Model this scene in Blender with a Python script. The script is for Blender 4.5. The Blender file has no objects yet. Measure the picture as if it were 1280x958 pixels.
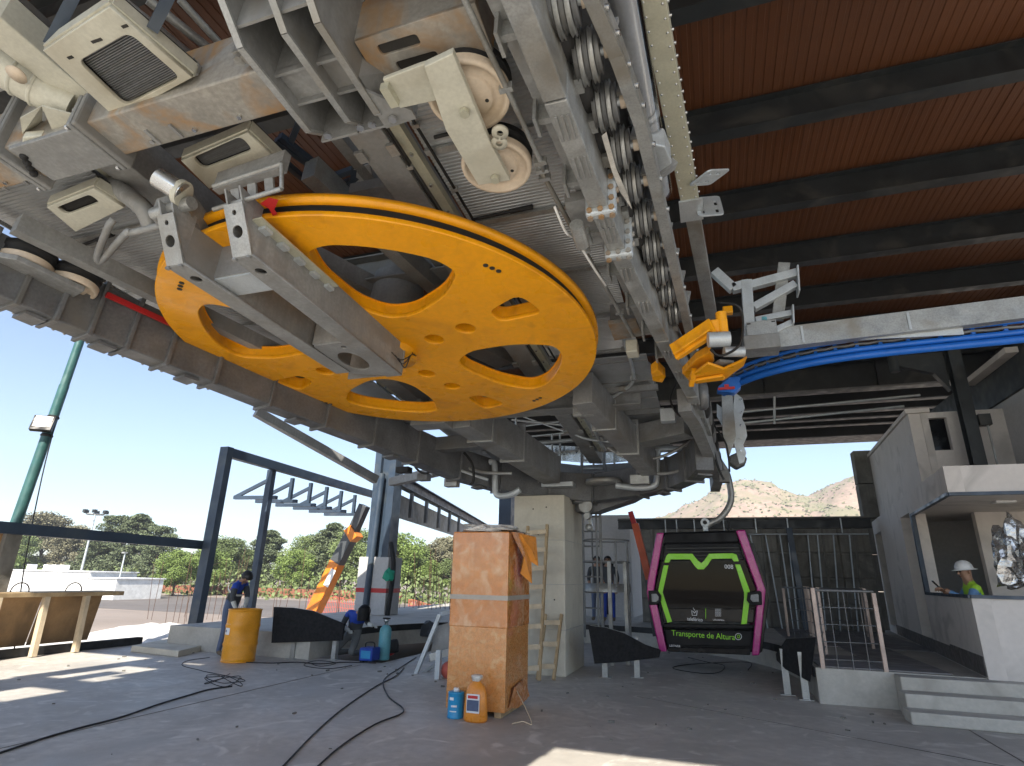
import bpy, bmesh, math, random
from mathutils import Vector, Matrix
random.seed(7)
S = bpy.context.scene
COL = S.collection
rad = math.radians

# ---------------------------------------------------------------- camera
FPX = 722.0                     # focal length in pixels of a 1280 wide picture
YAW, PIT, ROLL, EYE = 19.0, 18.6, 1.3, 1.55
cd_ = bpy.data.cameras.new("camera"); cam = bpy.data.objects.new("camera", cd_); COL.objects.link(cam)
cd_.sensor_width = 36.0; cd_.lens = FPX / 1280 * 36.0; cd_.clip_start = .05; cd_.clip_end = 3000
_y, _p, _r = rad(YAW), rad(PIT), rad(ROLL)
FW = Vector((-math.sin(_y)*math.cos(_p), math.cos(_y)*math.cos(_p), math.sin(_p)))
_rt = Vector((math.cos(_y), math.sin(_y), 0)); _up = _rt.cross(FW)
RT = _rt*math.cos(_r) + _up*math.sin(_r); UP = -_rt*math.sin(_r) + _up*math.cos(_r)
CAM = Vector((0, 0, EYE))
cam.matrix_world = Matrix(((RT.x, UP.x, -FW.x, 0), (RT.y, UP.y, -FW.y, 0), (RT.z, UP.z, -FW.z, EYE), (0, 0, 0, 1)))
S.camera = cam

# ---------------------------------------------------------------- sky, sun, exposure
SUN_EL, SUN_AZ = rad(43), rad(166)      # azimuth the light comes from, clockwise from +Y
w = bpy.data.worlds.new("World"); S.world = w; w.use_nodes = True
nt = w.node_tree; bg = nt.nodes["Background"]
sk = nt.nodes.new("ShaderNodeTexSky"); sk.sky_type = 'NISHITA'; sk.sun_disc = False
sk.sun_elevation = SUN_EL; sk.sun_rotation = SUN_AZ
sk.air_density = 1.0; sk.dust_density = 2.0; sk.ozone_density = 1.0; sk.altitude = 1600
nt.links.new(sk.outputs[0], bg.inputs[0]); bg.inputs[1].default_value = 0.1
sl = bpy.data.lights.new("sun", 'SUN'); sl.energy = 4.6; sl.angle = rad(.53); sl.color = (1, .93, .82)
so = bpy.data.objects.new("sun", sl); COL.objects.link(so)
SDIR = Vector((math.sin(SUN_AZ)*math.cos(SUN_EL), math.cos(SUN_AZ)*math.cos(SUN_EL), math.sin(SUN_EL)))
so.rotation_euler = SDIR.to_track_quat('Z', 'Y').to_euler(); so.location = SDIR*60
S.view_settings.view_transform = 'Standard'; S.view_settings.look = 'None'
S.view_settings.gamma = 1; S.view_settings.use_curve_mapping = False
S.view_settings.exposure = 1.38
S.render.engine = 'CYCLES'
S.cycles.max_bounces = 6; S.cycles.diffuse_bounces = 4; S.cycles.glossy_bounces = 3; S.cycles.transparent_max_bounces = 8

# ---------------------------------------------------------------- from a picture point to a place in the world
def ray(px, py): return RT*((px-640)/FPX) + UP*(-(py-479)/FPX) + FW
def P(px, py, x=None, y=None, z=None):
    d = ray(px, py)
    t = x/d.x if x is not None else y/d.y if y is not None else (z-EYE)/d.z
    return CAM + d*t
# the drive machinery lies in a plane that falls 5 degrees towards the far end
MC = Vector((-3.089, 4.95, 3.778)); TA = rad(5)
TM = Matrix.Translation(MC) @ Matrix.Rotation(-TA, 4, 'X')
TMI = TM.inverted()
def PM(px, py, off):
    c = TMI @ CAM; d = TMI.to_3x3() @ ray(px, py)
    return c + d*((off-c.z)/d.z)

# ---------------------------------------------------------------- materials
MATS = {}
def mat(name, col, rough=.6, metal=0, var=.12, scale=3.0, bump=0.0, bscale=40, stain=None, stain_amt=.0, stain_scale=1.2, fine=.06, spec=.5, coat=0, streak=0, stain2=None, s2_scale=2.0):
    m = bpy.data.materials.new(name); m.use_nodes = True; n = m.node_tree.nodes; L = m.node_tree.links
    b = n["Principled BSDF"]; b.inputs['Roughness'].default_value = rough; b.inputs['Metallic'].default_value = metal
    b.inputs['Specular IOR Level'].default_value = spec; b.inputs['Coat Weight'].default_value = coat
    tc = n.new("ShaderNodeTexCoord"); 
    geo = n.new("ShaderNodeNewGeometry"); oi = n.new("ShaderNodeObjectInfo")
    ad = n.new("ShaderNodeVectorMath"); ad.operation = 'ADD'
    sc = n.new("ShaderNodeVectorMath"); sc.operation = 'SCALE'; sc.inputs[3].default_value = 37.0
    cb = n.new("ShaderNodeCombineXYZ")
    for i in range(3): L.new(oi.outputs['Random'], cb.inputs[i])
    L.new(cb.outputs[0], sc.inputs[0]); L.new(tc.outputs['Object'], ad.inputs[0]); L.new(sc.outputs[0], ad.inputs[1])
    vec = ad.outputs[0]
    def noise(s, det=6, dist=0.0, v=None):
        t = n.new("ShaderNodeTexNoise"); t.inputs['Scale'].default_value = s; t.inputs['Detail'].default_value = det
        t.inputs['Distortion'].default_value = dist; L.new(v or vec, t.inputs['Vector']); return t
    def mixc(f, a, bb):
        mx = n.new("ShaderNodeMix"); mx.data_type = 'RGBA'
        for s_, v_ in ((0, f), (6, a), (7, bb)):
            if hasattr(v_, 'is_linked'): L.new(v_, mx.inputs[s_])
            else: mx.inputs[s_].default_value = v_ if s_ == 0 else (*v_, 1)
        return mx.outputs[2]
    def ramp(o, a, b_):
        r = n.new("ShaderNodeMapRange"); r.inputs[1].default_value = a; r.inputs[2].default_value = b_; L.new(o, r.inputs[0]); return r.outputs[0]
    lo = tuple(c*(1-var) for c in col); hi = tuple(min(1, c*(1+var)) for c in col)
    n1 = noise(scale, 4, .4)
    c = mixc(ramp(n1.outputs[0], .3, .7), lo, hi)
    if fine:
        n2 = noise(scale*14, 2)
        lo2 = n.new("ShaderNodeMix"); lo2.data_type = 'RGBA'; lo2.blend_type = 'MULTIPLY'; lo2.inputs[0].default_value = 1
        g = mixc(ramp(n2.outputs[0], .3, .7), (1-fine*2,)*3, (1, 1, 1)); L.new(c, lo2.inputs[6]); L.new(g, lo2.inputs[7]); c = lo2.outputs[2]
    if stain:
        n3 = noise(stain_scale, 6, 1.2)
        c = mixc(ramp(n3.outputs[0], .62-stain_amt*.35, .78-stain_amt*.3), c, stain)
    if stain2:
        n5 = noise(s2_scale, 6, 2.5)
        c = mixc(ramp(n5.outputs[0], .56, .72), c, stain2)
        mp5 = n.new('ShaderNodeMapping'); mp5.inputs['Scale'].default_value = (.5, 7, 1); mp5.inputs['Rotation'].default_value = (0, 0, .5); L.new(vec, mp5.inputs[0])
        c = mixc(ramp(noise(1.3, 4, .6, mp5.outputs[0]).outputs[0], .66, .82), c, stain or stain2)
    if streak:
        mp = n.new("ShaderNodeMapping"); mp.inputs['Scale'].default_value = (9, 9, .5); L.new(vec, mp.inputs[0])
        n4 = noise(1.6, 3, .2, mp.outputs[0])
        c = mixc(ramp(n4.outputs[0], .45, .8), c, tuple(x*(1-streak) for x in col))
    L.new(c, b.inputs['Base Color'])
    rr = n.new("ShaderNodeMapRange"); rr.inputs[1].default_value = .3; rr.inputs[2].default_value = .7
    rr.inputs[3].default_value = max(.03, rough-.12); rr.inputs[4].default_value = min(1, rough+.12)
    L.new(noise(scale*2.3, 1).outputs[0], rr.inputs[0]); L.new(rr.outputs[0], b.inputs['Roughness'])
    if bump:
        bp = n.new("ShaderNodeBump"); bp.inputs['Strength'].default_value = bump; bp.inputs['Distance'].default_value = .01
        L.new(noise(bscale, 3).outputs[0], bp.inputs['Height']); L.new(bp.outputs[0], b.inputs['Normal'])
    MATS[name] = m; return m
mat('galv', (.41, .42, .41), .45, .5, .18, 5, .12, 30, stain=(.27, .25, .21), stain_amt=.34, fine=.12)
mat('galv_dull', (.30, .305, .30), .6, .25, .2, 2.5, .15, 20, stain=(.22, .21, .19), stain_amt=.35, fine=.1, streak=.25)
mat('galv_rust', (.36, .345, .31), .6, .2, .22, 2.5, .15, 22, stain=(.36, .21, .09), stain_amt=.5, stain_scale=2.1, fine=.12, streak=.3)
mat('galv_light', (.52, .56, .58), .45, .35, .1, 6, .08, 30)
mat('zinc_yellow', (.50, .49, .38), .5, .25, .1, 4, .05, 30, stain=(.38, .36, .28), stain_amt=.15)
mat('cream_paint', (.55, .54, .45), .5, .05, .1, 3, .05, 25, stain=(.38, .35, .27), stain_amt=.25)
mat('beige_disc', (.66, .55, .42), .45, 0, .06, 3, 0, stain=(.5, .4, .28), stain_amt=.15)
mat('sheet', (.44, .46, .47), .45, .45, .1, 3, .05, 40, stain=(.33, .33, .33), stain_amt=.25)
mat('yellow', (.90, .385, .004), .32, 0, .06, 1.6, .04, 50, spec=.5, fine=.05, stain=(.66, .27, .008), stain_amt=.2, stain_scale=2.4, stain2=(.78, .34, .008), s2_scale=3.2)
mat('groove', (.03, .028, .025), .8)
mat('rubber', (.018, .018, .018), .75, bump=.2)
mat('black_board', (.010, .010, .011), .8, var=.3, scale=10, bump=.5, bscale=90, spec=.3)
mat('dark_steel', (.020, .024, .026), .5, .1, .25, 2.2, .08, 20, stain=(.055, .055, .05), stain_amt=.25)
mat('far_steel', (.032, .034, .036), .5, .1, .25, 2)
mat('grey_steel', (.165, .17, .175), .5, .25, .25, 2.5, .1, 25, stain=(.15, .145, .13), stain_amt=.3, fine=.12)
mat('navy_steel', (.035, .055, .085), .45, .1, .18, 2, .05, 20, stain=(.06, .075, .09), stain_amt=.2)
mat('roof_panel', (.115, .039, .011), .6, 0, .12, .5, 0, fine=.05)
mat('floor', (.52, .49, .44), .58, 0, .12, .7, .3, 60, stain=(.38, .36, .325), stain_amt=.42, stain_scale=.5, fine=.1, stain2=(.62, .59, .535), s2_scale=1.7)
mat('concrete', (.47, .45, .40), .8, 0, .1, 1.4, .35, 40, stain=(.34, .32, .28), stain_amt=.3, fine=.06)
mat('concrete_pillar', (.60, .56, .46), .8, 0, .07, 1.6, .25, 45, stain=(.45, .41, .33), stain_amt=.25, fine=.04, streak=.12)
mat('concrete_dark', (.22, .21, .185), .85, 0, .18, 1.3, .35, 30, stain=(.11, .105, .09), stain_amt=.4, fine=.08, streak=.4)
mat('white_wall', (.62, .575, .53), .8, 0, .05, 1.2, .08, 60, stain=(.45, .42, .385), stain_amt=.25, fine=.03)
mat('grey_wall', (.47, .46, .45), .8, 0, .06, 1.2, .08, 60)
mat('tile_grey', (.13, .12, .115), .55, 0, .15, 5)
mat('pvc_white', (.72, .73, .73), .5)
mat('paver', (.19, .185, .19), .5, 0, .15, 1.5, .1)
mat('wood', (.46, .33, .18), .7, 0, .2, 6, .2, 30, stain=(.27, .18, .09), stain_amt=.3, streak=.3)
mat('wood_pale', (.62, .50, .34), .7, 0, .15, 6, .2, 30, streak=.25)
mat('plywood', (.33, .20, .09), .7, 0, .2, 2, .1, 30, stain=(.18, .11, .05), stain_amt=.35)
mat('osb', (.60, .25, .065), .3, 0, .16, 26, .2, 60, stain=(.64, .36, .15), stain_amt=.3, stain_scale=11, spec=.6, coat=.5)
mat('wrapped_osb', (.58, .215, .05), .25, 0, .14, 9, .35, 9, stain=(.66, .40, .22), stain_amt=.35, stain_scale=4, coat=.7, streak=.12)
mat('tape', (.42, .38, .32), .4)
mat('film', (.62, .60, .55), .25, 0, .2, 9, .6, 30, coat=.4)
mat('foil', (.45, .44, .43), .22, .8, .2, 8, .9, 18)
mat('orange_film', (.72, .26, .03), .35, 0, .15, 9, .3, 20)
mat('drum', (.80, .33, .012), .4, 0, .06, 3, .05, 20, stain=(.5, .2, .02), stain_amt=.2)
mat('blue_rail', (.008, .135, .56), .4, 0, .1, 5, .03)
mat('light_blue', (.02, .28, .55), .4); mat('gas_blue', (.12, .36, .42), .45)
mat('red', (.5, .02, .02), .45); mat('red_mesh', (.5, .10, .07), .6)
mat('crane_orange', (.75, .22, .015), .4, stain=(.5, .15, .02), stain_amt=.2); mat('crane_grey', (.06, .065, .07), .45)
mat('lift_orange', (.62, .10, .03), .4)
mat('magenta', (.42, .002, .19), .3, coat=.3, var=.04); mat('lime', (.27, .70, .008), .35, var=.03)
mat('black_gloss', (.005, .005, .006), .18, var=.1, fine=0, spec=.18); mat('black_satin', (.006, .006, .007), .45, spec=.15)
mat('white', (.75, .75, .75), .5); mat('white_plastic', (.74, .74, .72), .35)
mat('lime_text', (.28, .68, .01), .5); mat('steel_bright', (.55, .56, .56), .28, .85, .08, 6)
mat('pink_post', (.48, .37, .31), .5, .2, .1); mat('teal_pole', (.04, .115, .11), .45, .1, .15, 3, stain=(.12, .2, .19), stain_amt=.2)
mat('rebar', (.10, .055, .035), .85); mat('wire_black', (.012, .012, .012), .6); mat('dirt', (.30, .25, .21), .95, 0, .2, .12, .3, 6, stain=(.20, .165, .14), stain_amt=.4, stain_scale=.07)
mat('asphalt', (.13, .115, .105), .9, 0, .15, .2, .2, 20); mat('gravel_pale', (.62, .60, .56), .9, 0, .15, 1.5, .5, 8)
mat('brick_red', (.25, .10, .06), .9); mat('bark', (.10, .075, .05), .9, bump=.5); mat('bldg', (.55, .52, .48), .8)
mat('skin', (.34, .19, .12), .55); mat('hair', (.012, .010, .009), .6); mat('jacket', (.045, .05, .055), .8, bump=.3, bscale=12)
mat('royal', (.01, .05, .35), .7); mat('jeans', (.09, .12, .20), .85); mat('grey_cloth', (.13, .14, .14), .85, bump=.3, bscale=12)
mat('vest', (.35, .62, .03), .7); mat('shirt_blue', (.12, .24, .42), .75); mat('glove', (.5, .52, .5), .8); mat('boot', (.16, .12, .08), .8)
mat('reflective', (.6, .62, .6), .4); mat('green_net', (.01, .25, .15), .8)
M = MATS
def leafmat(name, col, var=.35):
    m = bpy.data.materials.new(name); m.use_nodes = True; n = m.node_tree.nodes; L = m.node_tree.links; b = n["Principled BSDF"]
    b.inputs['Roughness'].default_value = .65; b.inputs['Specular IOR Level'].default_value = .25
    g = n.new("ShaderNodeNewGeometry"); r = n.new("ShaderNodeValToRGB"); oi = n.new("ShaderNodeObjectInfo")
    r.color_ramp.elements[0].color = (*[c*(1-var) for c in col], 1); r.color_ramp.elements[1].color = (*[c*(1+var) for c in col], 1)
    a = n.new("ShaderNodeMath"); a.operation = 'MULTIPLY_ADD'; a.inputs[1].default_value = .6
    k = n.new("ShaderNodeMath"); k.operation = 'MULTIPLY'; k.inputs[1].default_value = .4
    L.new(oi.outputs['Random'], k.inputs[0]); L.new(g.outputs['Random Per Island'], a.inputs[0]); L.new(k.outputs[0], a.inputs[2])
    L.new(a.outputs[0], r.inputs[0]); L.new(r.outputs[0], b.inputs['Base Color'])
    MATS[name] = m
leafmat('leaf_pine', (.115, .14, .075)); leafmat('leaf_mid', (.14, .18, .07)); leafmat('leaf_bright', (.16, .22, .06)); leafmat('leaf_dry', (.21, .20, .13))
def glassmat(name, tint, rough=.03, alpha_mix=.5):
    m = bpy.data.materials.new(name); m.use_nodes = True; n = m.node_tree.nodes; L = m.node_tree.links; n.remove(n["Principled BSDF"])
    t = n.new("ShaderNodeBsdfTransparent"); t.inputs[0].default_value = (*tint, 1); g = n.new("ShaderNodeBsdfGlossy"); g.inputs['Roughness'].default_value = rough
    f = n.new("ShaderNodeFresnel"); f.inputs[0].default_value = 1.22; x = n.new("ShaderNodeMixShader")
    mm = n.new("ShaderNodeMath"); mm.operation = 'MULTIPLY_ADD'; mm.inputs[1].default_value = 1.0; mm.inputs[2].default_value = alpha_mix
    L.new(f.outputs[0], mm.inputs[0]); L.new(mm.outputs[0], x.inputs[0]); L.new(t.outputs[0], x.inputs[1]); L.new(g.outputs[0], x.inputs[2])
    L.new(x.outputs[0], n["Material Output"].inputs[0]); MATS[name] = m
glassmat('cabin_glass', (.16, .16, .17), .03, .0)
glassmat('film_clear', (.93, .93, .94), .12, .10)

_h = bpy.data.materials.new('haze'); _h.use_nodes = True; _n = _h.node_tree.nodes; _n.remove(_n['Principled BSDF']); _v = _n.new('ShaderNodeVolumePrincipled')
_v.inputs['Color'].default_value = (.9, .93, 1, 1); _v.inputs['Density'].default_value = .0008; _v.inputs['Anisotropy'].default_value = .2
_h.node_tree.links.new(_v.outputs[0], _n['Material Output'].inputs['Volume']); MATS['haze'] = _h
# ---------------------------------------------------------------- mesh builder
SMALL = {'bolts', 'rivets', 'splice_bolts', 'collar_bolts', 'flange_bolts', 'rail_bolts', 'groove_marks', 'nuts', 'bolt_hole', 'tie_hole', 'drain_hole', 'slot', 'eyelet', 'pour_joint'}
class MB:
    def __init__(s, xf=None): s.v = []; s.f = []; s.xf = xf; s.sm = []
    def add(s, vs, fs, smooth=False):
        k = len(s.v); s.v += [Vector(v) for v in vs]; s.f += [tuple(i+k for i in f) for f in fs]; s.sm += [smooth]*len(fs); return s
    def box(s, x0, x1, y0, y1, z0, z1):
        return s.add([(x, y, z) for z in (z0, z1) for y in (y0, y1) for x in (x0, x1)],
                     [(0, 2, 3, 1), (4, 5, 7, 6), (0, 1, 5, 4), (2, 6, 7, 3), (0, 4, 6, 2), (1, 3, 7, 5)])
    def beam(s, p, q, w_, h_, up=(0, 0, 1)):
        p, q = Vector(p), Vector(q); d = (q-p).normalized(); u = Vector(up)
        if abs(d.dot(u)) > .98: u = Vector((0, 1, 0)) if abs(d.y) < .9 else Vector((1, 0, 0))
        r = d.cross(u).normalized(); u = r.cross(d)
        o = [r*(a*w_/2)+u*(b*h_/2) for b in (-1, 1) for a in (-1, 1)]
        return s.add([p+x for x in o]+[q+x for x in o], [(0, 1, 3, 2), (4, 6, 7, 5), (0, 4, 5, 1), (2, 3, 7, 6), (0, 2, 6, 4), (1, 5, 7, 3)])
    def ibeam(s, p, q, w_, h_, t=.02, up=(0, 0, 1)):
        p, q = Vector(p), Vector(q); d = (q-p).normalized(); u = Vector(up); r = d.cross(u).normalized(); u = r.cross(d)
        s.beam(p+u*(h_/2-t/2), q+u*(h_/2-t/2), w_, t, up); s.beam(p-u*(h_/2-t/2), q-u*(h_/2-t/2), w_, t, up)
        return s.beam(p, q, t, h_-2*t, up)
    def chan(s, p, q, w_, h_, t=.012, up=(0, 0, 1), side=1):
        p, q = Vector(p), Vector(q); d = (q-p).normalized(); u = Vector(up); r = d.cross(u).normalized()*side; u = r.cross(d)*side
        s.beam(p+u*(h_/2-t/2), q+u*(h_/2-t/2), w_, t, up); s.beam(p-u*(h_/2-t/2), q-u*(h_/2-t/2), w_, t, up)
        return s.beam(p-r*(w_/2-t/2), q-r*(w_/2-t/2), t, h_-2*t, up)
    def cyl(s, p, q, r0, r1=None, n=14, cap=True):
        p, q = Vector(p), Vector(q); r1 = r0 if r1 is None else r1; d = (q-p).normalized()
        a = d.orthogonal().normalized(); b = d.cross(a)
        vs = [p+(a*math.cos(t)+b*math.sin(t))*r0 for t in [i*2*math.pi/n for i in range(n)]] + [q+(a*math.cos(t)+b*math.sin(t))*r1 for t in [i*2*math.pi/n for i in range(n)]]
        s.add(vs, [(i, (i+1) % n, n+(i+1) % n, n+i) for i in range(n)], True)
        if cap: s.add(vs, [tuple(range(n))[::-1], tuple(range(n, 2*n))])
        return s
    def tube(s, pts, r, n=8, closed=False):
        pts = [Vector(p) for p in pts]; m = len(pts); rings = []
        a = None
        for i, p in enumerate(pts):
            d = (pts[(i+1) % m if closed else min(i+1, m-1)] - pts[(i-1) % m if closed else max(i-1, 0)])
            d = d.normalized() if d.length > 1e-9 else Vector((0, 0, 1))
            a = d.orthogonal().normalized() if a is None else (a-d*a.dot(d)).normalized()
            b = d.cross(a); rr = r[i] if isinstance(r, (list, tuple)) else r
            rings.append([p+(a*math.cos(t)+b*math.sin(t))*rr for t in [j*2*math.pi/n for j in range(n)]])
        vs = [v for g in rings for v in g]; fs = []
        for i in range(m if closed else m-1):
            k = (i+1) % m
            fs += [(i*n+j, i*n+(j+1) % n, k*n+(j+1) % n, k*n+j) for j in range(n)]
        s.add(vs, fs, True)
        if not closed: s.add(rings[0]+rings[-1], [tuple(range(n))[::-1], tuple(range(n, 2*n))])
        return s
    def prism(s, poly, d):
        poly = [Vector(p) for p in poly]; n = len(poly); d = Vector(d)
        nn = Vector((0, 0, 0))
        for i in range(n): nn += poly[i].cross(poly[(i+1) % n])
        if nn.dot(d) > 0: poly = poly[::-1]
        vs = poly+[p+d for p in poly]
        return s.add(vs, [tuple(range(n)), tuple(range(n, 2*n))[::-1]]+[(i, i+n, (i+1) % n+n, (i+1) % n) for i in range(n)])
    def lathe(s, prof, o, ax=(0, 0, 1), n=32):
        o = Vector(o); ax = Vector(ax).normalized(); a = ax.orthogonal().normalized(); b = ax.cross(a); m = len(prof)
        vs = [o+ax*h+(a*math.cos(t)+b*math.sin(t))*r for r, h in prof for t in [i*2*math.pi/n for i in range(n)]]
        return s.add(vs, [(i*n+j, i*n+(j+1) % n, (i+1)*n+(j+1) % n, (i+1)*n+j) for i in range(m-1) for j in range(n)], True)
    def ball(s, o, r, n=10, sc=(1, 1, 1)):
        o = Vector(o); pr = [(max(1e-4, math.sin(math.pi*i/n)), -math.cos(math.pi*i/n)) for i in range(n+1)]
        k = len(s.v); s.lathe([(a*r, b*r) for a, b in pr], (0, 0, 0), (0, 0, 1), n+4)
        for i in range(k, len(s.v)): v = s.v[i]; s.v[i] = Vector((v.x*sc[0], v.y*sc[1], v.z*sc[2]))+o
        return s
    def bolt(s, p, d, r=.018, h=.015): d = Vector(d).normalized(); return s.cyl(p, Vector(p)+d*h, r, r, 6)
    def build(s, name, m, parent=None, bevel=0.0):
        vs = [s.xf @ v for v in s.v] if s.xf else s.v
        off = Vector(parent['_o']) if parent is not None and '_o' in parent else Vector((0, 0, 0))
        me = bpy.data.meshes.new(name); me.from_pydata([tuple(v-off) for v in vs], [], s.f)
        me.polygons.foreach_set('use_smooth', s.sm)
        o = bpy.data.objects.new(name, me); COL.objects.link(o)
        me.materials.append(MATS[m] if isinstance(m, str) else m)
        if parent is not None: o.parent = parent; o['_o'] = tuple(off)
        if name in SMALL: o['kind'] = 'stuff'
        if bevel:
            b = o.modifiers.new('bevel', 'BEVEL'); b.width = bevel; b.segments = 2; b.limit_method = 'ANGLE'; b.angle_limit = rad(40)
        return o
def tag(o, label, cat, group=None):
    o['label'] = label; o['category'] = cat
    if group: o['group'] = group
    return o
def T(name, label, cat, loc=(0, 0, 0), group=None):
    o = bpy.data.objects.new(name, None); COL.objects.link(o); o.location = loc; o['_o'] = tuple(loc); o.empty_display_size = .2
    return tag(o, label, cat, group)
def struct(o): o['kind'] = 'structure'; return o
def copy_tree(o, loc=None, rz=0, parent=None, label=None):
    c = o.copy(); COL.objects.link(c); c.parent = parent
    if loc is not None: c.location = loc; c.rotation_euler = (0, 0, rz)
    if label: c['label'] = label
    for ch in list(o.children): copy_tree(ch, parent=c)
    return c
def smooth_pts(pts, k=6):
    pts = [Vector(p) for p in pts]; out = []
    for i in range(len(pts)-1):
        p0 = pts[max(i-1, 0)]; p1 = pts[i]; p2 = pts[i+1]; p3 = pts[min(i+2, len(pts)-1)]
        for j in range(k):
            t = j/k
            out.append(.5*((2*p1)+(p2-p0)*t+(2*p0-5*p1+4*p2-p3)*t*t+(3*p1-p0-3*p2+p3)*t**3))
    return out+[pts[-1]]
def curve_plate(outline, holes, th, bev=0.0, res=0):
    cu = bpy.data.curves.new('tmp', 'CURVE'); cu.dimensions = '2D'; cu.fill_mode = 'BOTH'; cu.extrude = th/2; cu.bevel_depth = bev; cu.bevel_resolution = 1
    for lp in [outline]+holes:
        sp = cu.splines.new('POLY'); sp.points.add(len(lp)-1); sp.use_cyclic_u = True
        for i, p in enumerate(lp): sp.points[i].co = (p[0], p[1], 0, 1)
    o = bpy.data.objects.new('tmp', cu); COL.objects.link(o); dg = bpy.context.evaluated_depsgraph_get()
    me = bpy.data.meshes.new_from_object(o.evaluated_get(dg)); bpy.data.objects.remove(o); bpy.data.curves.remove(cu)
    return me
def mesh_obj(name, me, m, mtx, parent=None):
    off = Vector(parent['_o']) if parent is not None else Vector((0, 0, 0))
    me.transform(Matrix.Translation(-off) @ mtx); me.materials.clear(); me.materials.append(MATS[m]); me.name = name
    o = bpy.data.objects.new(name, me); COL.objects.link(o)
    if parent is not None: o.parent = parent; o['_o'] = tuple(off)
    return o
def text_obj(name, s, size, m, mtx, parent, depth=.002, align='CENTER'):
    cu = bpy.data.curves.new('tmp', 'FONT'); cu.body = s; cu.size = size; cu.extrude = depth; cu.align_x = align; cu.align_y = 'CENTER'
    o = bpy.data.objects.new('tmp', cu); COL.objects.link(o); dg = bpy.context.evaluated_depsgraph_get()
    me = bpy.data.meshes.new_from_object(o.evaluated_get(dg)); bpy.data.objects.remove(o); bpy.data.curves.remove(cu)
    return mesh_obj(name, me, m, mtx, parent)
def ringpts(cx, cy, r, n, a0=0, a1=360): return [(cx+r*math.cos(rad(a0+(a1-a0)*i/n)), cy+r*math.sin(rad(a0+(a1-a0)*i/n))) for i in range(n)]
def rounded(poly, r, k=5):
    out = []; n = len(poly)
    for i in range(n):
        a, b, c = Vector(poly[i-1]), Vector(poly[i]), Vector(poly[(i+1) % n]); u = (a-b).normalized(); v = (c-b).normalized()
        rr = min(r, (a-b).length*.45, (c-b).length*.45); p, q = b+u*rr, b+v*rr
        for j in range(k+1):
            t = j/k; out.append(tuple(p*(1-t)**2+b*2*t*(1-t)+q*t*t))
    return out
# ================================================================ SETTING
def sheet(name, poly, z, th, m):
    b = MB(); b.prism([(x, y, z) for x, y in poly], (0, 0, -th)); return struct(b.build(name, m))
struct(MB().add([(-600, -150, -.62), (600, -150, -.62), (600, 890, -.62), (-600, 890, -.62)], [(0, 1, 2, 3)]).build('ground', 'dirt'))
struct(MB().add([(-60, 26, -.612), (-6, 26, -.612), (-4, 44, -.612), (-70, 40, -.612)], [(0, 1, 2, 3)]).build('parking_lot', 'asphalt'))
FL = sheet('station_floor', [(-12.25, -22), (12, -22), (12, 30), (-6.0, 30), (-6.0, 10.4), (-12.25, 10.4)], 0, .6, 'floor')
# expansion joints of the floor slab: thin recessed dark strips are laid as sealant
for i, (a, b) in enumerate([((-12.2, 3.4), (12, 3.4)), ((2.6, -10), (2.6, 9.7)), ((-6.2, -10), (-6.2, 10)), ((-1.2, 9.2), (4.4, 6.2))]):
    struct(MB().beam((a[0], a[1], .003), (b[0], b[1], .003), .012, .003).build('floor_joint', 'concrete_dark', FL))
# raised boarding platform with its U-shaped cut-out
ZP = .45; UC, UR = (-3.1, 11.7), 4.3
arc = [(UC[0]+UR*math.cos(rad(180-180*i/40)), UC[1]+UR*math.sin(rad(180-180*i/40))) for i in range(41)]
pf = [(-10.9, 10.1), (-7.4, 10.1)]+arc+[(1.2, 9.8), (2.1, 9.8), (9, 9.8), (9, 30), (-6, 30), (-6, 26), (-10.9, 26)]
PLAT = sheet('boarding_platform', pf, ZP, ZP-.002, 'concrete')
b = MB()
edge = [(-7.4, 10.2)]+arc+[(1.2, 9.9)]
for (p, q) in zip(edge, edge[1:]):
    b.beam((p[0], p[1], ZP-.07), (q[0], q[1], ZP-.07), .05, .13)
struct(b.build('platform_edging', 'rubber', PLAT))
# dark paving laid on the right-hand platform, tile by tile
pv = MB().box(-.395, .395, -.395, .395, 0, .012).build('paving_tile', 'paver', PLAT)
n_ = 0
for i in range(5):
    for j in range(10):
        x, y = 1.66+.8*i, 10.32+.8*j
        if x > 3.3+.1*(y-9.7)-.4 and x > 3.0: continue
        if math.hypot(x-UC[0], y-UC[1]) < UR+.6 and y > 11.7: continue
        o = pv if n_ == 0 else pv.copy()
        if n_: COL.objects.link(o)
        o.location = (x, y, ZP+.001); n_ += 1; struct(o)
# steps up to the platform
st = T('concrete_steps', 'three bare concrete steps leading up to the railed platform at the right', 'steps', (2.9, 9.4, 0))
for k in range(3):
    MB().box(2.04-.0*k+.05*k, 5.5, 8.85+.32*k, 9.17+.32*k if k < 2 else 9.79, .002, .15*(k+1)-.01).build('step', 'concrete', st, .015)

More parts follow.
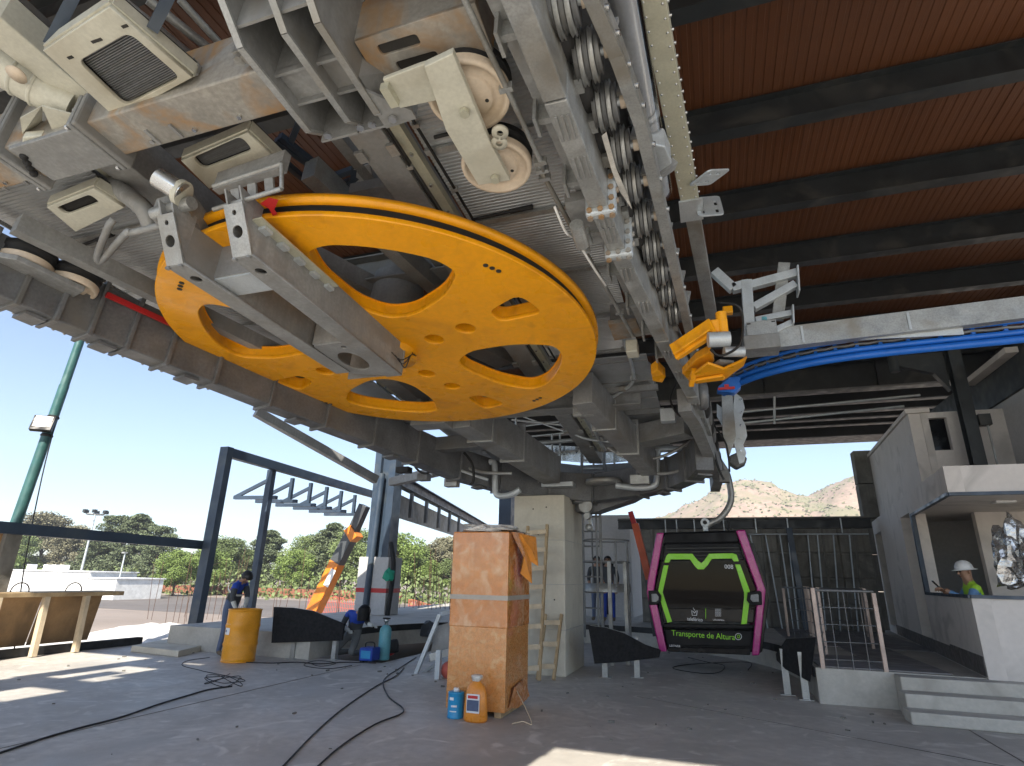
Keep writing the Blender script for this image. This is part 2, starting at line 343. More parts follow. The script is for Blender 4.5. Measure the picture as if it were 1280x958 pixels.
# ---------------------------------------------------------------- roof
RX0, RX1, RY0 = -7.8, 8.6, -1.0
ZB = 7.0; SP = 1.88; Y0 = 6.65
roof = T('roof_structure', 'dark steel roof frame with rust-orange ribbed panels over the whole station', 'roof', (0, 8, 7))
bys = [Y0+SP*k for k in range(-4, 6)]
for y in bys:
    b = MB(); b.ibeam((RX0, y-.1, ZB+.21), (RX1, y-.1, ZB+.21), .2, .42, .016); b.build('roof_beam', 'dark_steel', roof)
pn = None
def panel_mesh():
    b = MB(); n = 10; wd = 1.18; pts = []
    for i in range(n):
        x = -wd/2+wd*i/n; s_ = wd/n
        pts += [(x, 0), (x+s_*.55, 0), (x+s_*.62, .009), (x+s_*.93, .009)]
    pts.append((wd/2, 0)); L = SP-.02
    vs = [(x, -L/2, z) for x, z in pts]+[(x, L/2, z) for x, z in pts]+[(x, -L/2, z+.03) for x, z in pts]+[(x, L/2, z+.03) for x, z in pts]
    k = len(pts)
    b.add(vs, [(i, i+1, k+i+1, k+i) for i in range(k-1)]+[(2*k+i, 3*k+i, 3*k+i+1, 2*k+i+1) for i in range(k-1)])
    return b
for y in [RY0+.1+SP*.5-.15]+[q+SP/2 for q in bys[:-1]]+[bys[-1]+SP/2]:
    for i in range(14):
        x = RX0+.6+1.18*i
        if i == 0 and y < 1.2: continue
        if pn is None:
            pn = panel_mesh().build('roof_panel', 'roof_panel', roof); o = pn
        else:
            o = pn.copy(); COL.objects.link(o)
        o.location = Vector((x, y, ZB+.47+random.uniform(-.004, .004)))-Vector((0, 8, 7)); o.rotation_euler = (0, 0, 0)
        pn.location = pn.location
# panel mesh was built in world offset: correct it once
for v in pn.data.vertices: v.co = v.co+Vector((0, 8, 7))
for (xa, xb, ya, yb) in ((-6.6, RX1+.1, RY0-.2, 18), (RX0-.1, -6.61, 1.1, 18), (-7.9, -7.55, -.9, .2), (-7.3, -6.95, -1.2, -.3), (-6.85, -6.61, -.6, .5), (-7.5, -7.0, .3, 1.09), (RX0-.1, RX1+.1, -5.0, -2.45), (RX0-.1, -7.0, -2.44, -1.21), (-6.3, .1, -2.44, -1.21), (2.3, RX1+.1, -2.44, -1.21), (-11.6, RX0-.11, 1.1, 9.0)):  # unseen left eave and gapped edge tiles, added to shade and dapple the floor
    MB().box(xa, xb, ya, yb, ZB+.56, ZB+.60).build('roof_and_shade_deck', 'far_steel', roof)
b = MB(); b.ibeam((RX0-.1, RY0-.2, ZB+.2), (RX0-.1, 26.3, ZB+.2), .25, .6, .02); b.build('edge_girder', 'dark_steel', roof)
# deep girder on the far side with stiffeners, then the closer-spaced far beams
gy = P(1060, 489, z=6.35).y
b = MB(); b.ibeam((RX0, gy, 6.35+.5), (RX1, gy, 6.35+.5), .32, 1.0, .025); b.build('deep_girder', 'dark_steel', roof)
for px in (955, 1097, 1190):
    x = P(px, 480, y=gy).x
    MB().box(x-.01, x+.01, gy-.15, gy-.015, 6.38, 7.32).build('stiffener', 'dark_steel', roof)
    MB().box(x-4.3, x-4.28, gy-.15, gy-.015, 6.38, 7.32).build('stiffener', 'dark_steel', roof)
MB().box(RX0, RX1, gy-.171, gy-.163, 6.352, 6.40).build('flange_lip', 'grey_steel', roof)
fy = [P(1060, q, z=6.4).y for q in (505, 516, 524, 532, 546)]
for y in fy:
    b = MB(); b.ibeam((RX0, y, 6.4+.3), (RX1, y, 6.4+.3), .2, .6, .016); b.build('roof_beam', 'far_steel', roof)
    MB().box(RX0, RX1, y-.112, y-.102, 6.4, 6.43).build('flange_lip', 'grey_steel', roof)
MB().box(RX0-.1, RX1+.1, 18.05, 26.4, 7.08, 7.14).build('roof_and_shade_deck', 'far_steel', roof)
# right-hand longitudinal girder carrying the roof beams
b = MB(); b.ibeam((7.0, -1, 6.6), (7.0, 26, 6.6), .3, .78, .02); b.build('side_girder', 'dark_steel', roof)

# ---------------------------------------------------------------- control room building on the right
A = Vector((3.19, 9.74, 0)); B = Vector((4.13, 18.45, 0)); ZT = 3.19
ud = (B-A).normalized(); nd = Vector((ud.y, -ud.x, 0))          # nd points into the building
FX = 9.0
cr = T('control_room', 'white plastered control room with corner window and narrow slot windows', 'building', (4.2, 12, 0))
def wallseg(name, s0, s1, z0, z1, m='white_wall', t=.2):
    p, q = A+ud*s0, A+ud*s1
    return MB().prism([(p.x, p.y, z0), (q.x, q.y, z0), (q.x+nd.x*t, q.y+nd.y*t, z0), (p.x+nd.x*t, p.y+nd.y*t, z0)], (0, 0, z1-z0)).build(name, m, cr)
def sdist(px, py, z=None):
    # distance along the side wall of a picture point on it
    d = ray(px, py); o = CAM-A; den = d.dot(nd); t = -o.dot(nd)/den; q = CAM+d*t; return (q-A).dot(ud), q.z
ws, wz0 = sdist(1160, 743); _, wz1 = sdist(1143.6, 641)
wz0 = 1.42; wz1 = P(1190.6, 616, y=9.74).z
LS = (B-A).length
slots = []
for (px0, py0, px1, py1) in ((1093, 664, 1101, 664), (1125, 646, 1136, 641)):
    s0, za = sdist(px1, py1); s1, _ = sdist(px0, py0); slots.append((s0, s1, za))
cur = ws
wallseg('wall', .0, ws, .0, wz0); wallseg('wall', 0, ws, wz1, ZT)
cuts = sorted(slots)
for (s0, s1, za) in cuts:
    s0 = max(s0, cur+.05)
    wallseg('wall', cur, s0, 0, ZT); wallseg('wall', s0, s1, za, ZT); wallseg('wall', s0, s1, 0, .62)
    p, q = A+ud*s0+nd*.17, A+ud*s1+nd*.17
    MB().prism([(p.x, p.y, .6), (q.x, q.y, .6), (q.x+nd.x*.02, q.y+nd.y*.02, .6), (p.x+nd.x*.02, p.y+nd.y*.02, .6)], (0, 0, za-.6)).build('window', 'grey_wall', cr)
    cur = s1
wallseg('wall', cur, LS, 0, ZT)
MB().box(A.x+.02, FX, A.y, A.y+.2, .0, wz0).build('wall', 'white_wall', cr)
MB().box(A.x+.02, FX, A.y, A.y+.2, wz1, ZT).build('parapet', 'white_wall', cr)
# skirting of dark tiles, each tile its own piece
for i in range(12):
    s0 = .02+.62*i; p, q = A+ud*s0-nd*.012, A+ud*(s0+.605)-nd*.012; h = .21 if i > 2 else .24
    MB().prism([(p.x, p.y, ZP+.016), (q.x, q.y, ZP+.016), (q.x+nd.x*.011, q.y+nd.y*.011, ZP+.016), (p.x+nd.x*.011, p.y+nd.y*.011, ZP+.016)], (0, 0, h)).build('skirting_tile', 'tile_grey', cr)
# window frame
fr = MB()
p0 = A+ud*ws-nd*.004; p1 = A-nd*.004-ud*.0
for z in (wz0+.02, wz1-.02): fr.beam((p0.x, p0.y, z), (p1.x, p1.y, z), .06, .045); fr.beam((p1.x, p1.y+.0, z), (FX, A.y-.004, z), .06, .045)
fr.beam((p0.x, p0.y, wz0), (p0.x, p0.y, wz1), .07, .07)
fr.build('window_frame', 'navy_steel', cr)
# room inside
def slab_in(nm, z0, z1, m, s1):
    p, q = A+nd*.2+ud*.22, A+nd*.2+ud*s1
    MB().prism([(p.x, A.y+.2, z0), (q.x, q.y, z0), (FX, q.y, z0), (FX, A.y+.2, z0)], (0, 0, z1-z0)).build(nm, m, cr)
slab_in('ceiling', wz1+.02, wz1+.14, 'white_wall', 7.0); slab_in('room_floor', .3, .42, 'grey_wall', 7.0)
MB().box(4.45, FX, 12.6, 12.75, .42, wz1+.02).build('inner_wall', 'white_wall', cr)
MB().box(3.75, FX, 14.4, 14.5, .42, wz1+.02).build('inner_wall', 'grey_wall', cr)
MB().box(FX-.05, FX+.15, A.y, 18, .0, ZT).build('wall', 'white_wall', cr)
for (x, y) in ((5.0, 11.3), (4.3, 11.0), (6.2, 11.3)): MB().box(x-.13, x+.13, y-.09, y+.09, wz1-.012, wz1+.018).build('ceiling_lamp', 'white_plastic', cr)
slab_in('roof_slab', ZT-.14, ZT-.02, 'concrete', 8.5)
# upper storey
def onwall(px, py, inset):
    d = ray(px, py); return CAM+d*((A+nd*inset-CAM).dot(nd)/d.dot(nd))
c2 = onwall(1143, 558, .25); zt2 = c2.z+(P(1136, 517.5, y=c2.y).z-c2.z); c2.z = ZT
l2 = onwall(1086, 605, .25); zt2f = P(1083, 578, y=l2.y).z; l2.z = ZT
us = T('upper_storey', 'set-back white upper wall above the control room under the roof', 'wall', (5, 14, ZT))
MB().prism([(c2.x, c2.y, ZT), (l2.x, l2.y, ZT), (l2.x, l2.y, zt2f), (c2.x, c2.y, zt2)], (.2, .02, 0)).build('wall', 'white_wall', us)
r2 = P(1215, 573, y=c2.y+.25)
wx0, wx1 = P(1165, 545, y=c2.y).x, P(1188, 545, y=c2.y).x; wzz0, wzz1 = P(1177, 563, y=c2.y).z, P(1177, 522, y=c2.y).z
for (xa, xb, za, zb) in ((c2.x+.2, wx0, ZT, zt2), (wx0, wx1, ZT, wzz0), (wx0, wx1, wzz1, zt2), (wx1, FX, ZT, zt2)):
    MB().box(xa, xb, c2.y, c2.y+.2, za, zb).build('wall', 'white_wall', us)
MB().box(wx0, wx1, c2.y+.12, c2.y+.14, wzz0, wzz1).build('window', 'black_gloss', us)
MB().prism([(c2.x-.05, c2.y-.05, zt2+.002), (l2.x-.05, l2.y, zt2f+.002), (l2.x-.05, l2.y, zt2f+.08), (c2.x-.05, c2.y-.05, zt2+.08)], (.4, .0, 0)).build('coping', 'white_wall', us)
# steel column with curved haunch beside the upper storey
cy = c2.y-.45; ct, cb_ = P(1193, 440, y=cy), P(1222, 575, y=cy)
scn = T('steel_column', 'dark steel column with curved haunch rising from the control room roof', 'column', (cb_.x, cy, ZT))
b = MB(); b.ibeam((cb_.x, cy, ZT), (cb_.x, cy, 6.2), .2, .2, .015, up=(0, 1, 0)); b.build('shaft', 'dark_steel', scn)
hp = [(cb_.x-.15, cy, 5.0), (cb_.x-.35, cy, 5.35), (cb_.x-.9, cy, 5.55), (cb_.x-.9, cy, 5.75), (cb_.x-.4, cy, 5.75), (cb_.x-.15, cy, 5.75)]
MB().prism(hp, (0, .14, 0)).build('haunch', 'dark_steel', scn)
MB().cyl((cb_.x-.95, cy+.07, 5.45), (cb_.x-.95, cy+.07, 5.8), .09).build('pipe_stub', 'dark_steel', scn)
MB().box(cb_.x+.14, cb_.x+.32, cy-.08, cy+.08, 4.3, 4.5).build('junction_box', 'dark_steel', scn)
MB().cyl((cb_.x+.27, cy, ZT), (cb_.x+.27, cy, 4.3), .018).build('conduit', 'galv', scn)
# concrete pilaster at the far end of the side wall
pq = T('concrete_pilaster', 'weathered board-marked concrete pilaster beyond the control room', 'pilaster', (4.0, 18.9, 0))
x0, x1 = P(1066, 565, y=18.7).x, P(1088, 565, y=18.7).x
zt = P(1066, 563, y=18.7).z
for k in range(5):
    za, zb = .45+(zt-.45)*k/5, .45+(zt-.45)*(k+1)/5-.02
    MB().box(x0, x1, 18.7, 19.1, za, zb).build('pour_block', 'concrete_dark', pq, .015)

# ---------------------------------------------------------------- retaining wall at the back
YR = 17.6
rx0, rx1 = P(800, 700, y=YR).x, P(1092, 700, y=YR).x; rzt = P(960, 661, y=YR).z
rw = T('retaining_wall', 'dark grey panelled retaining wall behind the cabin', 'wall', (1, YR, ZP))
MB().box(rx0, rx1, YR+.06, YR+.4, ZP, rzt).build('backing', 'concrete_dark', rw)
npx = 8; nz = 4
for i in range(npx):
    for j in range(nz):
        xa = rx0+(rx1-rx0)*i/npx; xb = rx0+(rx1-rx0)*(i+1)/npx; za = ZP+(rzt-ZP)*j/nz; zb = ZP+(rzt-ZP)*(j+1)/nz
        dp = random.uniform(.0, .02)
        MB().box(xa+.02, xb-.02, YR+.0+dp, YR+.0605, za+.02, zb-.02).build('panel', 'concrete_dark', rw, .012)
for i in range(npx*2+1):
    xa = rx0+(rx1-rx0)*i/(npx*2)
    MB().box(xa-.025, xa+.025, YR-.05, YR+.0, ZP, rzt).build('rib', 'concrete_dark', rw) if i % 2 else None
tb = P(960, 652, y=YR-.1)
wl = T('wall_beam', 'long dark steel beam capping the retaining wall', 'beam', (1, YR-.1, rzt))
MB().ibeam((rx0-.6, YR+.1, rzt+.14), (rx1+.1, YR+.1, rzt+.14), .22, .26, .03).build('beam', 'dark_steel', wl)
MB().box(rx0-.6, rx1+.1, YR-.0, YR+.3, rzt+.275, rzt+.31).build('coping', 'concrete_dark', wl)
for px in (832, 846, 868, 905, 945, 985, 1052): MB().box(P(px, 660, y=YR-.02).x-.015, P(px, 660, y=YR-.02).x+.015, YR-.04, YR-.02, rzt-.12, rzt+.26).build('strap', 'galv_light', wl)
ip = T('blue_grey_post', 'blue-grey steel post standing against the retaining wall', 'post', (P(1005, 790, y=YR-.2).x, YR-.2, ZP))
xx = P(1005, 760, y=YR-.2).x
MB().ibeam((xx, YR-.2, ZP), (xx-.12, YR-.2, rzt), .14, .14, .02, up=(0, 1, 0)).build('post', 'navy_steel', ip)
gr = 'thin rods against the retaining wall'
for i, (pa, pb) in enumerate([((938, 668), (960, 792)), ((957, 668), (978, 792)), ((975, 668), (992, 792)), ((1022, 668), (1032, 792)), ((1042, 668), (1050, 792)), ((1062, 668), (1072, 792)), ((985, 668), (998, 792)), ((1010, 668), (1020, 792))]):
    a_, c_ = P(*pa, y=YR-.16), P(*pb, y=YR-.16)
    tag(MB().cyl((a_.x, YR-.12, a_.z), (c_.x, YR-.3, ZP), .018, n=6).build('threaded_rod', 'galv_light'), f'{["first", "second", "third", "sixth", "seventh", "eighth", "fourth", "fifth"][i]} thin pale rod from the cabin against the retaining wall', 'rod', gr)
zr = P(1000, 668, y=YR-.17).z
tag(MB().cyl((P(935, 668, y=YR-.17).x, YR-.17, zr), (rx1-.05, YR-.17, zr), .02, n=6).build('horizontal_rod', 'galv_light'), 'horizontal pale rod along the top of the panelled retaining wall', 'rod')
# white-grey building block left of the wall, with a doorway
yb = 19.4
xa, xb = P(742, 700, y=yb).x-1.5, P(789, 700, y=yb).x
zt3 = P(770, 644, y=yb).z
bb = T('grey_block', 'plain pale grey building block with dark doorway behind the pillar', 'building', (xb-1, yb, ZP))
dx0, dx1 = P(752, 740, y=yb).x, P(768, 740, y=yb).x; dz = P(760, 703, y=yb).z
for (u0, u1, za, zb) in ((xa, dx0, ZP, zt3), (dx0, dx1, dz, zt3), (dx1, xb, ZP, zt3)): MB().box(u0, u1, yb, yb+.25, za, zb).build('wall', 'grey_wall', bb)
MB().box(xb-.25, xb, yb+.25, yb+4, ZP, zt3).build('wall', 'grey_wall', bb)
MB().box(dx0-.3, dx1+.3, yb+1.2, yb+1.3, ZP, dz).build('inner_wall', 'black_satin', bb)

# ---------------------------------------------------------------- hill and far town
def ridge(px):
    pts = [(640, 668), (760, 662), (830, 648), (870, 630), (900, 613), (925, 612), (950, 618), (985, 626), (1010, 620), (1040, 607), (1080, 598), (1180, 585), (1300, 560), (1500, 600)]
    for (a, ya), (b_, yb_) in zip(pts, pts[1:]):
        if px <= b_: return ya+(yb_-ya)*max(0, px-a)/(b_-a)
    return 640
from mathutils import noise as mnoise
hv, hf = [], []; NX, NY = 150, 40
for j in range(NY):
    for i in range(NX):
        px = 600+650*i/(NX-1); top = P(px, ridge(px), y=420); t = j/(NY-1)
        y = 260+240*t; x = top.x/420*(300+(y-260)*.5) if False else top.x*(y/420)
        prof = math.sin(min(1, (y-260)/160)*math.pi/2)**1.3 if y < 420 else max(0, 1-(y-420)/110)
        n = mnoise.fractal(Vector((x*.02, y*.02, 3)), 1, 2, 6)*9*prof*(1 if y < 415 else .6)+mnoise.noise(Vector((x*.25, y*.25, 1)))*1.2*prof
        hv.append((x, y, -.7+(top.z+.7)*prof+n*(.25 if abs(y-420) < 12 else 1)))
for j in range(NY-1):
    for i in range(NX-1): hf.append((j*NX+i, j*NX+i+1, (j+1)*NX+i+1, (j+1)*NX+i))
hb = MB(); hb.add(hv, hf, True); mh = mat('hill', (.36, .265, .20), .95, 0, .15, .03, 0, stain=(.22, .20, .12), stain_amt=.5, stain_scale=.045, fine=.15)
struct(hb.build('hill', 'hill'))
# shrubs on the hill: too far to count
sb = MB()
for i in range(3600):
    px = random.uniform(780, 1120); y = random.uniform(300, 425)
    top = P(px, ridge(px), y=420); x = top.x*(y/420); prof = math.sin(min(1, (y-260)/160)*math.pi/2)**1.3 if y < 420 else 1
    gy_ = mnoise.noise(Vector((x*.03, y*.03, 9)))
    if gy_ < random.uniform(-.4, .5): continue
    n = mnoise.fractal(Vector((x*.02, y*.02, 3)), 1, 2, 6)*9*prof*(1 if y < 415 else .6)+mnoise.noise(Vector((x*.25, y*.25, 1)))*1.2*prof
    z = -.7+(top.z+.7)*prof+n*(.25 if abs(y-420) < 12 else 1); r = random.uniform(.4, 1.0)
    vs = [(x+r*math.cos(a)*random.uniform(.7, 1.2), y+r*math.sin(a), z+random.uniform(-.3, .5)*r) for a in [k*1.26 for k in range(5)]]+[(x, y, z+r*random.uniform(.8, 1.3))]
    sb.add(vs, [(k, (k+1) % 5, 5) for k in range(5)])
leafmat('leaf_far', (.16, .165, .085), .3)
o = sb.build('hill_shrubs', 'leaf_far'); o['kind'] = 'stuff'; tag(o, 'scattered green shrubs covering the dry hillside', 'shrubs')

# dark longitudinal girder and pale strip above the infill wall on the right
ga, gb = P(1290, 474, x=5.2), P(1218, 524, x=5.2); gt = P(1290, 412, x=5.2)
tag(MB().box(5.26, 5.46, A.y+.25, gb.y+4, ZT-.01, (ga.z+gb.z)/2).build('infill_wall', 'grey_wall'), 'grey infill wall beside the dark column above the control room', 'wall')
lg = T('side_wall_girder', 'deep dark girder running lengthwise above the grey infill wall', 'girder', (5.2, gb.y, gb.z))
MB().box(5.2, 5.5, ga.y-2, gb.y+3, (ga.z+gb.z)/2, gt.z).build('girder', 'dark_steel', lg)
p_, q_ = P(1256, 438, x=5.0), P(1204, 480, x=5.0)
MB().box(5.0, 5.19, p_.y, q_.y, (p_.z+q_.z)/2-.05, (p_.z+q_.z)/2+.05).build('pale_strip', 'white_wall', lg)
# ================================================================ DRIVE MACHINERY (built in its own tilted frame)
def W(l): return TM @ Vector(l)
def MT(): return MB(TM)
def bolts_row(b, p, q, n, d, r=.022, h=.02):
    p, q = Vector(p), Vector(q)
    for i in range(n): b.bolt(p.lerp(q, i/max(1, n-1)), d, r, h)
# ---- bullwheel
bw = T('bullwheel', 'large yellow bullwheel with cut-outs hanging overhead', 'wheel', MC)
holes = []
def pol(r, a): return (r*math.cos(rad(a)), r*math.sin(rad(a)))
big_raw = []
for q in range(4):
    c = 28+90*q
    raw = [pol(.72, c+2), pol(.88, c-17), pol(1.38, c-23), pol(1.76, c-20)]+[pol(1.84, c+k) for k in (-13, -4, 4, 13)]+[pol(1.76, c+20), pol(1.38, c+23), pol(.88, c+17)]
    big = rounded(raw, .2, 4); holes.append(big); big_raw.append(big)
    t = -17+90*q
    holes.append(rounded([pol(1.42, t-5), pol(1.84, t-7), pol(1.86, t+5), pol(1.40, t+4)], .12, 4))
    holes.append(ringpts(*pol(1.04, t+1), .105, 20)); holes.append(ringpts(*pol(.62, t+3), .105, 20))
outl = ringpts(0, 0, 2.165, 128)
me = curve_plate(outl, holes, .03, .008)
mesh_obj('lower_plate', me, 'yellow', TM @ Matrix.Translation((0, 0, .023)), bw)
me = curve_plate(ringpts(0, 0, 2.05, 96), holes, .015, .002)
mesh_obj('upper_plate', me, 'yellow', TM @ Matrix.Translation((0, 0, .15)), bw)
for q, h in enumerate(big_raw+[x for i, x in enumerate(holes) if i % 4 == 1]):
    b = MT(); n = len(h)
    cx = sum(p[0] for p in h)/n; cyy = sum(p[1] for p in h)/n
    b.add([(p[0], p[1], .035) for p in h]+[(p[0], p[1], .146) for p in h], [(i, (i+1) % n, n+(i+1) % n, n+i) for i in range(n)], True)
    hi = [((p[0]-cx)*.965+cx, (p[1]-cyy)*.965+cyy) for p in h]
    b.add([(p[0], p[1], .141) for p in h]+[(p[0], p[1], .141) for p in hi], [(i, (i+1) % n, n+(i+1) % n, n+i) for i in range(n)], True)
    b.build('opening_rim', 'yellow', bw)
for q in range(4):
    for r_ in (1.04, .62):
        c = pol(r_, -17+90*q+(1 if r_ > 1 else 3)); MT().lathe([(.105, .03), (.105, .145)], (c[0], c[1], 0), n=20).build('bore', 'yellow', bw); MT().lathe([(.104, .128), (.001, .128)], (c[0], c[1], 0), n=20).build('bore_shade', 'rebar', bw)  # dark end discs paint the shade of the wheel's hollow into each bore
    c1, c2_ = pol(2.0, 5+90*q), pol(1.95, 50+90*q)
    b = MT()
    for k in range(3): a_ = pol(1.98, 52+90*q+k*1.8); b.cyl((*a_, -.006), (*a_, .012), .022, n=10)
    b.build('bolt_hole', 'groove', bw)
    b = MT(); a0, a1 = pol(.66, 28+90*q), pol(.98, 28+90*q); b.beam((*pol(.7, 58+90*q), .1), (*pol(1.0, 50+90*q), .1), .012, .15); b.build('web', 'yellow', bw)
MT().lathe([(2.165, .03), (2.165, .048), (2.13, .055)], (0, 0, 0), n=128).build('lower_rim', 'yellow', bw)
MT().lathe([(2.13, .055), (2.06, .07), (2.06, .12), (2.13, .13)], (0, 0, 0), n=128).build('rope_groove', 'groove', bw)
MT().lathe([(2.13, .13), (2.19, .135), (2.19, .185), (2.15, .195), (2.0, .195), (2.0, .16)], (0, 0, 0), n=128).build('upper_rim', 'yellow', bw)
MT().lathe([(.01, -.06), (.3, -.06), (.3, 0.0), (.38, 0.005), (.38, .03)], (0, 0, 0), n=40).build('hub', 'yellow', bw)
MT().lathe([(.28, .2), (.28, .9)], (0, 0, 0), n=30).build('axle', 'galv_dull', bw)
b = MT()
for rr, z in ((2.06, .004),): b.lathe([(rr-.006, .006), (rr, .002), (rr+.006, .006)], (0, 0, 0), n=96)
b.build('weld_ring', 'yellow', bw)
tag(MT().add([tuple(PM(x, y, .0)) for x, y in ((325, 255), (336, 247), (348, 250), (343, 262), (347, 268), (341, 270), (336, 261))]+[tuple(PM(x, y, .1)) for x, y in ((325, 255), (336, 247), (348, 250), (343, 262), (347, 268), (341, 270), (336, 261))],
    [(0, 1, 2, 3, 4, 5, 6), (7, 8, 9, 10, 11, 12, 13)]+[(i, (i+1) % 7, 7+(i+1) % 7, 7+i) for i in range(7)]).build('red_rag', 'red'), 'red rag tied at the near rim of the yellow wheel', 'rag')
# ---- twin arms carrying the wheel
ca = T('wheel_carrier', 'grey twin-beam carrier with holes under the yellow wheel', 'bracket', W((0, -1, -.3)))
zb_ = -.32
def arm(x0, x1, y0, y1, w_, nm):
    d = (x1-x0)/(y1-y0); b = MT()
    for s_ in (-1, 1): b.prism([(x0+s_*w_/2, y0, zb_), (x1+s_*w_/2, y1, zb_), (x1+s_*w_/2, y1, .0), (x0+s_*w_/2, y0, .0)], (-.014*s_, 0, 0))
    b.build('side_plate', 'galv_dull', ca)
    me = curve_plate([(x0-w_/2-.015, y0), (x1-w_/2-.015, y1), (x1+w_/2+.015, y1), (x0+w_/2+.015, y0)], [ringpts(x0+d*(q-y0), q, .045, 16) for q in (y0+.18,)], .016, .002)
    mesh_obj('bottom_plate', me, 'galv_dull', TM @ Matrix.Translation((0, 0, zb_-.01)), ca)
    # sloping front end
    me = curve_plate([(-w_/2-.01, 0), (w_/2+.01, 0), (w_/2+.01, .36), (-w_/2-.01, .36)], [ringpts(0, .17, .045, 16), ringpts(0, .3, .02, 12)], .016, .002)
    mesh_obj('front_plate', me, 'galv', TM @ Matrix.Translation((x0, y0, zb_-.01)) @ Matrix.Rotation(rad(122), 4, 'X'), ca)
    b = MT()
    for s_ in (-1, 1): b.prism([(x0+s_*w_/2, y0, zb_), (x0+s_*w_/2, y0, .08), (x0+s_*w_/2, y0-.24, .08), ], (-.014*s_, 0, 0))
    b.bolt((x0-.07, y0, zb_-.02), (0, 0, -1)); b.bolt((x0+.05, y0, zb_-.02), (0, 0, -1))
    b.build('gusset', 'galv_dull', ca)
arm(-.44, -.31, -2.22, -.28, .13, 'a'); arm(.13, .17, -2.18, -.1, .14, 'b')
MT().box(-.36, .06, -1.95, -1.72, zb_+.02, zb_+.036).build('cross_plate', 'galv_light', ca)
MT().box(-.36, .06, -1.96, -1.944, zb_+.036, 0).build('cross_web', 'galv_dull', ca)
MT().box(-.36, .06, -1.73, -1.714, zb_+.036, 0).build('cross_web', 'galv_dull', ca)
me = curve_plate(rounded([(-.25, -.86), (.1, -.86), (.1, -.12), (-.25, -.22)], .03), [[(-.06+.13*math.cos(a), -.48+.2*math.sin(a)) for a in [k*.2618 for k in range(24)]], ringpts(.02, -.77, .03, 12)], .016, .002)
mesh_obj('end_plate', me, 'galv_dull', TM @ Matrix.Translation((0, 0, zb_+.0)), ca)
MT().box(-.38, .25, -.1, -.085, zb_, 0).build('end_web', 'galv_dull', ca)
MT().box(-.25, .1, -.875, -.86, zb_, 0).build('cross_web', 'galv_dull', ca)
b = MT(); b.beam((.24, -2.25, -.08), (.26, -1.35, -.08), .09, .012)
b.build('slotted_strip', 'zinc_yellow', ca)
for k in range(5): MT().box(.19, .26, -2.18+.19*k, -2.1+.19*k, -.115, -.088).build('cleat', 'galv_light', ca)
b = MT()
for k in range(3): b.tube(smooth_pts([(.26, -.35+.07*k, -.2), (.33, -.28+.05*k, -.26-.02*k), (.36, -.15, -.15), (.3, -.02+.04*k, -.05)], 5), .006, 5)
tag(b.build('sensor_cables', 'wire_black'), 'thin loose cables at the end of the wheel carrier', 'cable')
# box frame with round bars above the arms
fb = T('bar_cage', 'small frame of round steel bars and drilled plates above the wheel rim', 'frame', W((.2, -2.5, .1)))
f0, f1, f2, f3 = [Vector(PM(x, y, o)) for x, y, o in ((267, 233, .2), (352, 205, .2), (267, 262, .02), (352, 236, .02))]
b = MT(); b.cyl(f0, f1, .017); b.build('bar', 'galv', fb); b = MT(); b.cyl(f2, f3, .017); b.build('bar', 'galv', fb)
b = MT(); b.cyl(f1, f3, .015); b.build('bar', 'galv', fb)
for t in (.25, .5, .75): b = MT(); b.beam(f0.lerp(f1, t)+Vector((0, .05, 0)), f2.lerp(f3, t)+Vector((0, .05, .05)), .07, .02, up=(0, 1, 0)); b.build('drilled_plate', 'galv_dull', fb)
b = MT(); b.beam(f0+Vector((0, .03, .05)), f1+Vector((0, .03, .05)), .06, .16); b.build('back_plate', 'galv_dull', fb)
# second bracket to the left with bent handle tube
br = T('lever_assembly', 'grey lever with bent round tube left of the wheel carrier', 'lever', W((-.9, -2.4, .1)))
b = MT(); b.tube(smooth_pts([PM(247, 270, .1), PM(170, 290, .05), PM(158, 292, .05), PM(128, 325, .02), PM(122, 320, .02), PM(135, 285, .1), PM(142, 275, .15)], 5), .028, 10); b.build('bent_tube', 'galv_dull', br)
b = MT(); b.cyl(PM(193, 268, .08), PM(240, 254, .08), .05); b.build('cylinder', 'galv', br)
b = MT(); b.prism([PM(x, y, .05) for x, y in ((188, 270), (230, 258), (262, 300), (215, 310))], (0, 0, .16)); b.build('body', 'galv_dull', br)
b = MT(); b.cyl(PM(197, 222, .2), PM(228, 242, .12), .075, n=24); b.build('bright_sleeve', 'steel_bright', br)
b = MT(); b.cyl(PM(224, 240, .14), PM(230, 243, .125), .095, n=24); b.build('sleeve_collar', 'cream_paint', br)
b = MT(); b.tube(smooth_pts([PM(140, 232, .45), PM(160, 245, .35), PM(180, 262, .2), PM(190, 285, .1)], 5), .07, 10); b.build('curved_pipe', 'galv_dull', br)

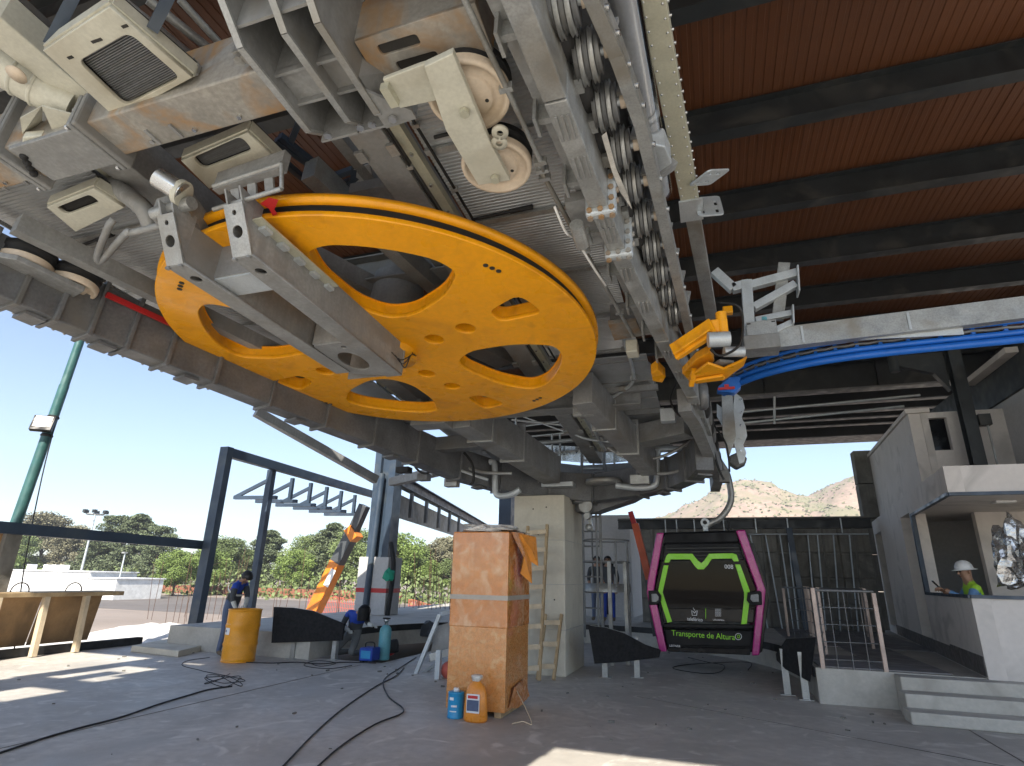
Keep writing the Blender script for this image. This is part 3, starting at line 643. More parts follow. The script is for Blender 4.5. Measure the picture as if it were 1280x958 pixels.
# ---- main cross beam
cb = T('main_cross_beam', 'rust-stained grey cross beam with bolted collars at upper left', 'beam', W((0, -2.85, .3)))
XL = -3.3
b = MT(); b.box(XL, 2.15, -2.995, -2.70, .30, .72); b.build('box_section', 'galv_rust', cb, .012)
me = curve_plate([(1.45, -3.0), (2.16, -3.01), (2.16, -2.74), (1.45, -2.69)], [rounded([(1.55, -2.95), (1.80, -2.95), (1.80, -2.88), (1.55, -2.88)], .025), rounded([(1.60, -2.83), (1.86, -2.83), (1.86, -2.76), (1.60, -2.76)], .025)], .02, .002)
mesh_obj('slotted_plate', me, 'galv_rust', TM @ Matrix.Translation((0, 0, .285)), cb)
b = MT(); b.box(1.5, 1.9, -2.97, -2.74, .292, .2975); b.build('slot_backing', 'groove', cb)
for (ax, ay), (bx_, by) in (((108, 165), (187, 226)), ((22, 205), (98, 258))):
    p, q = PM(ax, ay, .28), PM(bx_, by, .28); xm = (p.x+q.x)/2
    for dx in (-.025, .025):
        b = MT(); b.box(xm+dx-.02, xm+dx+.02, -3.06, -2.63, .235, .78); b.build('collar', 'galv_dull', cb, .015)
    b = MT(); bolts_row(b, (xm-.045, -2.66, .25), (xm-.045, -2.66, .7), 4, (-1, 0, 0)); bolts_row(b, (xm-.045, -3.03, .25), (xm-.045, -3.03, .7), 4, (-1, 0, 0)); b.build('collar_bolts', 'steel_bright', cb)
for px, py in ((185, 165), (215, 158), (15, 240), (40, 232)):
    p = PM(px, py, .3); b = MT(); b.box(p.x-.012, p.x+.012, p.y-.02, p.y+.24 if p.y+.24 < -2.72 else -2.72, .285, .2995); b.build('rib', 'galv_dull', cb)
b = MT(); b.box(-1.35, -.62, -3.0, -2.68, .262, .298); b.build('cover_plate', 'galv_dull', cb, .006)
b = MT(); b.box(-.5, .3, -3.06, -2.998, .42, .50); b.build('ledge', 'galv', cb)
# ---- hanger bracket with longitudinal plates
hg = T('hanger_bracket', 'stiffened grey hanger bracket crossing under the rust-stained beam', 'bracket', W((1.2, -3, .1)))
def hplate(x, drop=.1, ye=-2.56):
    pr = [(x, -4.6, .62), (x, -4.6, .42), (x, -3.55, .32), (x, -3.25, drop), (x, ye-.12, drop), (x, ye, drop+.1), (x, ye, .62)]
    b = MT(); b.prism(pr, (.016, 0, 0)); b.build('web_plate', 'galv_dull', hg)
    for (p, q) in zip(pr[1:6], pr[2:6]):
        b = MT(); b.beam((p[0]+.008, p[1], p[2]-.006), (q[0]+.008, q[1], q[2]-.006), .04, .016); b.build('flange_edge', 'galv', hg)
for x in (.94, 1.22, 1.42): hplate(x)
for (x0, x1) in ((.956, 1.22), (1.236, 1.42)):
    for y in (-3.32, -3.02, -2.82, -2.57): b = MT(); b.box(x0, x1, y, y+.016, .16 if y < -2.6 else .12, .6); b.build('stiffener', 'galv_dull', hg)
    b = MT(); b.box(x0, x1, -3.02, -2.82, .2, .21); b.build('shelf', 'galv_dull', hg)
b = MT(); b.prism([(1.42, -2.56, .1), (1.42, -2.85, .1), (1.62, -2.62, .12), (1.62, -2.56, .12)], (0, 0, .02)); b.build('toe_plate', 'galv_dull', hg)
b = MT(); b.prism([(1.436, -2.9, .12), (1.436, -2.56, .12), (1.62, -2.56, .14), (1.62, -2.6, .5), (1.436, -2.9, .5)], (0, 0, .012)); b.build('toe_web', 'galv_dull', hg)
b = MT(); [b.bolt((x, -2.62, .095), (0, 0, -1), .026) for x in (1.05, 1.28, 1.36, 1.5)]; b.build('bolts', 'steel_bright', hg)
b = MT(); b.box(.9, 1.45, -4.6, -2.56, .62, .64); b.build('top_plate', 'galv_dull', hg)
b = MT(); b.box(.70, .92, -3.12, -3.04, .32, .44); bolts_row(b, (.73, -3.08, .31), (.89, -3.08, .31), 4, (0, 0, -1), .035, .03); b.build('roller_block', 'galv', hg)
# ---- longitudinal inner beams above the wheel
for (x0, x1, o0, lab) in ((.9, 1.16, .47, 'right'), (-1.16, -.9, .47, 'left')):
    lb = T('longitudinal_beam', f'grey box beam running above the yellow wheel on its {lab} side', 'beam', W((x0, 2, .5)), 'beams above the wheel')
    b = MT(); b.box(x0, x1, -2.55, 6.2, o0, o0+.36); b.build('box_section', 'galv_dull', lb, .008)
    b = MT(); b.box(x0+.29 if x0 > 0 else x1-.37, x0+.37 if x0 > 0 else x1-.29, -2.55, 5.6, o0+.05, o0+.12); b.build('side_rail', 'zinc_yellow', lb)
    b = MT(); bolts_row(b, (x0+.33 if x0 > 0 else x1-.33, -2.3, o0+.048), (x0+.33 if x0 > 0 else x1-.33, 5.2, o0+.048), 24, (0, 0, -1), .014, .02); b.build('rail_bolts', 'steel_bright', lb)
# diagonal members seen through the wheel openings
for i, (p, q, w_) in enumerate([((-.75, -1.1, .75), (.6, 1.9, .75), .3), ((.25, -1.9, .7), (.55, .2, .7), .14), ((-.5, 0.2, .8), (-1.6, 2.6, .8), .26), ((.55, -2.4, .9), (.72, 2.4, .9), .1)]):
    b = MT(); b.beam(p, q, w_, .2); tag(b.build('diagonal_brace', 'galv_dull' if i != 1 else 'galv'), ['wide grey brace seen through the openings of the yellow wheel', 'slim grey brace in the nearest opening of the yellow wheel', 'grey brace behind the left opening of the yellow wheel', 'thin lengthwise bar above the middle of the yellow wheel'][i], 'brace')
for i, (p, q) in enumerate([((-2.3, 2.75, .42), (2.3, 2.75, .42)), ((-2.6, -.2, .9), (2.4, -.2, .9))]):
    b = MT(); b.ibeam(p, q, .22, .32, .02); tag(b.build('cross_member', 'galv_dull'), ['grey cross member just beyond the yellow wheel', 'grey cross member above the middle of the yellow wheel'][i], 'beam')
# ---- corrugated soffit sheets
def soffit(x0, x1, y0, y1, off):
    b = MT(); n = max(6, int((y1-y0)/.034)); pts = []
    for i in range(n):
        y = y0+(y1-y0)*i/n; s_ = (y1-y0)/n
        pts += [(y, 0), (y+s_*.45, 0), (y+s_*.6, .007), (y+s_*.85, .007)]
    pts.append((y1, 0)); k = len(pts)
    b.add([(x0, y, off+z) for y, z in pts]+[(x1, y, off+z) for y, z in pts], [(i, i+1, k+i+1, k+i) for i in range(k-1)])
    b.add([(x0, y, off+z+.004) for y, z in pts]+[(x1, y, off+z+.004) for y, z in pts], [(i, k+i, k+i+1, i+1) for i in range(k-1)])
    return b
sf = T('ribbed_soffit', 'ribbed metal soffit sheets between the yellow wheel and the right girder', 'soffit', W((1.8, 1, .6)))
ys = [-2.62, -1.9, -1.05, -.15, .75, 1.65]
for a_, c_ in zip(ys, ys[1:]):
    soffit(1.30, 2.36+.02*(a_+2), a_+.01, c_-.01, .6).build('soffit_sheet', 'sheet', sf)
    b = MT(); b.box(1.3, 2.4, c_-.025, c_+.025, .57, .595); b.build('joint_bar', 'galv', sf)
for a_, c_ in ((1.65, 2.6), (2.6, 3.5), (3.5, 4.4), (4.4, 5.3)):
    b = MT(); b.box(1.3, 2.5, a_+.02, c_-.02, .5, .52); b.build('flat_sheet', 'sheet', sf)
    b = MT(); b.beam((1.3, c_, .46), (2.55, c_, .46), .06, .08); b.build('joint_bar', 'galv_dull', sf)
sf2 = T('ribbed_soffit', 'ribbed metal soffit sheets on the left beyond the cross beam', 'soffit', W((-1.8, 0, .55)))
for a_, c_ in zip(ys, ys[1:]):
    soffit(-2.75, -1.3, a_+.01, c_-.01, .5).build('soffit_sheet', 'sheet', sf2)
    b = MT(); b.box(-2.75, -1.3, c_-.02, c_+.02, .47, .495); b.build('joint_bar', 'galv', sf2)
for a_, c_ in ((1.65, 2.6), (2.6, 3.4)):
    b = MT(); b.box(-2.6, -1.3, a_+.02, c_-.02, .5, .52); b.build('flat_sheet', 'sheet', sf2)
for i, (a_, c_) in enumerate((((543, 172), (590, 160)), ((590, 275), (650, 262)), ((88, 312), (130, 297)))):
    b = MT(); p, q = PM(*a_, .57 if i < 2 else .47), PM(*c_, .57 if i < 2 else .47); b.cyl(p, q, .014); b.cyl(p.lerp(q, .8), q+(q-p)*.25, .022)
    tag(b.build('gas_strut', 'wire_black'), ['black strut on the soffit beside the beige guide wheels', 'black strut on the soffit above the near rim of the yellow wheel', 'black strut on the soffit at the far left'][i], 'strut')
# ---- side girders and the curved far end
ringpx = [(-120, 335), (-55, 362), (0, 385), (50, 406), (94, 423), (140, 441), (190, 460), (250, 483), (320, 510), (390, 536), (450, 558), (505, 579), (560, 600), (615, 615), (680, 626), (745, 630), (810, 622), (850, 613), (878, 602), (893, 588)]
rp = [PM(x, y, -.3) for x, y in ringpx]
rg = T('curved_girder', 'dark grey segmented girder with bolted flanges along the left and round the far end', 'girder', W((-3, 2, -.2)))
GH = .52
def inward(i):
    a_, c_ = rp[max(0, i-1)], rp[min(len(rp)-1, i+1)]; d = (c_-a_).normalized(); return Vector((d.y, -d.x, 0))
for i in range(len(rp)-1):
    a_, c_ = rp[i], rp[i+1]; na, nc = inward(i), inward(i+1); wd = .26
    b = MT(); q0, q1 = a_.lerp(c_, .015), c_.lerp(a_, .015)
    b.add([q0, q1, q1+nc*wd, q0+na*wd, q0+Vector((0, 0, GH)), q1+Vector((0, 0, GH)), q1+nc*wd+Vector((0, 0, GH)), q0+na*wd+Vector((0, 0, GH))],
          [(0, 1, 2, 3), (7, 6, 5, 4), (0, 4, 5, 1), (3, 2, 6, 7), (0, 3, 7, 4), (1, 5, 6, 2)])
    b.build('girder_segment', 'grey_steel', rg, .01)
    # rib plates over each segment joint
    t = (c_-a_).normalized()
    b = MT(); b.add([a_+t*s_-na*.035+na*u+Vector((0, 0, z)) for s_ in (-.02, .02) for u in (0, wd+.07) for z in (-.03, GH+.03)], [(0, 1, 3, 2), (4, 6, 7, 5), (0, 4, 5, 1), (2, 3, 7, 6), (0, 2, 6, 4), (1, 5, 7, 3)])
    b.build('joint_flange', 'grey_steel', rg, .006)
    if 2 <= i <= 7:
        b = MT()
        for s_ in (-.03, .05): 
            for z in (.03, .14, .26, .38): b.bolt(a_+t*(s_*2.5)-na*.04+Vector((0, 0, z)), tuple(-na), .018, .02)
        b.build('flange_bolts', 'galv', rg)
        m_ = a_.lerp(c_, .45)
        b = MT(); b.ball(m_-na*.01+Vector((0, 0, .25)), .055, 8); b.build('boss', 'galv_light', rg)
    if i % 2 == 0:
        m_ = a_.lerp(c_, .6); b = MT(); b.add([m_+t*s_+na*u+Vector((0, 0, z)) for s_ in (-.08, .08) for u in (-.02, .2) for z in (-.035, -.004)], [(0, 1, 3, 2), (4, 6, 7, 5), (0, 4, 5, 1), (2, 3, 7, 6), (0, 2, 6, 4), (1, 5, 7, 3)]); b.build('pad', 'grey_steel', rg)
# red strip on the inner top of the left girder
b = MT(); q0, q1 = rp[4]+inward(4)*.31+Vector((0, 0, .40)), rp[8]+inward(8)*.31+Vector((0, 0, .40)); b.beam(q0, q1, .03, .05); tag(b.build('red_cable_tray', 'red'), 'red strip running along the inner side of the left girder', 'strip')
b = MT(); q0, q1 = rp[1]+inward(1)*.55+Vector((0, 0, .5)), rp[9]+inward(9)*.55+Vector((0, 0, .5)); b.beam(q0, q1, .12, .16); tag(b.build('inner_rail', 'galv_dull'), 'grey inner rail alongside the left girder', 'rail')
# right girder: straight, with bolted splice plates
ge = T('straight_girder', 'pale galvanised girder with bolted splice plates right of the guide wheels', 'girder', W((2.5, 0, 0)))
gp = [PM(x, y, 0.0) for x, y in ((600, -60), (700, 180), (770, 338), (820, 430), (862, 505), (893, 585))]
gx = lambda y: next((a_.x+(c_.x-a_.x)*(y-a_.y)/(c_.y-a_.y) for a_, c_ in zip(gp, gp[1:]) if y <= c_.y), gp[-1].x)
cuts_ = [-4.2, -2.55, -1.62, -1.12, .4, 1.9, 3.4]
for k, (y0, y1) in enumerate(zip(cuts_, cuts_[1:])):
    h_ = .0 if k < 3 else -.0
    b = MT(); wv = .13; b.prism([(gx(y0), y0+.005, h_), (gx(y1), y1-.005, h_), (gx(y1)+wv, y1-.005, h_), (gx(y0)+wv, y0+.005, h_)], (0, 0, .46)); b.build('girder_length', 'galv', ge, .008)
    for q in (.2, .55):
        yy = y0+(y1-y0)*q
        b = MT()
        for s_ in (-.035, 0, .035): b.box(gx(yy)+.065+s_-.008, gx(yy)+.065+s_+.008, yy-.09, yy+.09, h_-.012, h_-.001)
        b.build('groove_marks', 'galv_dull', ge)
    b = MT()
    for q in range(3): yy = y0+(y1-y0)*(q+.5)/3; b = MT(); b.box(gx(yy)+wv, gx(yy)+wv+.045, yy-.05, yy+.05, .26, .4); b.build('lug', 'galv', ge)
for y in (-1.62, -1.12):
    b = MT(); b.box(gx(y)-.03, gx(y)+.18, y-.035, y+.035, -.05, .5); b.build('splice_plate', 'galv_light', ge, .02)
    b = MT()
    for x_ in (0, .075, .15): b.bolt((gx(y)+x_, y-.036, -.02), (0, -1, 0), .02); b.bolt((gx(y)+x_, y, -.05), (0, 0, -1), .022)
    for z in (.06, .15, .24, .33, .42): b.bolt((gx(y)+.15, y-.036, z), (0, -1, 0), .02); b.bolt((gx(y)+.18, y, z), (1, 0, 0), .022)
    b.build('splice_bolts', 'galv_rust', ge)
b = MT(); p = PM(697, 238, .0); b.cyl((gx(-1.5)-.13, -1.52, .0), (gx(-1.5)-.13, -1.3, -.02), .05); b.build('tube_stub', 'galv', ge)
b = MT(); b.box(gx(-1.4)-.2, gx(-1.4), -1.62, -1.12, .12, .2); b.build('shelf_bracket', 'galv_dull', ge)
b = MT(); b.tube(smooth_pts([PM(693, 258, .1), PM(707, 290, .02), PM(720, 300, .05), PM(742, 335, .02), PM(757, 357, .05)], 6), .010, 8)
tag(b.build('white_hose', 'white_plastic'), 'thin white hose hanging beside the right girder', 'hose')
# secondary web left of it
b = MT(); b.prism([(gx(-4)-.16, -4, .22), (gx(.6)-.16, .6, .22), (gx(.6)-.06, .6, .22), (gx(-4)-.06, -4, .22)], (0, 0, .3)); tag(b.build('inner_rail', 'galv_dull'), 'grey inner rail between the guide wheels and the right girder', 'rail')
# ---- guide wheels: pale discs with rubber tyres
def guide_wheel(t, o, r):
    d = MT().lathe([(.03, -.06), (r*.55, -.06), (r*.6, -.045), (r*.62, -.03), (r*.84, -.03), (r*.86, -.06), (r*.97, -.06), (r, -.04), (r, .0)], o, n=48).build('wheel_disc', 'beige_disc', t)
    MT().lathe([(r, .0), (r*.95, .015), (r*.95, .05), (r, .065)], o, n=48).build('tyre', 'rubber', d)
    MT().lathe([(r, .065), (r, .11), (.02, .11)], o, n=48).build('back_disc', 'rubber', d)
    b = MT()
    for k in range(3): a_ = k*2.1+.4; b.cyl((o[0]+r*.45*math.cos(a_), o[1]+r*.45*math.sin(a_), -.063+o[2]), (o[0]+r*.45*math.cos(a_), o[1]+r*.45*math.sin(a_), -.05+o[2]), .012, n=8)
    b.build('drain_hole', 'groove', d)
g1, g2 = PM(586, 114, .22), PM(621, 203, .22)
wa = T('guide_wheel_assembly', 'cream arm with two beige black-tyred guide wheels near the top', 'guide wheels', W((1.8, -2.4, .1)))
guide_wheel(wa, g1, .245); guide_wheel(wa, g2, .235)
b = MT(); b.prism([PM(x, y, .05) for x, y in ((540, 112), (530, 84), (566, 67), (612, 178), (638, 226), (598, 232), (557, 163))], (0, 0, .05)); b.build('arm_plate', 'cream_paint', wa, .006)
b = MT(); b.prism([PM(x, y, .11) for x, y in ((478, 100), (525, 82), (567, 70), (575, 120), (500, 136))], (0, 0, .03)); b.build('mount_plate', 'cream_paint', wa, .006)
for px, py in ((581, 139), (619, 222)): b = MT(); b.bolt(PM(px, py, .045), (0, 0, -1), .03, .03); b.build('axle_nut', 'zinc_yellow', wa)
b = MT(); b.lathe([(.02, 0), (.05, 0), (.05, .02), (.02, .02)], PM(625, 167, .06)); b.lathe([(.02, 0), (.05, 0), (.05, .02), (.02, .02)], PM(624, 180, .06)); b.build('eyelet', 'cream_paint', wa)
b = MT(); p = PM(485, 110, .1); b.box(p.x-.03, p.x+.02, p.y-.03, p.y+.1, .06, .11); b.build('clamp', 'zinc_yellow', wa)
wl2 = T('guide_wheel_assembly', 'grey arm with two black-tyred guide wheels at the left picture edge', 'guide wheels', W(PM(60, 340, .05)))
g3, g4 = PM(92, 354, .08), PM(33, 328, .08)
guide_wheel(wl2, g3, .2); guide_wheel(wl2, g4, .2)
b = MT(); b.prism([PM(x, y, -.04) for x, y in ((-10, 320), (20, 325), (105, 365), (85, 376), (-10, 345))], (0, 0, .05)); b.build('arm_plate', 'galv_dull', wl2, .006)
# ---- tyre conveyor between right girder and slim rail
tc_ = T('tyre_conveyor', 'row of black conveyor tyres and grey pulleys beside the pale girder', 'conveyor', W((2.7, 0, .4)))
for k, (px, py) in enumerate(((703, 10), (733, 72), (755, 135), (773, 188), (787, 232), (801, 275), (813, 310), (823, 340), (832, 366), (840, 390))):
    p = PM(px, py, .34); x, y = p.x, p.y
    ty = MT().lathe([(.06, -.07), (.15, -.07), (.18, -.04), (.185, 0), (.18, .04), (.15, .07), (.06, .07)], (x-.11, y-.12, .46), (1, 0, 0), 24).build('tyre', 'rubber', tc_)
    for j, rr in enumerate((.13, .155, .14, .15, .12)):
        xx = x-.05+.03*j; MT().lathe([(.03, -.011), (rr, -.011), (rr-.018, 0), (rr, .011), (.03, .011)], (xx, y+.01*(j % 2), .36), (1, 0, 0), 24).build('pulley', 'galv' if j % 2 else 'grey_steel', ty)
    b = MT(); b.cyl((x-.1, y, .36), (x+.13, y, .36), .025); b.build('axle', 'galv_light', ty); b = MT(); b.cyl((x+.1, y, .36), (x+.135, y, .36), .042, n=8); b.build('axle_nut', 'beige_disc', ty)
    b = MT(); b.beam((x+.12, y-.05, .36), (x+.16, y-.05, .52), .03, .07); b.build('mount', 'galv_dull', ty)
b2 = MT(); b2.prism([(2.36, -4.2, .74), (2.72, -4.2, .74), (2.95, .9, .74), (2.6, .9, .74)], (0, 0, .04)); tag(b2.build('conveyor_cover', 'grey_steel'), 'dark cover plate above the row of conveyor tyres', 'cover')
b = MT(); 
pts = [(gx(-3.4+.18*k)+.22+.012*(k % 2), -3.4+.18*k, .33+.05*(k % 2)) for k in range(28)]
b.tube(smooth_pts(pts, 3), .011, 6); tag(b.build('drive_belt', 'rubber'), 'black drive belt looping along the conveyor tyres', 'belt')
b = MT(); b.add([PM(x, y, .2) for x, y in ((752, 170), (758, 165), (770, 210), (785, 245), (790, 262), (775, 240), (765, 215))], [(0, 1, 2, 3, 4, 5, 6)]); b.add([PM(x, y, .215) for x, y in ((752, 170), (758, 165), (770, 210), (785, 245), (790, 262), (775, 240), (765, 215))], [(6, 5, 4, 3, 2, 1, 0)])
tag(b.build('plastic_strip', 'film'), 'torn pale plastic strip hanging by the conveyor tyres', 'plastic')
# ---- slim rail, wrapped duct, yellow-grey rail
s0, s1 = PM(731, -20, .3), PM(895, 600, .05)
sr = T('slim_rail', 'slim galvanised angle rail right of the conveyor tyres', 'rail', W((2.9, 0, .3)))
sp = [PM(x, y, .3) for x, y in ((722, -40), (770, 70), (800, 155), (832, 290), (862, 420), (880, 510))]
for a_, c_ in zip(sp, sp[1:]):
    b = MT(); b.beam(a_, c_, .075, .03); b.beam(a_+Vector((.035, 0, .07)), c_+Vector((.035, 0, .07)), .012, .12); b.build('rail_length', 'galv', sr)
b = MT()
for a_, c_ in zip(sp, sp[1:]):
    for q in (.2, .5, .8): b.bolt(a_.lerp(c_, q)+Vector((.03, 0, .04)), (1, 0, -.2), .02, .03)
b.build('bolts', 'steel_bright', sr)
dp = [PM(x, y, .75) for x, y in ((770, -30), (788, 60), (806, 150), (822, 240))]
du = T('wrapped_duct', 'round metal duct wrapped in clear film behind the slim rail', 'duct', W((2.9, -1.5, .8)))
b = MT(); b.cyl(dp[0], dp[2].lerp(dp[1], .1), .085, n=24); b.build('pipe', 'sheet', du); b = MT(); b.cyl(dp[2].lerp(dp[1], .05), dp[3], .095, n=24); b.build('pipe', 'sheet', du)
b = MT(); b.lathe([(.09, -.02), (.11, -.01), (.11, .03), (.09, .04)], dp[2].lerp(dp[1], .1), tuple(dp[2]-dp[1]), 24); b.build('band', 'galv_light', du)
b = MT(); b.cyl(dp[0], dp[3], .118, n=20, cap=False); b.build('film', 'film_clear', du)
yp = [PM(x, y, .9) for x, y in ((812, -20), (845, 150), (864, 262), (876, 330), (890, 402))]
yr = T('riveted_rail', 'pale riveted box rail hanging below the roof at upper centre right', 'rail', W((3.1, -.5, .9)))
def railbox(a_, c_, w_, h_, m):
    b = MT(); b.beam(a_+Vector((0, 0, h_/2)), c_+Vector((0, 0, h_/2)), w_, h_); b.build('rail_length', m, yr, .005)
railbox(yp[0], yp[2], .15, .2, 'zinc_yellow'); railbox(yp[2].lerp(yp[3], .06), yp[4], .13, .18, 'galv')
b = MT()
for k in range(22):
    q = yp[0].lerp(yp[2], k/21); b.ball(q+Vector((-.055, 0, 0)), .009, 5); b.ball(q+Vector((.055, .04, 0)), .009, 5); b.bolt(q+Vector((.075, 0, .1)), (1, 0, 0), .012)
b.build('rivets', 'steel_bright', yr)
b = MT(); q = yp[2]; b.box(q.x-.1, q.x+.1, q.y-.14, q.y+.14, .88, .9); b.build('splice_plate', 'galv_light', yr)
def slotplate(cx, cyy, z, ang, tilt):
    me = curve_plate(rounded([(-.11, -.16), (.11, -.16), (.11, .16), (-.11, .16)], .04), [rounded([(x-.015, y-.035), (x+.015, y-.035), (x+.015, y+.035), (x-.015, y+.035)], .012) for x in (-.06, .06) for y in (-.09, .03)], .012, .001)
    return mesh_obj('slotted_plate', me, 'galv_light', TM @ Matrix.Translation((cx, cyy, z)) @ Matrix.Rotation(rad(ang), 4, 'Z') @ Matrix.Rotation(rad(tilt), 4, 'X'), yr)
p = PM(887, 222, .95); slotplate(p.x, p.y, .95, -40, 30); p = PM(886, 258, .95); slotplate(p.x, p.y, .95, 8, 70)
b = MT(); p, q = PM(822, 185, .6), PM(828, 210, .6); b.prism([PM(805, 178, .55), PM(832, 184, .55), PM(840, 205, .55), PM(815, 222, .55), PM(808, 205, .55)], (0, 0, .18)); tag(b.build('saddle_bracket', 'galv_light', None, .01), 'pale blue-grey saddle bracket between slim rail and riveted rail', 'bracket')
b = MT(); b.beam(PM(818, 222, .6), PM(842, 205, .75), .08, .06); tag(b.build('saddle_strut', 'galv_dull'), 'short grey strut under the pale saddle bracket', 'strut')
# ================================================================ upper left: hatches, tubes, drum, spring
def hatch(name, quad, off, holes_px, label, grid_m):
    t = T(name, label, 'hatch', W(PM(*quad[0], off)))
    q = [PM(x, y, off) for x, y in quad]; hq = [PM(x, y, off) for x, y in holes_px]
    me = curve_plate([(p.x, p.y) for p in q], [rounded([(p.x, p.y) for p in hq], .06)], .02, .004)
    mesh_obj('frame_plate', me, 'cream_paint', TM @ Matrix.Translation((0, 0, off)), t)
    # slatted grille behind the opening
    u = (hq[1]-hq[0]); v = (hq[3]-hq[0]); n = 26
    for k in range(n):
        a_ = hq[0]+v*((k+.5)/n); c_ = hq[1]+(hq[2]-hq[1])*((k+.5)/n)
        b = MT(); b.beam(a_+Vector((0, 0, .035)), c_+Vector((0, 0, .035)), v.length/n*.55, .012); b.build('slat', grid_m, t)
    for k in range(7):
        a_ = hq[0]+u*((k+.5)/7); c_ = hq[3]+(hq[2]-hq[3])*((k+.5)/7)
        b = MT(); b.beam(a_+Vector((0, 0, .05)), c_+Vector((0, 0, .05)), .012, .015); b.build('bearer', grid_m, t)
    cc = sum(q, Vector())/4; b = MT(); b.prism([p+Vector((0, 0, .1)) for p in q], (0, 0, .02)); b.build('backing', 'groove', t)
    for a_, c_ in zip(q, q[1:]+q[:1]): b = MT(); b.beam(a_+Vector((0, 0, .055)), c_+Vector((0, 0, .055)), .03, .08); b.build('edge', 'cream_paint', t)
    return t
hA = hatch('large_hatch', [(56, 62), (138, 8), (240, 95), (146, 146)], .36, [(97, 75), (162, 38), (228, 96), (157, 132)], 'cream hatch with a large dark grille at the upper left', 'grey_steel')
b = MT()
for px, py in ((88, 72), (118, 52), (124, 50), (156, 33)): p = PM(px, py, .345); b.box(p.x-.02, p.x+.02, p.y-.008, p.y+.008, .342, .35)
b.build('slot', 'groove', hA)
hB = hatch('small_hatch', [(228, 200), (310, 165), (352, 205), (262, 234)], .45, [(240, 196), (302, 168), (318, 187), (255, 211)], 'smaller cream hatch with grille just beyond the rust-stained beam', 'grey_steel')
hC = hatch('small_hatch', [(60, 258), (118, 235), (155, 258), (95, 288)], .3, [(70, 258), (113, 241), (127, 252), (85, 268)], 'small cream hatch with a dark panel below the collar at far left', 'groove')
# posts of the hatch
for i, ((ax, ay), (bx, by)) in enumerate((((62, 55), (95, -10)), ((190, 38), (215, -12)))):
    b = MT(); b.beam(PM(ax, ay, .42), PM(bx, by, .6), .06, .06); tag(b.build('hatch_strut', 'navy_steel'), ['blue-grey strut at the left corner of the large hatch', 'blue-grey strut right of the large hatch'][i], 'strut')
tr = T('trough_beam', 'long pale beam left of the large hatch', 'beam', W(PM(60, 80, .5)))
b = MT(); b.prism([PM(x, y, .5) for x, y in ((-60, -5), (0, 22), (147, 148), (130, 160), (0, 62), (-60, 20))], (0, 0, .2)); b.build('beam', 'cream_paint', tr, .008)
dr = T('cream_drum', 'cream cylindrical motor housing at the left edge above the spring', 'motor', W(PM(40, 100, .5)))
a_, c_ = PM(-30, 65, .62), PM(95, 135, .5)
b = MT(); b.cyl(a_, c_, .13, n=28); b.build('housing', 'cream_paint', dr)
for q in (.42, .62): b = MT(); b.lathe([(.132, -.012), (.142, 0), (.132, .012)], a_.lerp(c_, q), tuple(c_-a_), 28); b.build('band', 'cream_paint', dr)
b = MT(); b.lathe([(.0, 0), (.05, 0), (.06, -.015), (.0, -.015)], PM(22, 92, .46), (0, .2, 1), 20); b.build('cap', 'beige_disc', dr)
spg = T('spring_unit', 'black coil spring held in a cream folded bracket at the left', 'spring', W(PM(45, 165, .3)))
p = PM(43, 168, .42); q = PM(46, 148, .62)
hel = [p+(q-p)*(k/60)+Vector((.05*math.cos(k*.75), .05*math.sin(k*.75), 0)) for k in range(61)]
b = MT(); b.tube(hel, .011, 6); b.build('coil', 'rubber', spg); b = MT(); b.cyl(p-Vector((0, 0, .1)), q, .02); b.build('rod', 'steel_bright', spg)
b = MT(); pts = [PM(x, y, .34) for x, y in ((52, 133), (103, 147), (80, 184), (72, 178))]
b.prism(pts, (0, 0, .012)); b.build('side_plate', 'cream_paint', spg)
b = MT(); b.prism([PM(52, 133, .34), PM(25, 148, .34), PM(28, 168, .36), PM(52, 160, .5)], (0, 0, .012)); b.build('side_plate', 'cream_paint', spg)
b = MT(); b.prism([PM(x, y, .3) for x, y in ((28, 172), (52, 170), (57, 184), (40, 192), (26, 186))], (0, 0, .06)); b.build('foot', 'cream_paint', spg, .01)
b = MT()
for k in range(4): b.ball(PM(30+k*4, 196+k*7, .26), .028, 7)
b.build('nuts', 'rubber', spg)
# longitudinal tubes and dark underside at upper left
for i, (a_, c_, r_, m) in enumerate((((150, 0), (262, 90), .035, 'galv'), ((185, 0), (270, 68), .03, 'galv'), ((225, 0), (275, 55), .025, 'galv'))):
    b = MT(); b.cyl(PM(*a_, .85), PM(*c_, .85), r_); tag(b.build('handrail_tube', m), ['grey handrail tube nearest the large hatch', 'middle grey handrail tube above the large hatch', 'thin grey handrail tube beside the hanger bracket'][i], 'tube')
b = MT(); b.box(-3.3, -1.0, -4.6, -2.4, 1.05, 1.1); tag(b.build('service_deck', 'grey_steel'), 'dark service deck plate over the machinery at upper left', 'deck')
for i, (x0, y0, x1, y1) in enumerate(((-3.2, -2.62, -1.0, -2.0), (-3.2, -3.9, -.95, -3.1))):
    b = MT(); b.box(x0, x1, y0, y1, .78, .84); tag(b.build('deck_plate', 'galv_dull'), ['grey deck plate behind the cross beam at far left', 'grey deck plate before the cross beam at far left'][i], 'plate')
lvr = T('louvre_grille', 'dark louvred grille at the top picture edge behind the hanger bracket', 'grille', W((1.9, -3.8, .55)))
for k in range(18):
    b = MT(); y = -4.3+.065*k; b.box(1.5, 2.3, y, y+.03, .55, .64); b.build('slat', 'grey_steel', lvr)
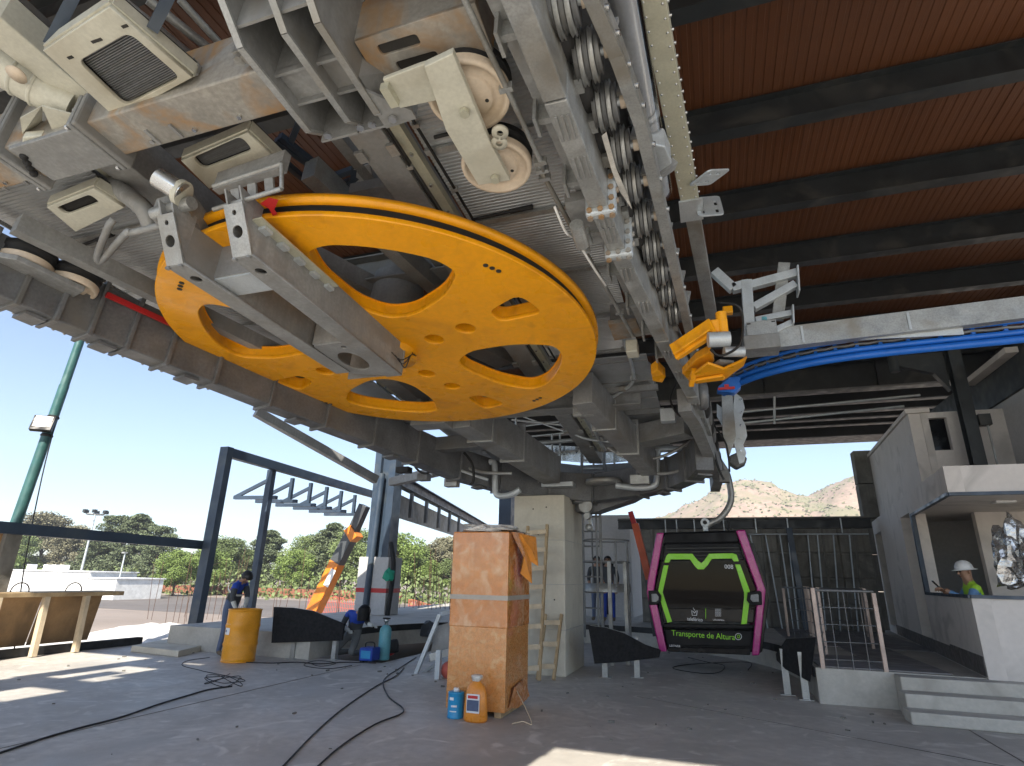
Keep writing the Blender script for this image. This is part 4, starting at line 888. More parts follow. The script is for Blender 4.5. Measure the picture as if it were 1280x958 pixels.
# blue-grey walkway truss behind the small hatch
tw = T('walkway_truss', 'blue-grey walkway truss between small hatch and yellow wheel', 'truss', W((.6, -1.9, .8)))
for a_, c_ in (((352, 200), (405, 245)), ((345, 175), (440, 245)), ((390, 247), (465, 215)), ((385, 232), (462, 205)), ((400, 247), (405, 225)), ((425, 240), (460, 207)), ((352, 205), (375, 150)), ((440, 240), (445, 190)), ((350, 170), (430, 235))):
    b = MT(); b.beam(PM(*a_, .8), PM(*c_, .84), .045, .05); b.build('member', 'navy_steel', tw)
b = MT(); b.prism([PM(x, y, .8) for x, y in ((442, 212), (462, 205), (465, 222), (445, 232))], (0, 0, .01)); b.build('plate', 'galv_light', tw)
b = MT(); b.box(.55, .9, -1.75, -1.3, .5, .6); b.build('tray', 'grey_steel', tw)

# ================================================================ right-hand rail junction
ZJ = 3.62; YJ = 6.75
def Pj(px, py, dy=0): return P(px, py, y=YJ+dy)
jb = T('rail_bracket', 'pale grey welded bracket frame holding the branching rail', 'bracket', Pj(940, 420))
def pb(a_, c_, w_=.11, h_=.11, m='galv_light', nm='member', dy=0, par=None):
    b = MB(); b.beam(Pj(*a_, dy), Pj(*c_, dy), w_, h_, up=(0, 1, 0)); return b.build(nm, m, par or jb, .006)
pb((933, 352), (938, 435), .12, .12); pb((893, 340), (917, 362)); pb((915, 361), (936, 356)); pb((936, 358), (996, 342), .1, .1); pb((942, 385), (994, 356), .09, .1)
pb((944, 401), (990, 392), .07, .08); pb((962, 417), (990, 404), .07, .08)
for (u, v_) in (((996, 336), (998, 368)), ((990, 385), (991, 408))): pb(u, v_, .02, .2, nm='end_plate')
pb((980, 330), (972, 400), .13, .08, 'galv', 'hanger_strap', .05)
b = MB(); q = Pj(952, 412, -.12); b.box(q.x-.16, q.x+.16, YJ-.14, YJ-.12, q.z-.1, q.z+.1); b.build('face_plate', 'galv', jb, .004)
b = MB()
for sx in (-.13, .13):
    for sz in (-.075, .075): b.box(q.x+sx-.02, q.x+sx+.02, YJ-.143, YJ-.1395, q.z+sz-.008, q.z+sz+.008)
b.build('slot', 'groove', jb)
b = MB(); b.cyl(Pj(955, 402), Pj(955, 398), .05); b.build('pin', 'gas_blue', jb)
b = MB(); q = Pj(950, 433); b.box(q.x-.18, q.x+.2, YJ-.15, YJ+.15, q.z-.08, q.z+.09); b.build('junction_block', 'galv_dull', jb, .01)
bm = T('transverse_rail', 'pale grey channel rail branching off to the right', 'rail', Pj(1130, 410))
a_, c_ = Pj(968, 423), Pj(1290, 383)
b = MB(); b.chan(a_+Vector((0, .05, 0)), c_+Vector((0, .05, 0)), .12, .24, .02, side=-1); b.build('channel', 'galv', bm)
for t_ in (.12, .55): 
    p = a_.lerp(c_, t_); MB().box(p.x-.012, p.x+.012, p.y-.02, p.y+.1, p.z-.1, p.z+.1).build('stiffener', 'galv_light', bm)
me = curve_plate([(-.6, -.07), (.62, .0), (.62, .08), (.52, .08)], [ringpts(.1+.22*k, .015, .0001, 4) for k in range(0)], .012) if False else None
p = Pj(1165, 416); MB().prism([(p.x-.7, p.y+.06, p.z+.02), (p.x+.3, p.y+.06, p.z-.03), (p.x+.3, p.y+.06, p.z+.1), (p.x-.7, p.y+.06, p.z+.06)], (0, .012, 0)).build('scalloped_plate', 'galv_light', bm)
# blue chain rail
ZB2 = 3.98
bl = T('blue_rail', 'bright blue curved chain rail below the pale channel', 'rail', P(1100, 440, z=ZB2))
cpx = [(1330, 418), (1280, 424), (1200, 432), (1120, 440), (1060, 447), (1010, 455), (970, 464), (940, 473), (915, 484), (905, 492)]
cp = smooth_pts([P(x, y, z=ZB2) for x, y in cpx], 4)
for nm, dz, r_ in (('lower_tube', 0, .042), ('middle_tube', .078, .034), ('upper_tube', .2, .024)):
    b = MB(); b.tube([p+Vector((0, .03*dz, dz)) for p in cp], r_, 8); b.build(nm, 'blue_rail', bl)
b = MB()
for a_, c_ in zip(cp, cp[1:]): b.beam(a_+Vector((0, .02, .03)), c_+Vector((0, .02, .03)), .02, .09)
b.build('web', 'blue_rail', bl)
for k in range(1, len(cp)-1, 2):
    b = MB(); b.beam(cp[k]+Vector((0, .02, -.02)), cp[k]+Vector((0, .02, .2)), .035, .03); b.build('spacer', 'blue_rail', bl)
b = MB(); b.tube([p+Vector((0, .0+.012*(i % 2), .135+.016*(i % 2))) for i, p in enumerate(cp)], .018, 6); b.build('chain', 'grey_steel', bl)
p = P(912, 480, z=ZB2); b = MB(); b.prism([P(x, y, y=p.y-.05) for x, y in ((898, 483), (912, 472), (926, 470), (926, 484), (918, 491), (896, 489))], (0, .14, 0)); b.build('end_plate', 'blue_rail', bl, .006)
b = MB(); q = P(908, 486, y=p.y-.06); b.box(q.x-.1, q.x+.1, q.y-.02, q.y, q.z-.015, q.z+.015); b.box(q.x-.02, q.x+.03, q.y-.025, q.y, q.z-.01, q.z+.05); b.build('red_lever', 'red', bl)
p = P(1103, 443, z=ZB2); MB().box(p.x-.04, p.x+.04, p.y-.05, p.y-.03, p.z-.03, p.z+.03).build('tag_plate', 'galv_light', bl)
# yellow rail switch
ysw = T('yellow_switch', 'yellow rail switch arms where the blue rail meets the line', 'rail switch', P(890, 450, z=ZJ))
def yz(poly, z, th, nm='arm', m='yellow'): b = MB(); b.prism([P(x, y, z=z) for x, y in poly], (0, 0, th)); return b.build(nm, m, ysw, .01)
b = MB(); b.beam(P(842, 441, z=ZJ), P(892, 408, z=ZJ+.15), .05, .17); b.beam(P(846, 445, z=ZJ-.04), P(892, 415, z=ZJ+.1), .16, .02); b.build('upper_arm', 'yellow', ysw, .004)
b = MB(); q = P(895, 410, z=ZJ+.2); b.box(q.x-.09, q.x+.1, q.y-.14, q.y+.1, q.z-.12, q.z+.03); b.cyl(q+Vector((.05, -.1, -.13)), q+Vector((.05, -.1, .1)), .05); b.build('head_block', 'yellow', ysw, .012)
yz([(853, 468), (870, 450), (888, 440), (893, 452), (880, 470), (862, 478)], ZJ, .08, 'curved_arm')
yz([(862, 472), (885, 455), (905, 462), (928, 452), (934, 448), (930, 458), (905, 476), (870, 480)], ZJ-.1, .03, 'lower_plate')
b = MB(); b.beam(P(864, 482, z=ZJ-.15), P(868, 462, z=ZJ-.05), .05, .05); b.beam(P(868, 477, z=ZJ-.12), P(905, 471, z=ZJ-.12), .1, .03); b.build('link', 'yellow', ysw, .006)
yz([(886, 461), (900, 452), (918, 454), (912, 463), (890, 466)], ZJ-.05, .03, 'grey_cam', 'galv_dull')
q = P(909, 388, y=YJ-.1); MB().box(q.x-.05, q.x+.06, q.y-.04, q.y+.05, q.z-.05, q.z+.04).build('upper_block', 'yellow', ysw, .01)
b = MB(); b.cyl(P(885, 425, z=ZJ), P(912, 424, z=ZJ), .07, n=14); b.build('actuator', 'galv_light', ysw); b = MB(); b.cyl(P(905, 440, z=ZJ), P(930, 440, z=ZJ), .05); b.build('actuator', 'galv_light', ysw)
b = MB(); b.tube(smooth_pts([P(888, 437, z=ZJ), P(900, 445, z=ZJ-.05), P(920, 436, z=ZJ), P(928, 420, z=ZJ+.1), P(925, 385, z=ZJ+.3), P(900, 378, z=ZJ+.4)], 6), .012, 6)
tag(b.build('black_hose', 'wire_black'), 'black hydraulic hose looping over the yellow switch', 'hose')
b = MT(); q = PM(822, 470, .0); b.prism([PM(x, y, -.02) for x, y in ((814, 468), (822, 462), (832, 472), (828, 479), (816, 477))], (0, 0, .12)); tag(b.build('yellow_stop_block', 'yellow', None, .01), 'small yellow block on the inner side of the right girder', 'block')
b = MT(); q = PM(792, 440, .1); b.box(q.x-.07, q.x+.05, q.y-.09, q.y+.07, .06, .2); tag(b.build('junction_box', 'cream_paint', None, .01), 'cream junction box beside the right girder', 'box')
b = MT(); b.prism([PM(x, y, .3) for x, y in ((760, 405), (795, 402), (803, 420), (768, 426))], (0, 0, .04)); b.build('tmp', 'galv_rust'); tag(bpy.data.objects['tmp'], 'rust-stained plate between the yellow wheel and right girder', 'plate'); bpy.data.objects['tmp'].name = 'gusset_plate'
b = MT(); b.beam(PM(765, 400, .45), PM(800, 395, .45), .2, .25); tag(b.build('short_cross_tube', 'galv_dull'), 'short grey tube between the yellow wheel and right girder', 'beam')
# hanging scalloped guide plates and chain below the junction
sg = T('guide_plates', 'pale scalloped guide plates hanging beyond the yellow switch', 'guide', P(915, 540, y=9.4))
def pp(poly, y, th, nm, m, par): b = MB(); b.prism([P(x, y_, y=y) for x, y_ in poly], (0, th, 0)); return b.build(nm, m, par, .004)
pp([(918, 490), (928, 498), (931, 510), (927, 522), (932, 532), (934, 545), (929, 556), (933, 566), (930, 578), (924, 580), (914, 540)], 9.4, .04, 'scalloped_plate', 'galv_light', sg)
pp([(902, 488), (915, 488), (920, 545), (910, 575), (903, 540)], 9.3, .05, 'strap', 'galv', sg)
pp([(896, 505), (906, 512), (905, 535), (896, 520)], 9.5, .04, 'plate', 'galv_light', sg)
b = MB()
for k in range(5): b.bolt(P(926, 500+16*k, y=9.395), (0, -1, 0), .02, .02)
b.build('bolts', 'steel_bright', sg)
rch = T('roller_chain', 'dark roller chain hanging beyond the yellow switch', 'chain', P(890, 540, y=9))
for i in range(9):
    c_ = P(878+2.6*i, 495+11.5*i, y=7.2+.5*i); MB().lathe([(.03, -.06), (.15, -.06), (.18, -.03), (.18, .03), (.15, .06), (.03, .06)], c_, (1, .1, 0), 16).build('roller', 'rubber' if i % 2 else 'grey_steel', rch)
b = MT(); cpt = [PM(x, y, .05) for x, y in ((855, 500), (868, 520), (885, 560), (897, 590), (893, 605))]
for a_, c_ in zip(cpt, cpt[1:]): b.beam(a_, c_, .16, .3)
tag(b.build('rail_stretch', 'galv_dull'), 'grey rail stretch beyond the yellow switch reaching the far curve', 'rail')
b = MB(); q = P(921, 573, y=10.4)
hz = [(q.x-.12, q.y, q.z+.05), (q.x+.05, q.y, q.z+.12), (q.x+.17, q.y, q.z+.0), (q.x+.12, q.y, q.z-.1), (q.x-.02, q.y, q.z-.17), (q.x-.13, q.y, q.z-.08)]
b.prism(hz, (0, .25, 0)); tag(b.build('wrapped_sensor', 'grey_steel', None, .03), 'plastic-wrapped box under the far end of the guide plates', 'box')

# ================================================================ far end: cross members, pillar and its steel head
fm = T('machinery_framework', 'heavy grey frame beams converging above the concrete pillar', 'frame', W((.5, 4, 0)))
def fbeam(a_, c_, o1, o2, w_, h_, m='grey_steel'):
    b = MT(); p, q = PM(*a_, o1), PM(*c_, o2); b.beam(p+Vector((0, 0, h_/2)), q+Vector((0, 0, h_/2)), w_, h_); b.build('beam', m, fm, .008)
fbeam((575, 535), (690, 605), .0, -.1, .34, .5, 'galv_dull'); fbeam((728, 505), (812, 595), .0, -.15, .26, .42, 'galv_dull')
fbeam((545, 565), (608, 560), .0, .0, .2, .22); fbeam((788, 560), (862, 545), .1, .1, .3, .3, 'galv_dull'); fbeam((690, 505), (815, 480), .5, .5, .3, .3, 'galv_dull')
b = MT(); p, q = PM(600, 540, .02), PM(728, 500, .02); b.box(-.9, -.35, 2.2, 2.45, .0, .3); b.build('cleat', 'galv_dull', fm)
b = MT(); q = PM(722, 520, .0); b.box(q.x-.05, q.x+.22, q.y-.06, q.y+.0, -.02, .28); b.bolt((q.x, q.y-.06, .05), (0, -1, 0), .03); b.bolt((q.x+.15, q.y-.06, .05), (0, -1, 0), .03); b.build('flange_plate', 'galv', fm)
PY = 10.36
pil = T('concrete_pillar', 'tall square cream concrete pillar in the middle under the machinery', 'pillar', (-3, PY+.75, 0))
b = MB(); b.box(-3.47, -2.51, PY, PY+1.5, .0, 3.0); b.build('shaft', 'concrete_pillar', pil, .02)
b = MB()
for z in (.72, 1.45, 2.2): b.box(-3.474, -2.506, PY-.004, PY+1.504, z-.006, z+.006)
b.build('pour_joint', 'concrete', pil)
b = MB()
for (x, z) in ((-3.1, 2.75), (-2.85, 2.78), (-3.0, 2.3), (-2.7, 1.2), (-3.2, 1.1)): b.cyl((x, PY-.004, z), (x, PY+.01, z), .014, n=8)
b.build('tie_hole', 'groove', pil)
hd = T('pillar_saddle', 'grey steel head with round bearing plates on top of the concrete pillar', 'steel head', (-2.9, PY+.7, 3.0))
b = MB(); b.prism([P(x, y, y=PY+.9) for x, y in ((640, 612), (700, 604), (800, 596), (813, 598), (813, 612), (790, 625), (745, 640), (720, 640), (705, 618))], (0, .5, 0)); b.build('tapered_box', 'grey_steel', hd, .01)
for (px, py, r_) in ((662, 607, .32), (755, 604, .32)):
    q = P(px, py, y=PY+.35); b = MB(); b.lathe([(.01, 0), (r_, 0), (r_+.02, .02), (r_+.02, .07), (r_, .09), (.01, .09)], (q.x, q.y, q.z-.03), n=36); b.build('bearing_plate', 'galv', hd)
q = P(696, 606, y=PY+.1); MB().box(q.x-.3, q.x+.3, q.y, q.y+.25, q.z-.03, q.z+.05).build('shim_plate', 'galv_light', hd)
b = MB(); q = P(733, 633, y=PY+.75); b.cyl(q+Vector((0, -.1, 0)), q+Vector((0, .1, 0)), .13, n=18); b.cyl(q+Vector((.03, -.15, -.2)), q+Vector((.03, .05, -.2)), .06); b.beam(q, q+Vector((.1, 0, -.45)), .07, .07); b.ball(q+Vector((.05, -.05, -.4)), .07); b.build('motor', 'galv', hd)
# bent pipes hanging below the far frame
for i, pth in enumerate(([(612, 578, 2.6), (618, 580, 2.6), (619, 612, 2.6), (624, 620, 2.6), (640, 618, 2.6), (650, 612, 2.6)], [(862, 562, 4.6), (828, 562, 4.6), (822, 568, 4.6), (821, 600, 4.6), (815, 608, 4.6), (795, 610, 4.6), (770, 607, 4.6)])):
    yy = 9.6 if i == 0 else 10.2
    b = MB(); b.tube(smooth_pts([P(x, y, y=yy) for x, y, _ in pth], 5), .055, 12); tag(b.build('bent_pipe', 'galv_light'), ['bent galvanised pipe left of the pillar head', 'bent galvanised pipe right of the pillar head'][i], 'pipe')
# catwalk behind the pillar head
cw = T('catwalk', 'curved steel catwalk with handrails and short ladder behind the pillar', 'catwalk', P(720, 590, y=14))
def cwb(a_, c_, y0, y1, r_, m='galv'): b = MB(); b.cyl(P(*a_, y=y0), P(*c_, y=y1), r_, n=8); b.build('rail', m, cw)
cwb((640, 525), (830, 545), 14, 13.2, .03); cwb((655, 556), (800, 543), 12.5, 12.5, .05)
for a_, c_ in (((643, 520), (760, 505)), ((640, 535), (770, 518)), ((640, 548), (800, 532)), ((640, 516), (720, 545))): cwb(a_, c_, 15, 15, .02, 'galv_light')
for px in (645, 690, 700, 742, 768, 786): cwb((px, 520 if px < 660 else 543), (px, 585), 13, 13, .025)
b = MB(); b.prism([P(x, y, y=13.2) for x, y in ((670, 556), (755, 560), (800, 555), (800, 575), (750, 580), (690, 575), (670, 570))], (0, .04, 0)); b.build('shiny_panel', 'steel_bright', cw)
b = MB(); b.prism([P(x, y, y=12.9) for x, y in ((672, 576), (725, 582), (800, 578), (800, 588), (725, 592), (672, 588))], (0, .6, 0)); b.build('deck_edge', 'grey_steel', cw)
for px in (728, 756): b = MB(); b.beam(P(px, 540, y=12.3), P(px-1, 600, y=12.3), .05, .08, up=(0, 1, 0)); b.build('ladder_stile', 'grey_steel', cw)
for py in (562, 575, 586, 596): b = MB(); b.beam(P(728, py, y=12.3), P(756, py, y=12.3), .06, .03); b.build('rung', 'galv', cw)
# thin rails in front of the far roof beams at the right
rl = T('roof_railing', 'thin pale railing in front of the far roof beams', 'railing', P(1000, 520, y=15.5))
for a_, c_ in (((920, 516), (1150, 494)), ((920, 530), (1130, 508))): b = MB(); b.cyl(P(*a_, y=15.6), P(*c_, y=15.6), .03, n=8); b.build('rail', 'galv_light', rl)
b = MB(); b.cyl(P(968, 496, y=15.6), P(968, 530, y=15.6), .03, n=8); b.build('upright', 'galv_light', rl)
b = MB(); b.cyl(P(1000, 455, y=15), P(1098, 452, y=15), .02, n=6)

# ================================================================ fine detail on the machinery: clips, conduits, seams, cables
def conduit(name, label, pts, r_, m, clips=0):
    t = T(name, label, 'conduit', W(pts[0])); b = MT(); b.tube(smooth_pts(pts, 4), r_, 8); b.build('tube', m, t)
    n = len(pts)
    for k in range(clips):
        q = (k+.5)/clips*(n-1); i = min(int(q), n-2); c = Vector(pts[i]).lerp(Vector(pts[i+1]), q-i); b = MT(); b.box(c.x-r_*2.2, c.x+r_*2.2, c.y-.015, c.y+.015, c.z-r_*1.3, c.z+r_*1.6); b.build('clip', 'galv', t)
conduit('conduit', 'thin grey conduit clipped beside the pale girder near the guide wheels', [(gx(-3.6)-.22, -3.6, .18), (gx(-2)-.22, -2, .17), (gx(-1.8)-.26, -1.8, .2), (gx(.6)-.26, .6, .2)], .018, 'galv', 7)
conduit('conduit', 'black cable clipped along the edge of the ribbed soffit', [(1.36, -2.5, .55), (1.38, -1.2, .54), (1.36, .2, .55), (1.38, 1.6, .54)], .012, 'wire_black', 6)
conduit('conduit', 'grey conduit under the soffit just beyond the yellow wheel', [(2.3, 1.0, .48), (2.28, 2.2, .44), (2.0, 2.6, .4), (1.5, 3.2, .35), (1.45, 4.8, .3)], .022, 'galv_light', 6)
conduit('conduit', 'thin cable along the grey longitudinal beam right of the wheel hub', [(1.2, -2.4, .45), (1.2, 0, .44), (1.2, 2.4, .45)], .010, 'wire_black', 5)
conduit('conduit', 'grey conduit along the left soffit above the guide wheels', [(-2.6, -2.6, .42), (-2.55, -1, .4), (-2.6, 1.0, .42), (-2.3, 2.4, .4)], .02, 'galv', 6)
for x0, s_ in ((.9, 1), (1.16, -1), (-1.16, 1), (-.9, -1)):
    par = [o for o in COL.objects if o.name.startswith('longitudinal_beam')][0 if x0 > 0 else 1]
    for k in range(9):
        y = -2.1+.9*k; b = MT(); b.box(x0-.035, x0+.035, y-.05, y+.05, .44, .468); b.build('cleat', 'galv', par)
for k in range(14):
    x = -2.9+.37*k
    if .85 < x < 1.5: continue
    b = MT(); b.bolt((x, -2.75, .3), (0, 0, -1), .016, .018); o = b.build('bolts', 'steel_bright', cb)
# flange plates, stiffeners and seams on the far frame
for (px, py, o1, w_, h_) in ((600, 550, .0, .42, .6), (640, 575, -.04, .42, .6), (755, 535, -.02, .34, .52), (785, 566, -.08, .34, .52)):
    q = PM(px, py, o1); b = MT(); b.box(q.x-w_/2, q.x+w_/2, q.y-.02, q.y+.02, o1-.04, o1+h_); b.build('flange_plate', 'galv', fm, .006)
    b = MT(); [b.bolt((q.x+sx*(w_/2-.05), q.y-.02, o1+z), (0, -1, 0), .02, .018) for sx in (-1, 1) for z in (.02, .16, .3, .44)]; b.build('bolts', 'steel_bright', fm)
ft_ = T('far_pipework', 'tangle of thin pipes and hoses around the pillar top', 'pipes', P(740, 600, y=10.6))
for k, (pts, yy, r_, m) in enumerate((([(560, 575), (600, 590), (640, 592)], 9.2, .03, 'galv'), ([(580, 566), (590, 580), (592, 600), (588, 606)], 8.8, .022, 'rubber'), ([(520, 560), (545, 575), (575, 588), (610, 600)], 9.0, .025, 'galv_light'), ([(760, 560), (790, 575), (830, 570), (870, 548)], 9.6, .025, 'galv'), ([(795, 590), (835, 592), (868, 580), (884, 560)], 9.8, .03, 'galv_dull'), ([(870, 520), (876, 545), (890, 560), (898, 585), (905, 600)], 9.2, .018, 'wire_black'), ([(880, 500), (892, 530), (908, 556), (912, 590)], 9.0, .014, 'wire_black'), ([(700, 530), (730, 548), (780, 552), (815, 540)], 9.4, .022, 'galv_light'), ([(500, 552), (512, 566), (520, 585), (532, 592), (545, 585)], 8.6, .02, 'rubber'), ([(845, 480), (838, 500), (850, 520), (866, 512)], 7.6, .014, 'wire_black'))):
    b = MB(); b.tube(smooth_pts([P(x, y, y=yy) for x, y in pts], 5), r_, 7); b.build('pipe', m, ft_)
for k, (px, py, yy, sx, sz, m) in enumerate(((505, 588, 8.6, .12, .05, 'rubber'), (530, 597, 8.9, .1, .06, 'grey_steel'), (565, 604, 9.2, .12, .07, 'galv'), (800, 600, 9.9, .16, .08, 'galv'), (868, 594, 9.9, .1, .12, 'galv_light'), (905, 596, 10.1, .08, .1, 'grey_steel'), (655, 575, 9.4, .1, .12, 'grey_steel'), (835, 520, 7.9, .1, .09, 'galv_light'))):
    q = P(px, py, y=yy); b = MB(); b.box(q.x-sx, q.x+sx, q.y-.08, q.y+.08, q.z-sz, q.z+sz); b.build('fitting', m, ft_, .012)
# sheet seams and screws on flat soffit sheets
for k in range(5):
    b = MT(); y = 1.8+.62*k; b.box(1.32, 2.5, y-.006, y+.006, .488, .4985); b.build('seam', 'galv_dull', sf)
# angle brackets between the pale girder and soffit
for k in range(8):
    y = -2.9+.55*k; b = MT(); b.box(gx(y)-.12, gx(y)-.005, y-.02, y+.02, .1, .3); b.build('angle_bracket', 'galv', ge); b = MT(); b.box(gx(y)-.12, gx(y)-.1, y-.07, y+.07, .06, .3); b.build('angle_bracket', 'galv', ge)
# tie rods crossing the wheel openings high above
for i, (p, q) in enumerate((((-.2, -1.9, 1.1), (1.5, .9, .95)), ((.9, .2, 1.1), (1.9, 1.8, 1.0)))):
    b = MT(); b.cyl(p, q, .012, n=6); b.cyl(Vector(p).lerp(Vector(q), .5), Vector(p).lerp(Vector(q), .56), .024, n=8); tag(b.build('tie_rod', 'galv_light'), ['thin tie rod seen in the near opening of the yellow wheel', 'thin tie rod seen in the opening at the right of the yellow wheel'][i], 'tie rod')
# ================================================================ GONDOLA CABIN
CY = 11.5
def F(px, py, dy=0): return P(px, py, y=CY+dy)
cab = T('gondola_cabin', 'black gondola cabin with magenta corners and lime green stripes', 'gondola', F(885, 820))
def z5(x, y): return (720+x*.28195, 580+y*.28195)
def cpoly(pts, y0, y1, nm, m, par=cab, bev=.012):
    b = MB(); b.prism([F(*z5(x, y))+Vector((0, y0, 0)) for x, y in pts], (0, y1-y0, 0)); return b.build(nm, m, par, bev)
DEP = 1.75
outer = [(392, 300), (712, 292), (730, 298), (838, 545), (842, 610), (808, 846), (400, 832), (328, 560), (330, 530)]
# roof cap, floor pan, side walls of the shell
cpoly([(386, 303), (715, 293), (728, 330), (733, 352), (372, 360), (378, 330)], .05, DEP, 'roof', 'black_satin', bev=.04)
cpoly([(384, 740), (822, 748), (808, 838), (400, 826)], .06, DEP, 'floor_pan', 'black_satin', bev=.03)
cpoly([(728, 320), (836, 545), (838, 612), (806, 842), (798, 842), (826, 610), (824, 545), (718, 326)], .02, DEP, 'side_shell', 'black_gloss')
cpoly([(388, 320), (328, 540), (328, 570), (396, 828), (404, 828), (338, 570), (338, 540), (398, 320)], .02, DEP, 'side_shell', 'black_gloss')
pl = [(358, 307), (390, 305), (352, 520), (346, 560), (404, 832), (371, 832), (314, 570), (318, 520)]
pr_ = [(708, 296), (748, 293), (826, 520), (840, 560), (836, 610), (812, 848), (779, 850), (802, 600), (800, 550)]
for nm, pts in (('left', pl), ('right', pr_)):
    cpoly(pts, -.05, .07, 'corner_post', 'magenta', bev=.02); cpoly(pts, DEP-.05, DEP+.06, 'corner_post', 'magenta', bev=.02)
# right flank, doors seen edge-on
cpoly([(770, 352), (790, 350), (852, 560), (856, 605), (828, 835), (812, 846), (838, 605), (836, 560)], .1, DEP-.1, 'door', 'black_gloss', bev=.01)
# end wall: upper louvre band, window, lower band
cpoly([(392, 355), (722, 350), (745, 425), (380, 432)], .03, .06, 'upper_panel', 'black_satin')
for k in range(4): cpoly([(398-4*k, 372+16*k), (722+5*k, 368+16*k), (724+5*k, 375+16*k), (396-4*k, 379+16*k)], .012, .031, 'louvre', 'black_gloss', bev=.003)
gl = cpoly([(380, 433), (745, 427), (796, 555), (798, 612), (792, 642), (376, 640), (352, 560), (352, 548)], .035, .045, 'window', 'cabin_glass', bev=0)
cpoly([(380, 433), (745, 427), (796, 555), (798, 612), (792, 642), (376, 640), (352, 560), (352, 548)], DEP-.03, DEP-.02, 'window', 'cabin_glass', bev=0)
cpoly([(376, 641), (792, 643), (788, 705), (388, 700)], .015, .05, 'middle_panel', 'black_gloss')
cpoly([(388, 708), (788, 714), (784, 732), (393, 726)], -.01, .05, 'bumper_ledge', 'black_satin')
cpoly([(393, 735), (783, 741), (775, 812), (405, 806)], .01, .05, 'lower_panel', 'black_satin')
cpoly([(403, 812), (776, 818), (772, 848), (408, 832)], -.02, .05, 'bottom_bumper', 'black_gloss')
# bench inside
cpoly([(400, 600), (780, 600), (780, 640), (400, 640)], .5, .9, 'bench', 'grey_steel')
# stripes
def stripe(pts): cpoly(pts, .008, .03, 'stripe', 'lime', bev=.004)
stripe([(390, 438), (400, 408), (410, 398), (515, 398), (540, 428), (556, 440), (568, 428), (590, 398), (695, 396), (712, 402), (722, 432), (700, 433), (690, 420), (602, 422), (585, 448), (566, 468), (540, 468), (522, 448), (505, 424), (420, 424), (412, 438)])
stripe([(388, 450), (410, 450), (384, 570), (426, 700), (405, 705), (362, 570)])
stripe([(705, 446), (728, 446), (770, 560), (772, 590), (757, 710), (732, 712), (745, 600), (745, 570)])
# corner lamps
for pts in ([(322, 562), (362, 560), (380, 585), (378, 610), (360, 625), (325, 625)], [(760, 570), (812, 562), (822, 570), (824, 625), (775, 628), (756, 605)]):
    l = cpoly(pts, -.08, -.04, 'corner_lamp', 'black_satin', bev=.01)
    cx = sum(p[0] for p in pts)/6; cy_ = sum(p[1] for p in pts)/6
    cpoly([((x-cx)*.55+cx, (y-cy_)*.55+cy_) for x, y in pts], -.09, -.079, 'lens', 'galv_dull', l, bev=.004)
# lettering
fx = Matrix.Rotation(rad(90), 4, 'X'); sx_ = (F(*z5(700, 760))-F(*z5(500, 760))).length/200
def ctext(s, x, y, h, m, dy, sxy=1.0, rot=-1.2):
    p = F(*z5(x, y))+Vector((0, dy, 0)); text_obj('lettering', s, h*sx_*1.35, m, Matrix.Translation(p) @ fx @ Matrix.Rotation(rad(rot), 4, 'Z') @ Matrix.Scale(sxy, 4, (1, 0, 0)), cab)
ctext('Transporte de Altura', 562, 760, 26, 'lime_text', .004, .93); ctext('008', 678, 457, 20, 'white', .028, 1.0); ctext('teleférico', 527, 690, 17, 'white', .01, .8); ctext('URUAPAN', 632, 693, 8, 'white', .01); ctext('LEITNER', 438, 808, 10, 'white', .004, 1)
def mark(pts, closed, x0, y0, s_, m='white', dy=.008, r_=.006):
    b = MB(); q = [F(*z5(x0+x*s_, y0+y*s_))+Vector((0, dy, 0)) for x, y in pts]; b.tube(q, r_, 6, closed); b.build('emblem', m, cab)
mark([(-12, -10), (-4, -4), (0, 3), (4, -4), (12, -10), (10, 12), (-10, 12)], True, 525, 660, 1.0)
mark([(-6, -22), (-2, -14), (3, -10)], False, 525, 660, 1.0)
mark([(0, -22), (0, 25)], False, 575, 662, 1.0, 'lime')
for dx in (-9, 0, 9):
    for dyy in (-12, 0, 12): mark([(dx-3, dyy-4), (dx+3, dyy-4), (dx+3, dyy+4), (dx-3, dyy+4)], True, 630, 660, 1.0, r_=.004)
mark([(14*math.cos(a), 14*math.sin(a)) for a in [k*.45 for k in range(14)]], True, 720, 766, 1.0, 'white'); mark([(-5, 3), (0, 7), (5, 3), (5, -5), (0, -8), (-4, -3)], True, 720, 766, 1.0, 'lime')
# hanger arm
har = MB(); yh = CY+.85
hp_ = [P(*z5(580, 275), y=yh), P(*z5(600, 262), y=yh), P(*z5(640, 240), y=yh), P(*z5(675, 195), y=yh), P(*z5(688, 150), y=yh), P(*z5(682, 95), y=yh), P(*z5(668, 40), y=yh), P(*z5(640, -5), y=yh-.1), P(890, 560, y=yh-.2)]
har.tube(smooth_pts(hp_, 5), .062, 12); h1 = har.build('hanger_arm', 'galv', cab)
q = P(*z5(572, 262), y=yh); MB().cyl(q+Vector((0, -.09, 0)), q+Vector((0, .09, 0)), .085, n=18).build('pivot', 'galv_light', h1)
MB().cyl(q+Vector((0, -.1, 0)), q+Vector((0, -.088, 0)), .04, n=14).build('pivot_cap', 'groove', h1)
q2 = P(*z5(576, 300), y=yh); MB().beam(q, q2, .1, .12, up=(0, 1, 0)).build('yoke', 'galv_light', cab, .01)
MB().cyl(P(*z5(676, 240), y=yh), P(*z5(676, 300), y=yh), .02, n=8).build('damper', 'rubber', cab)

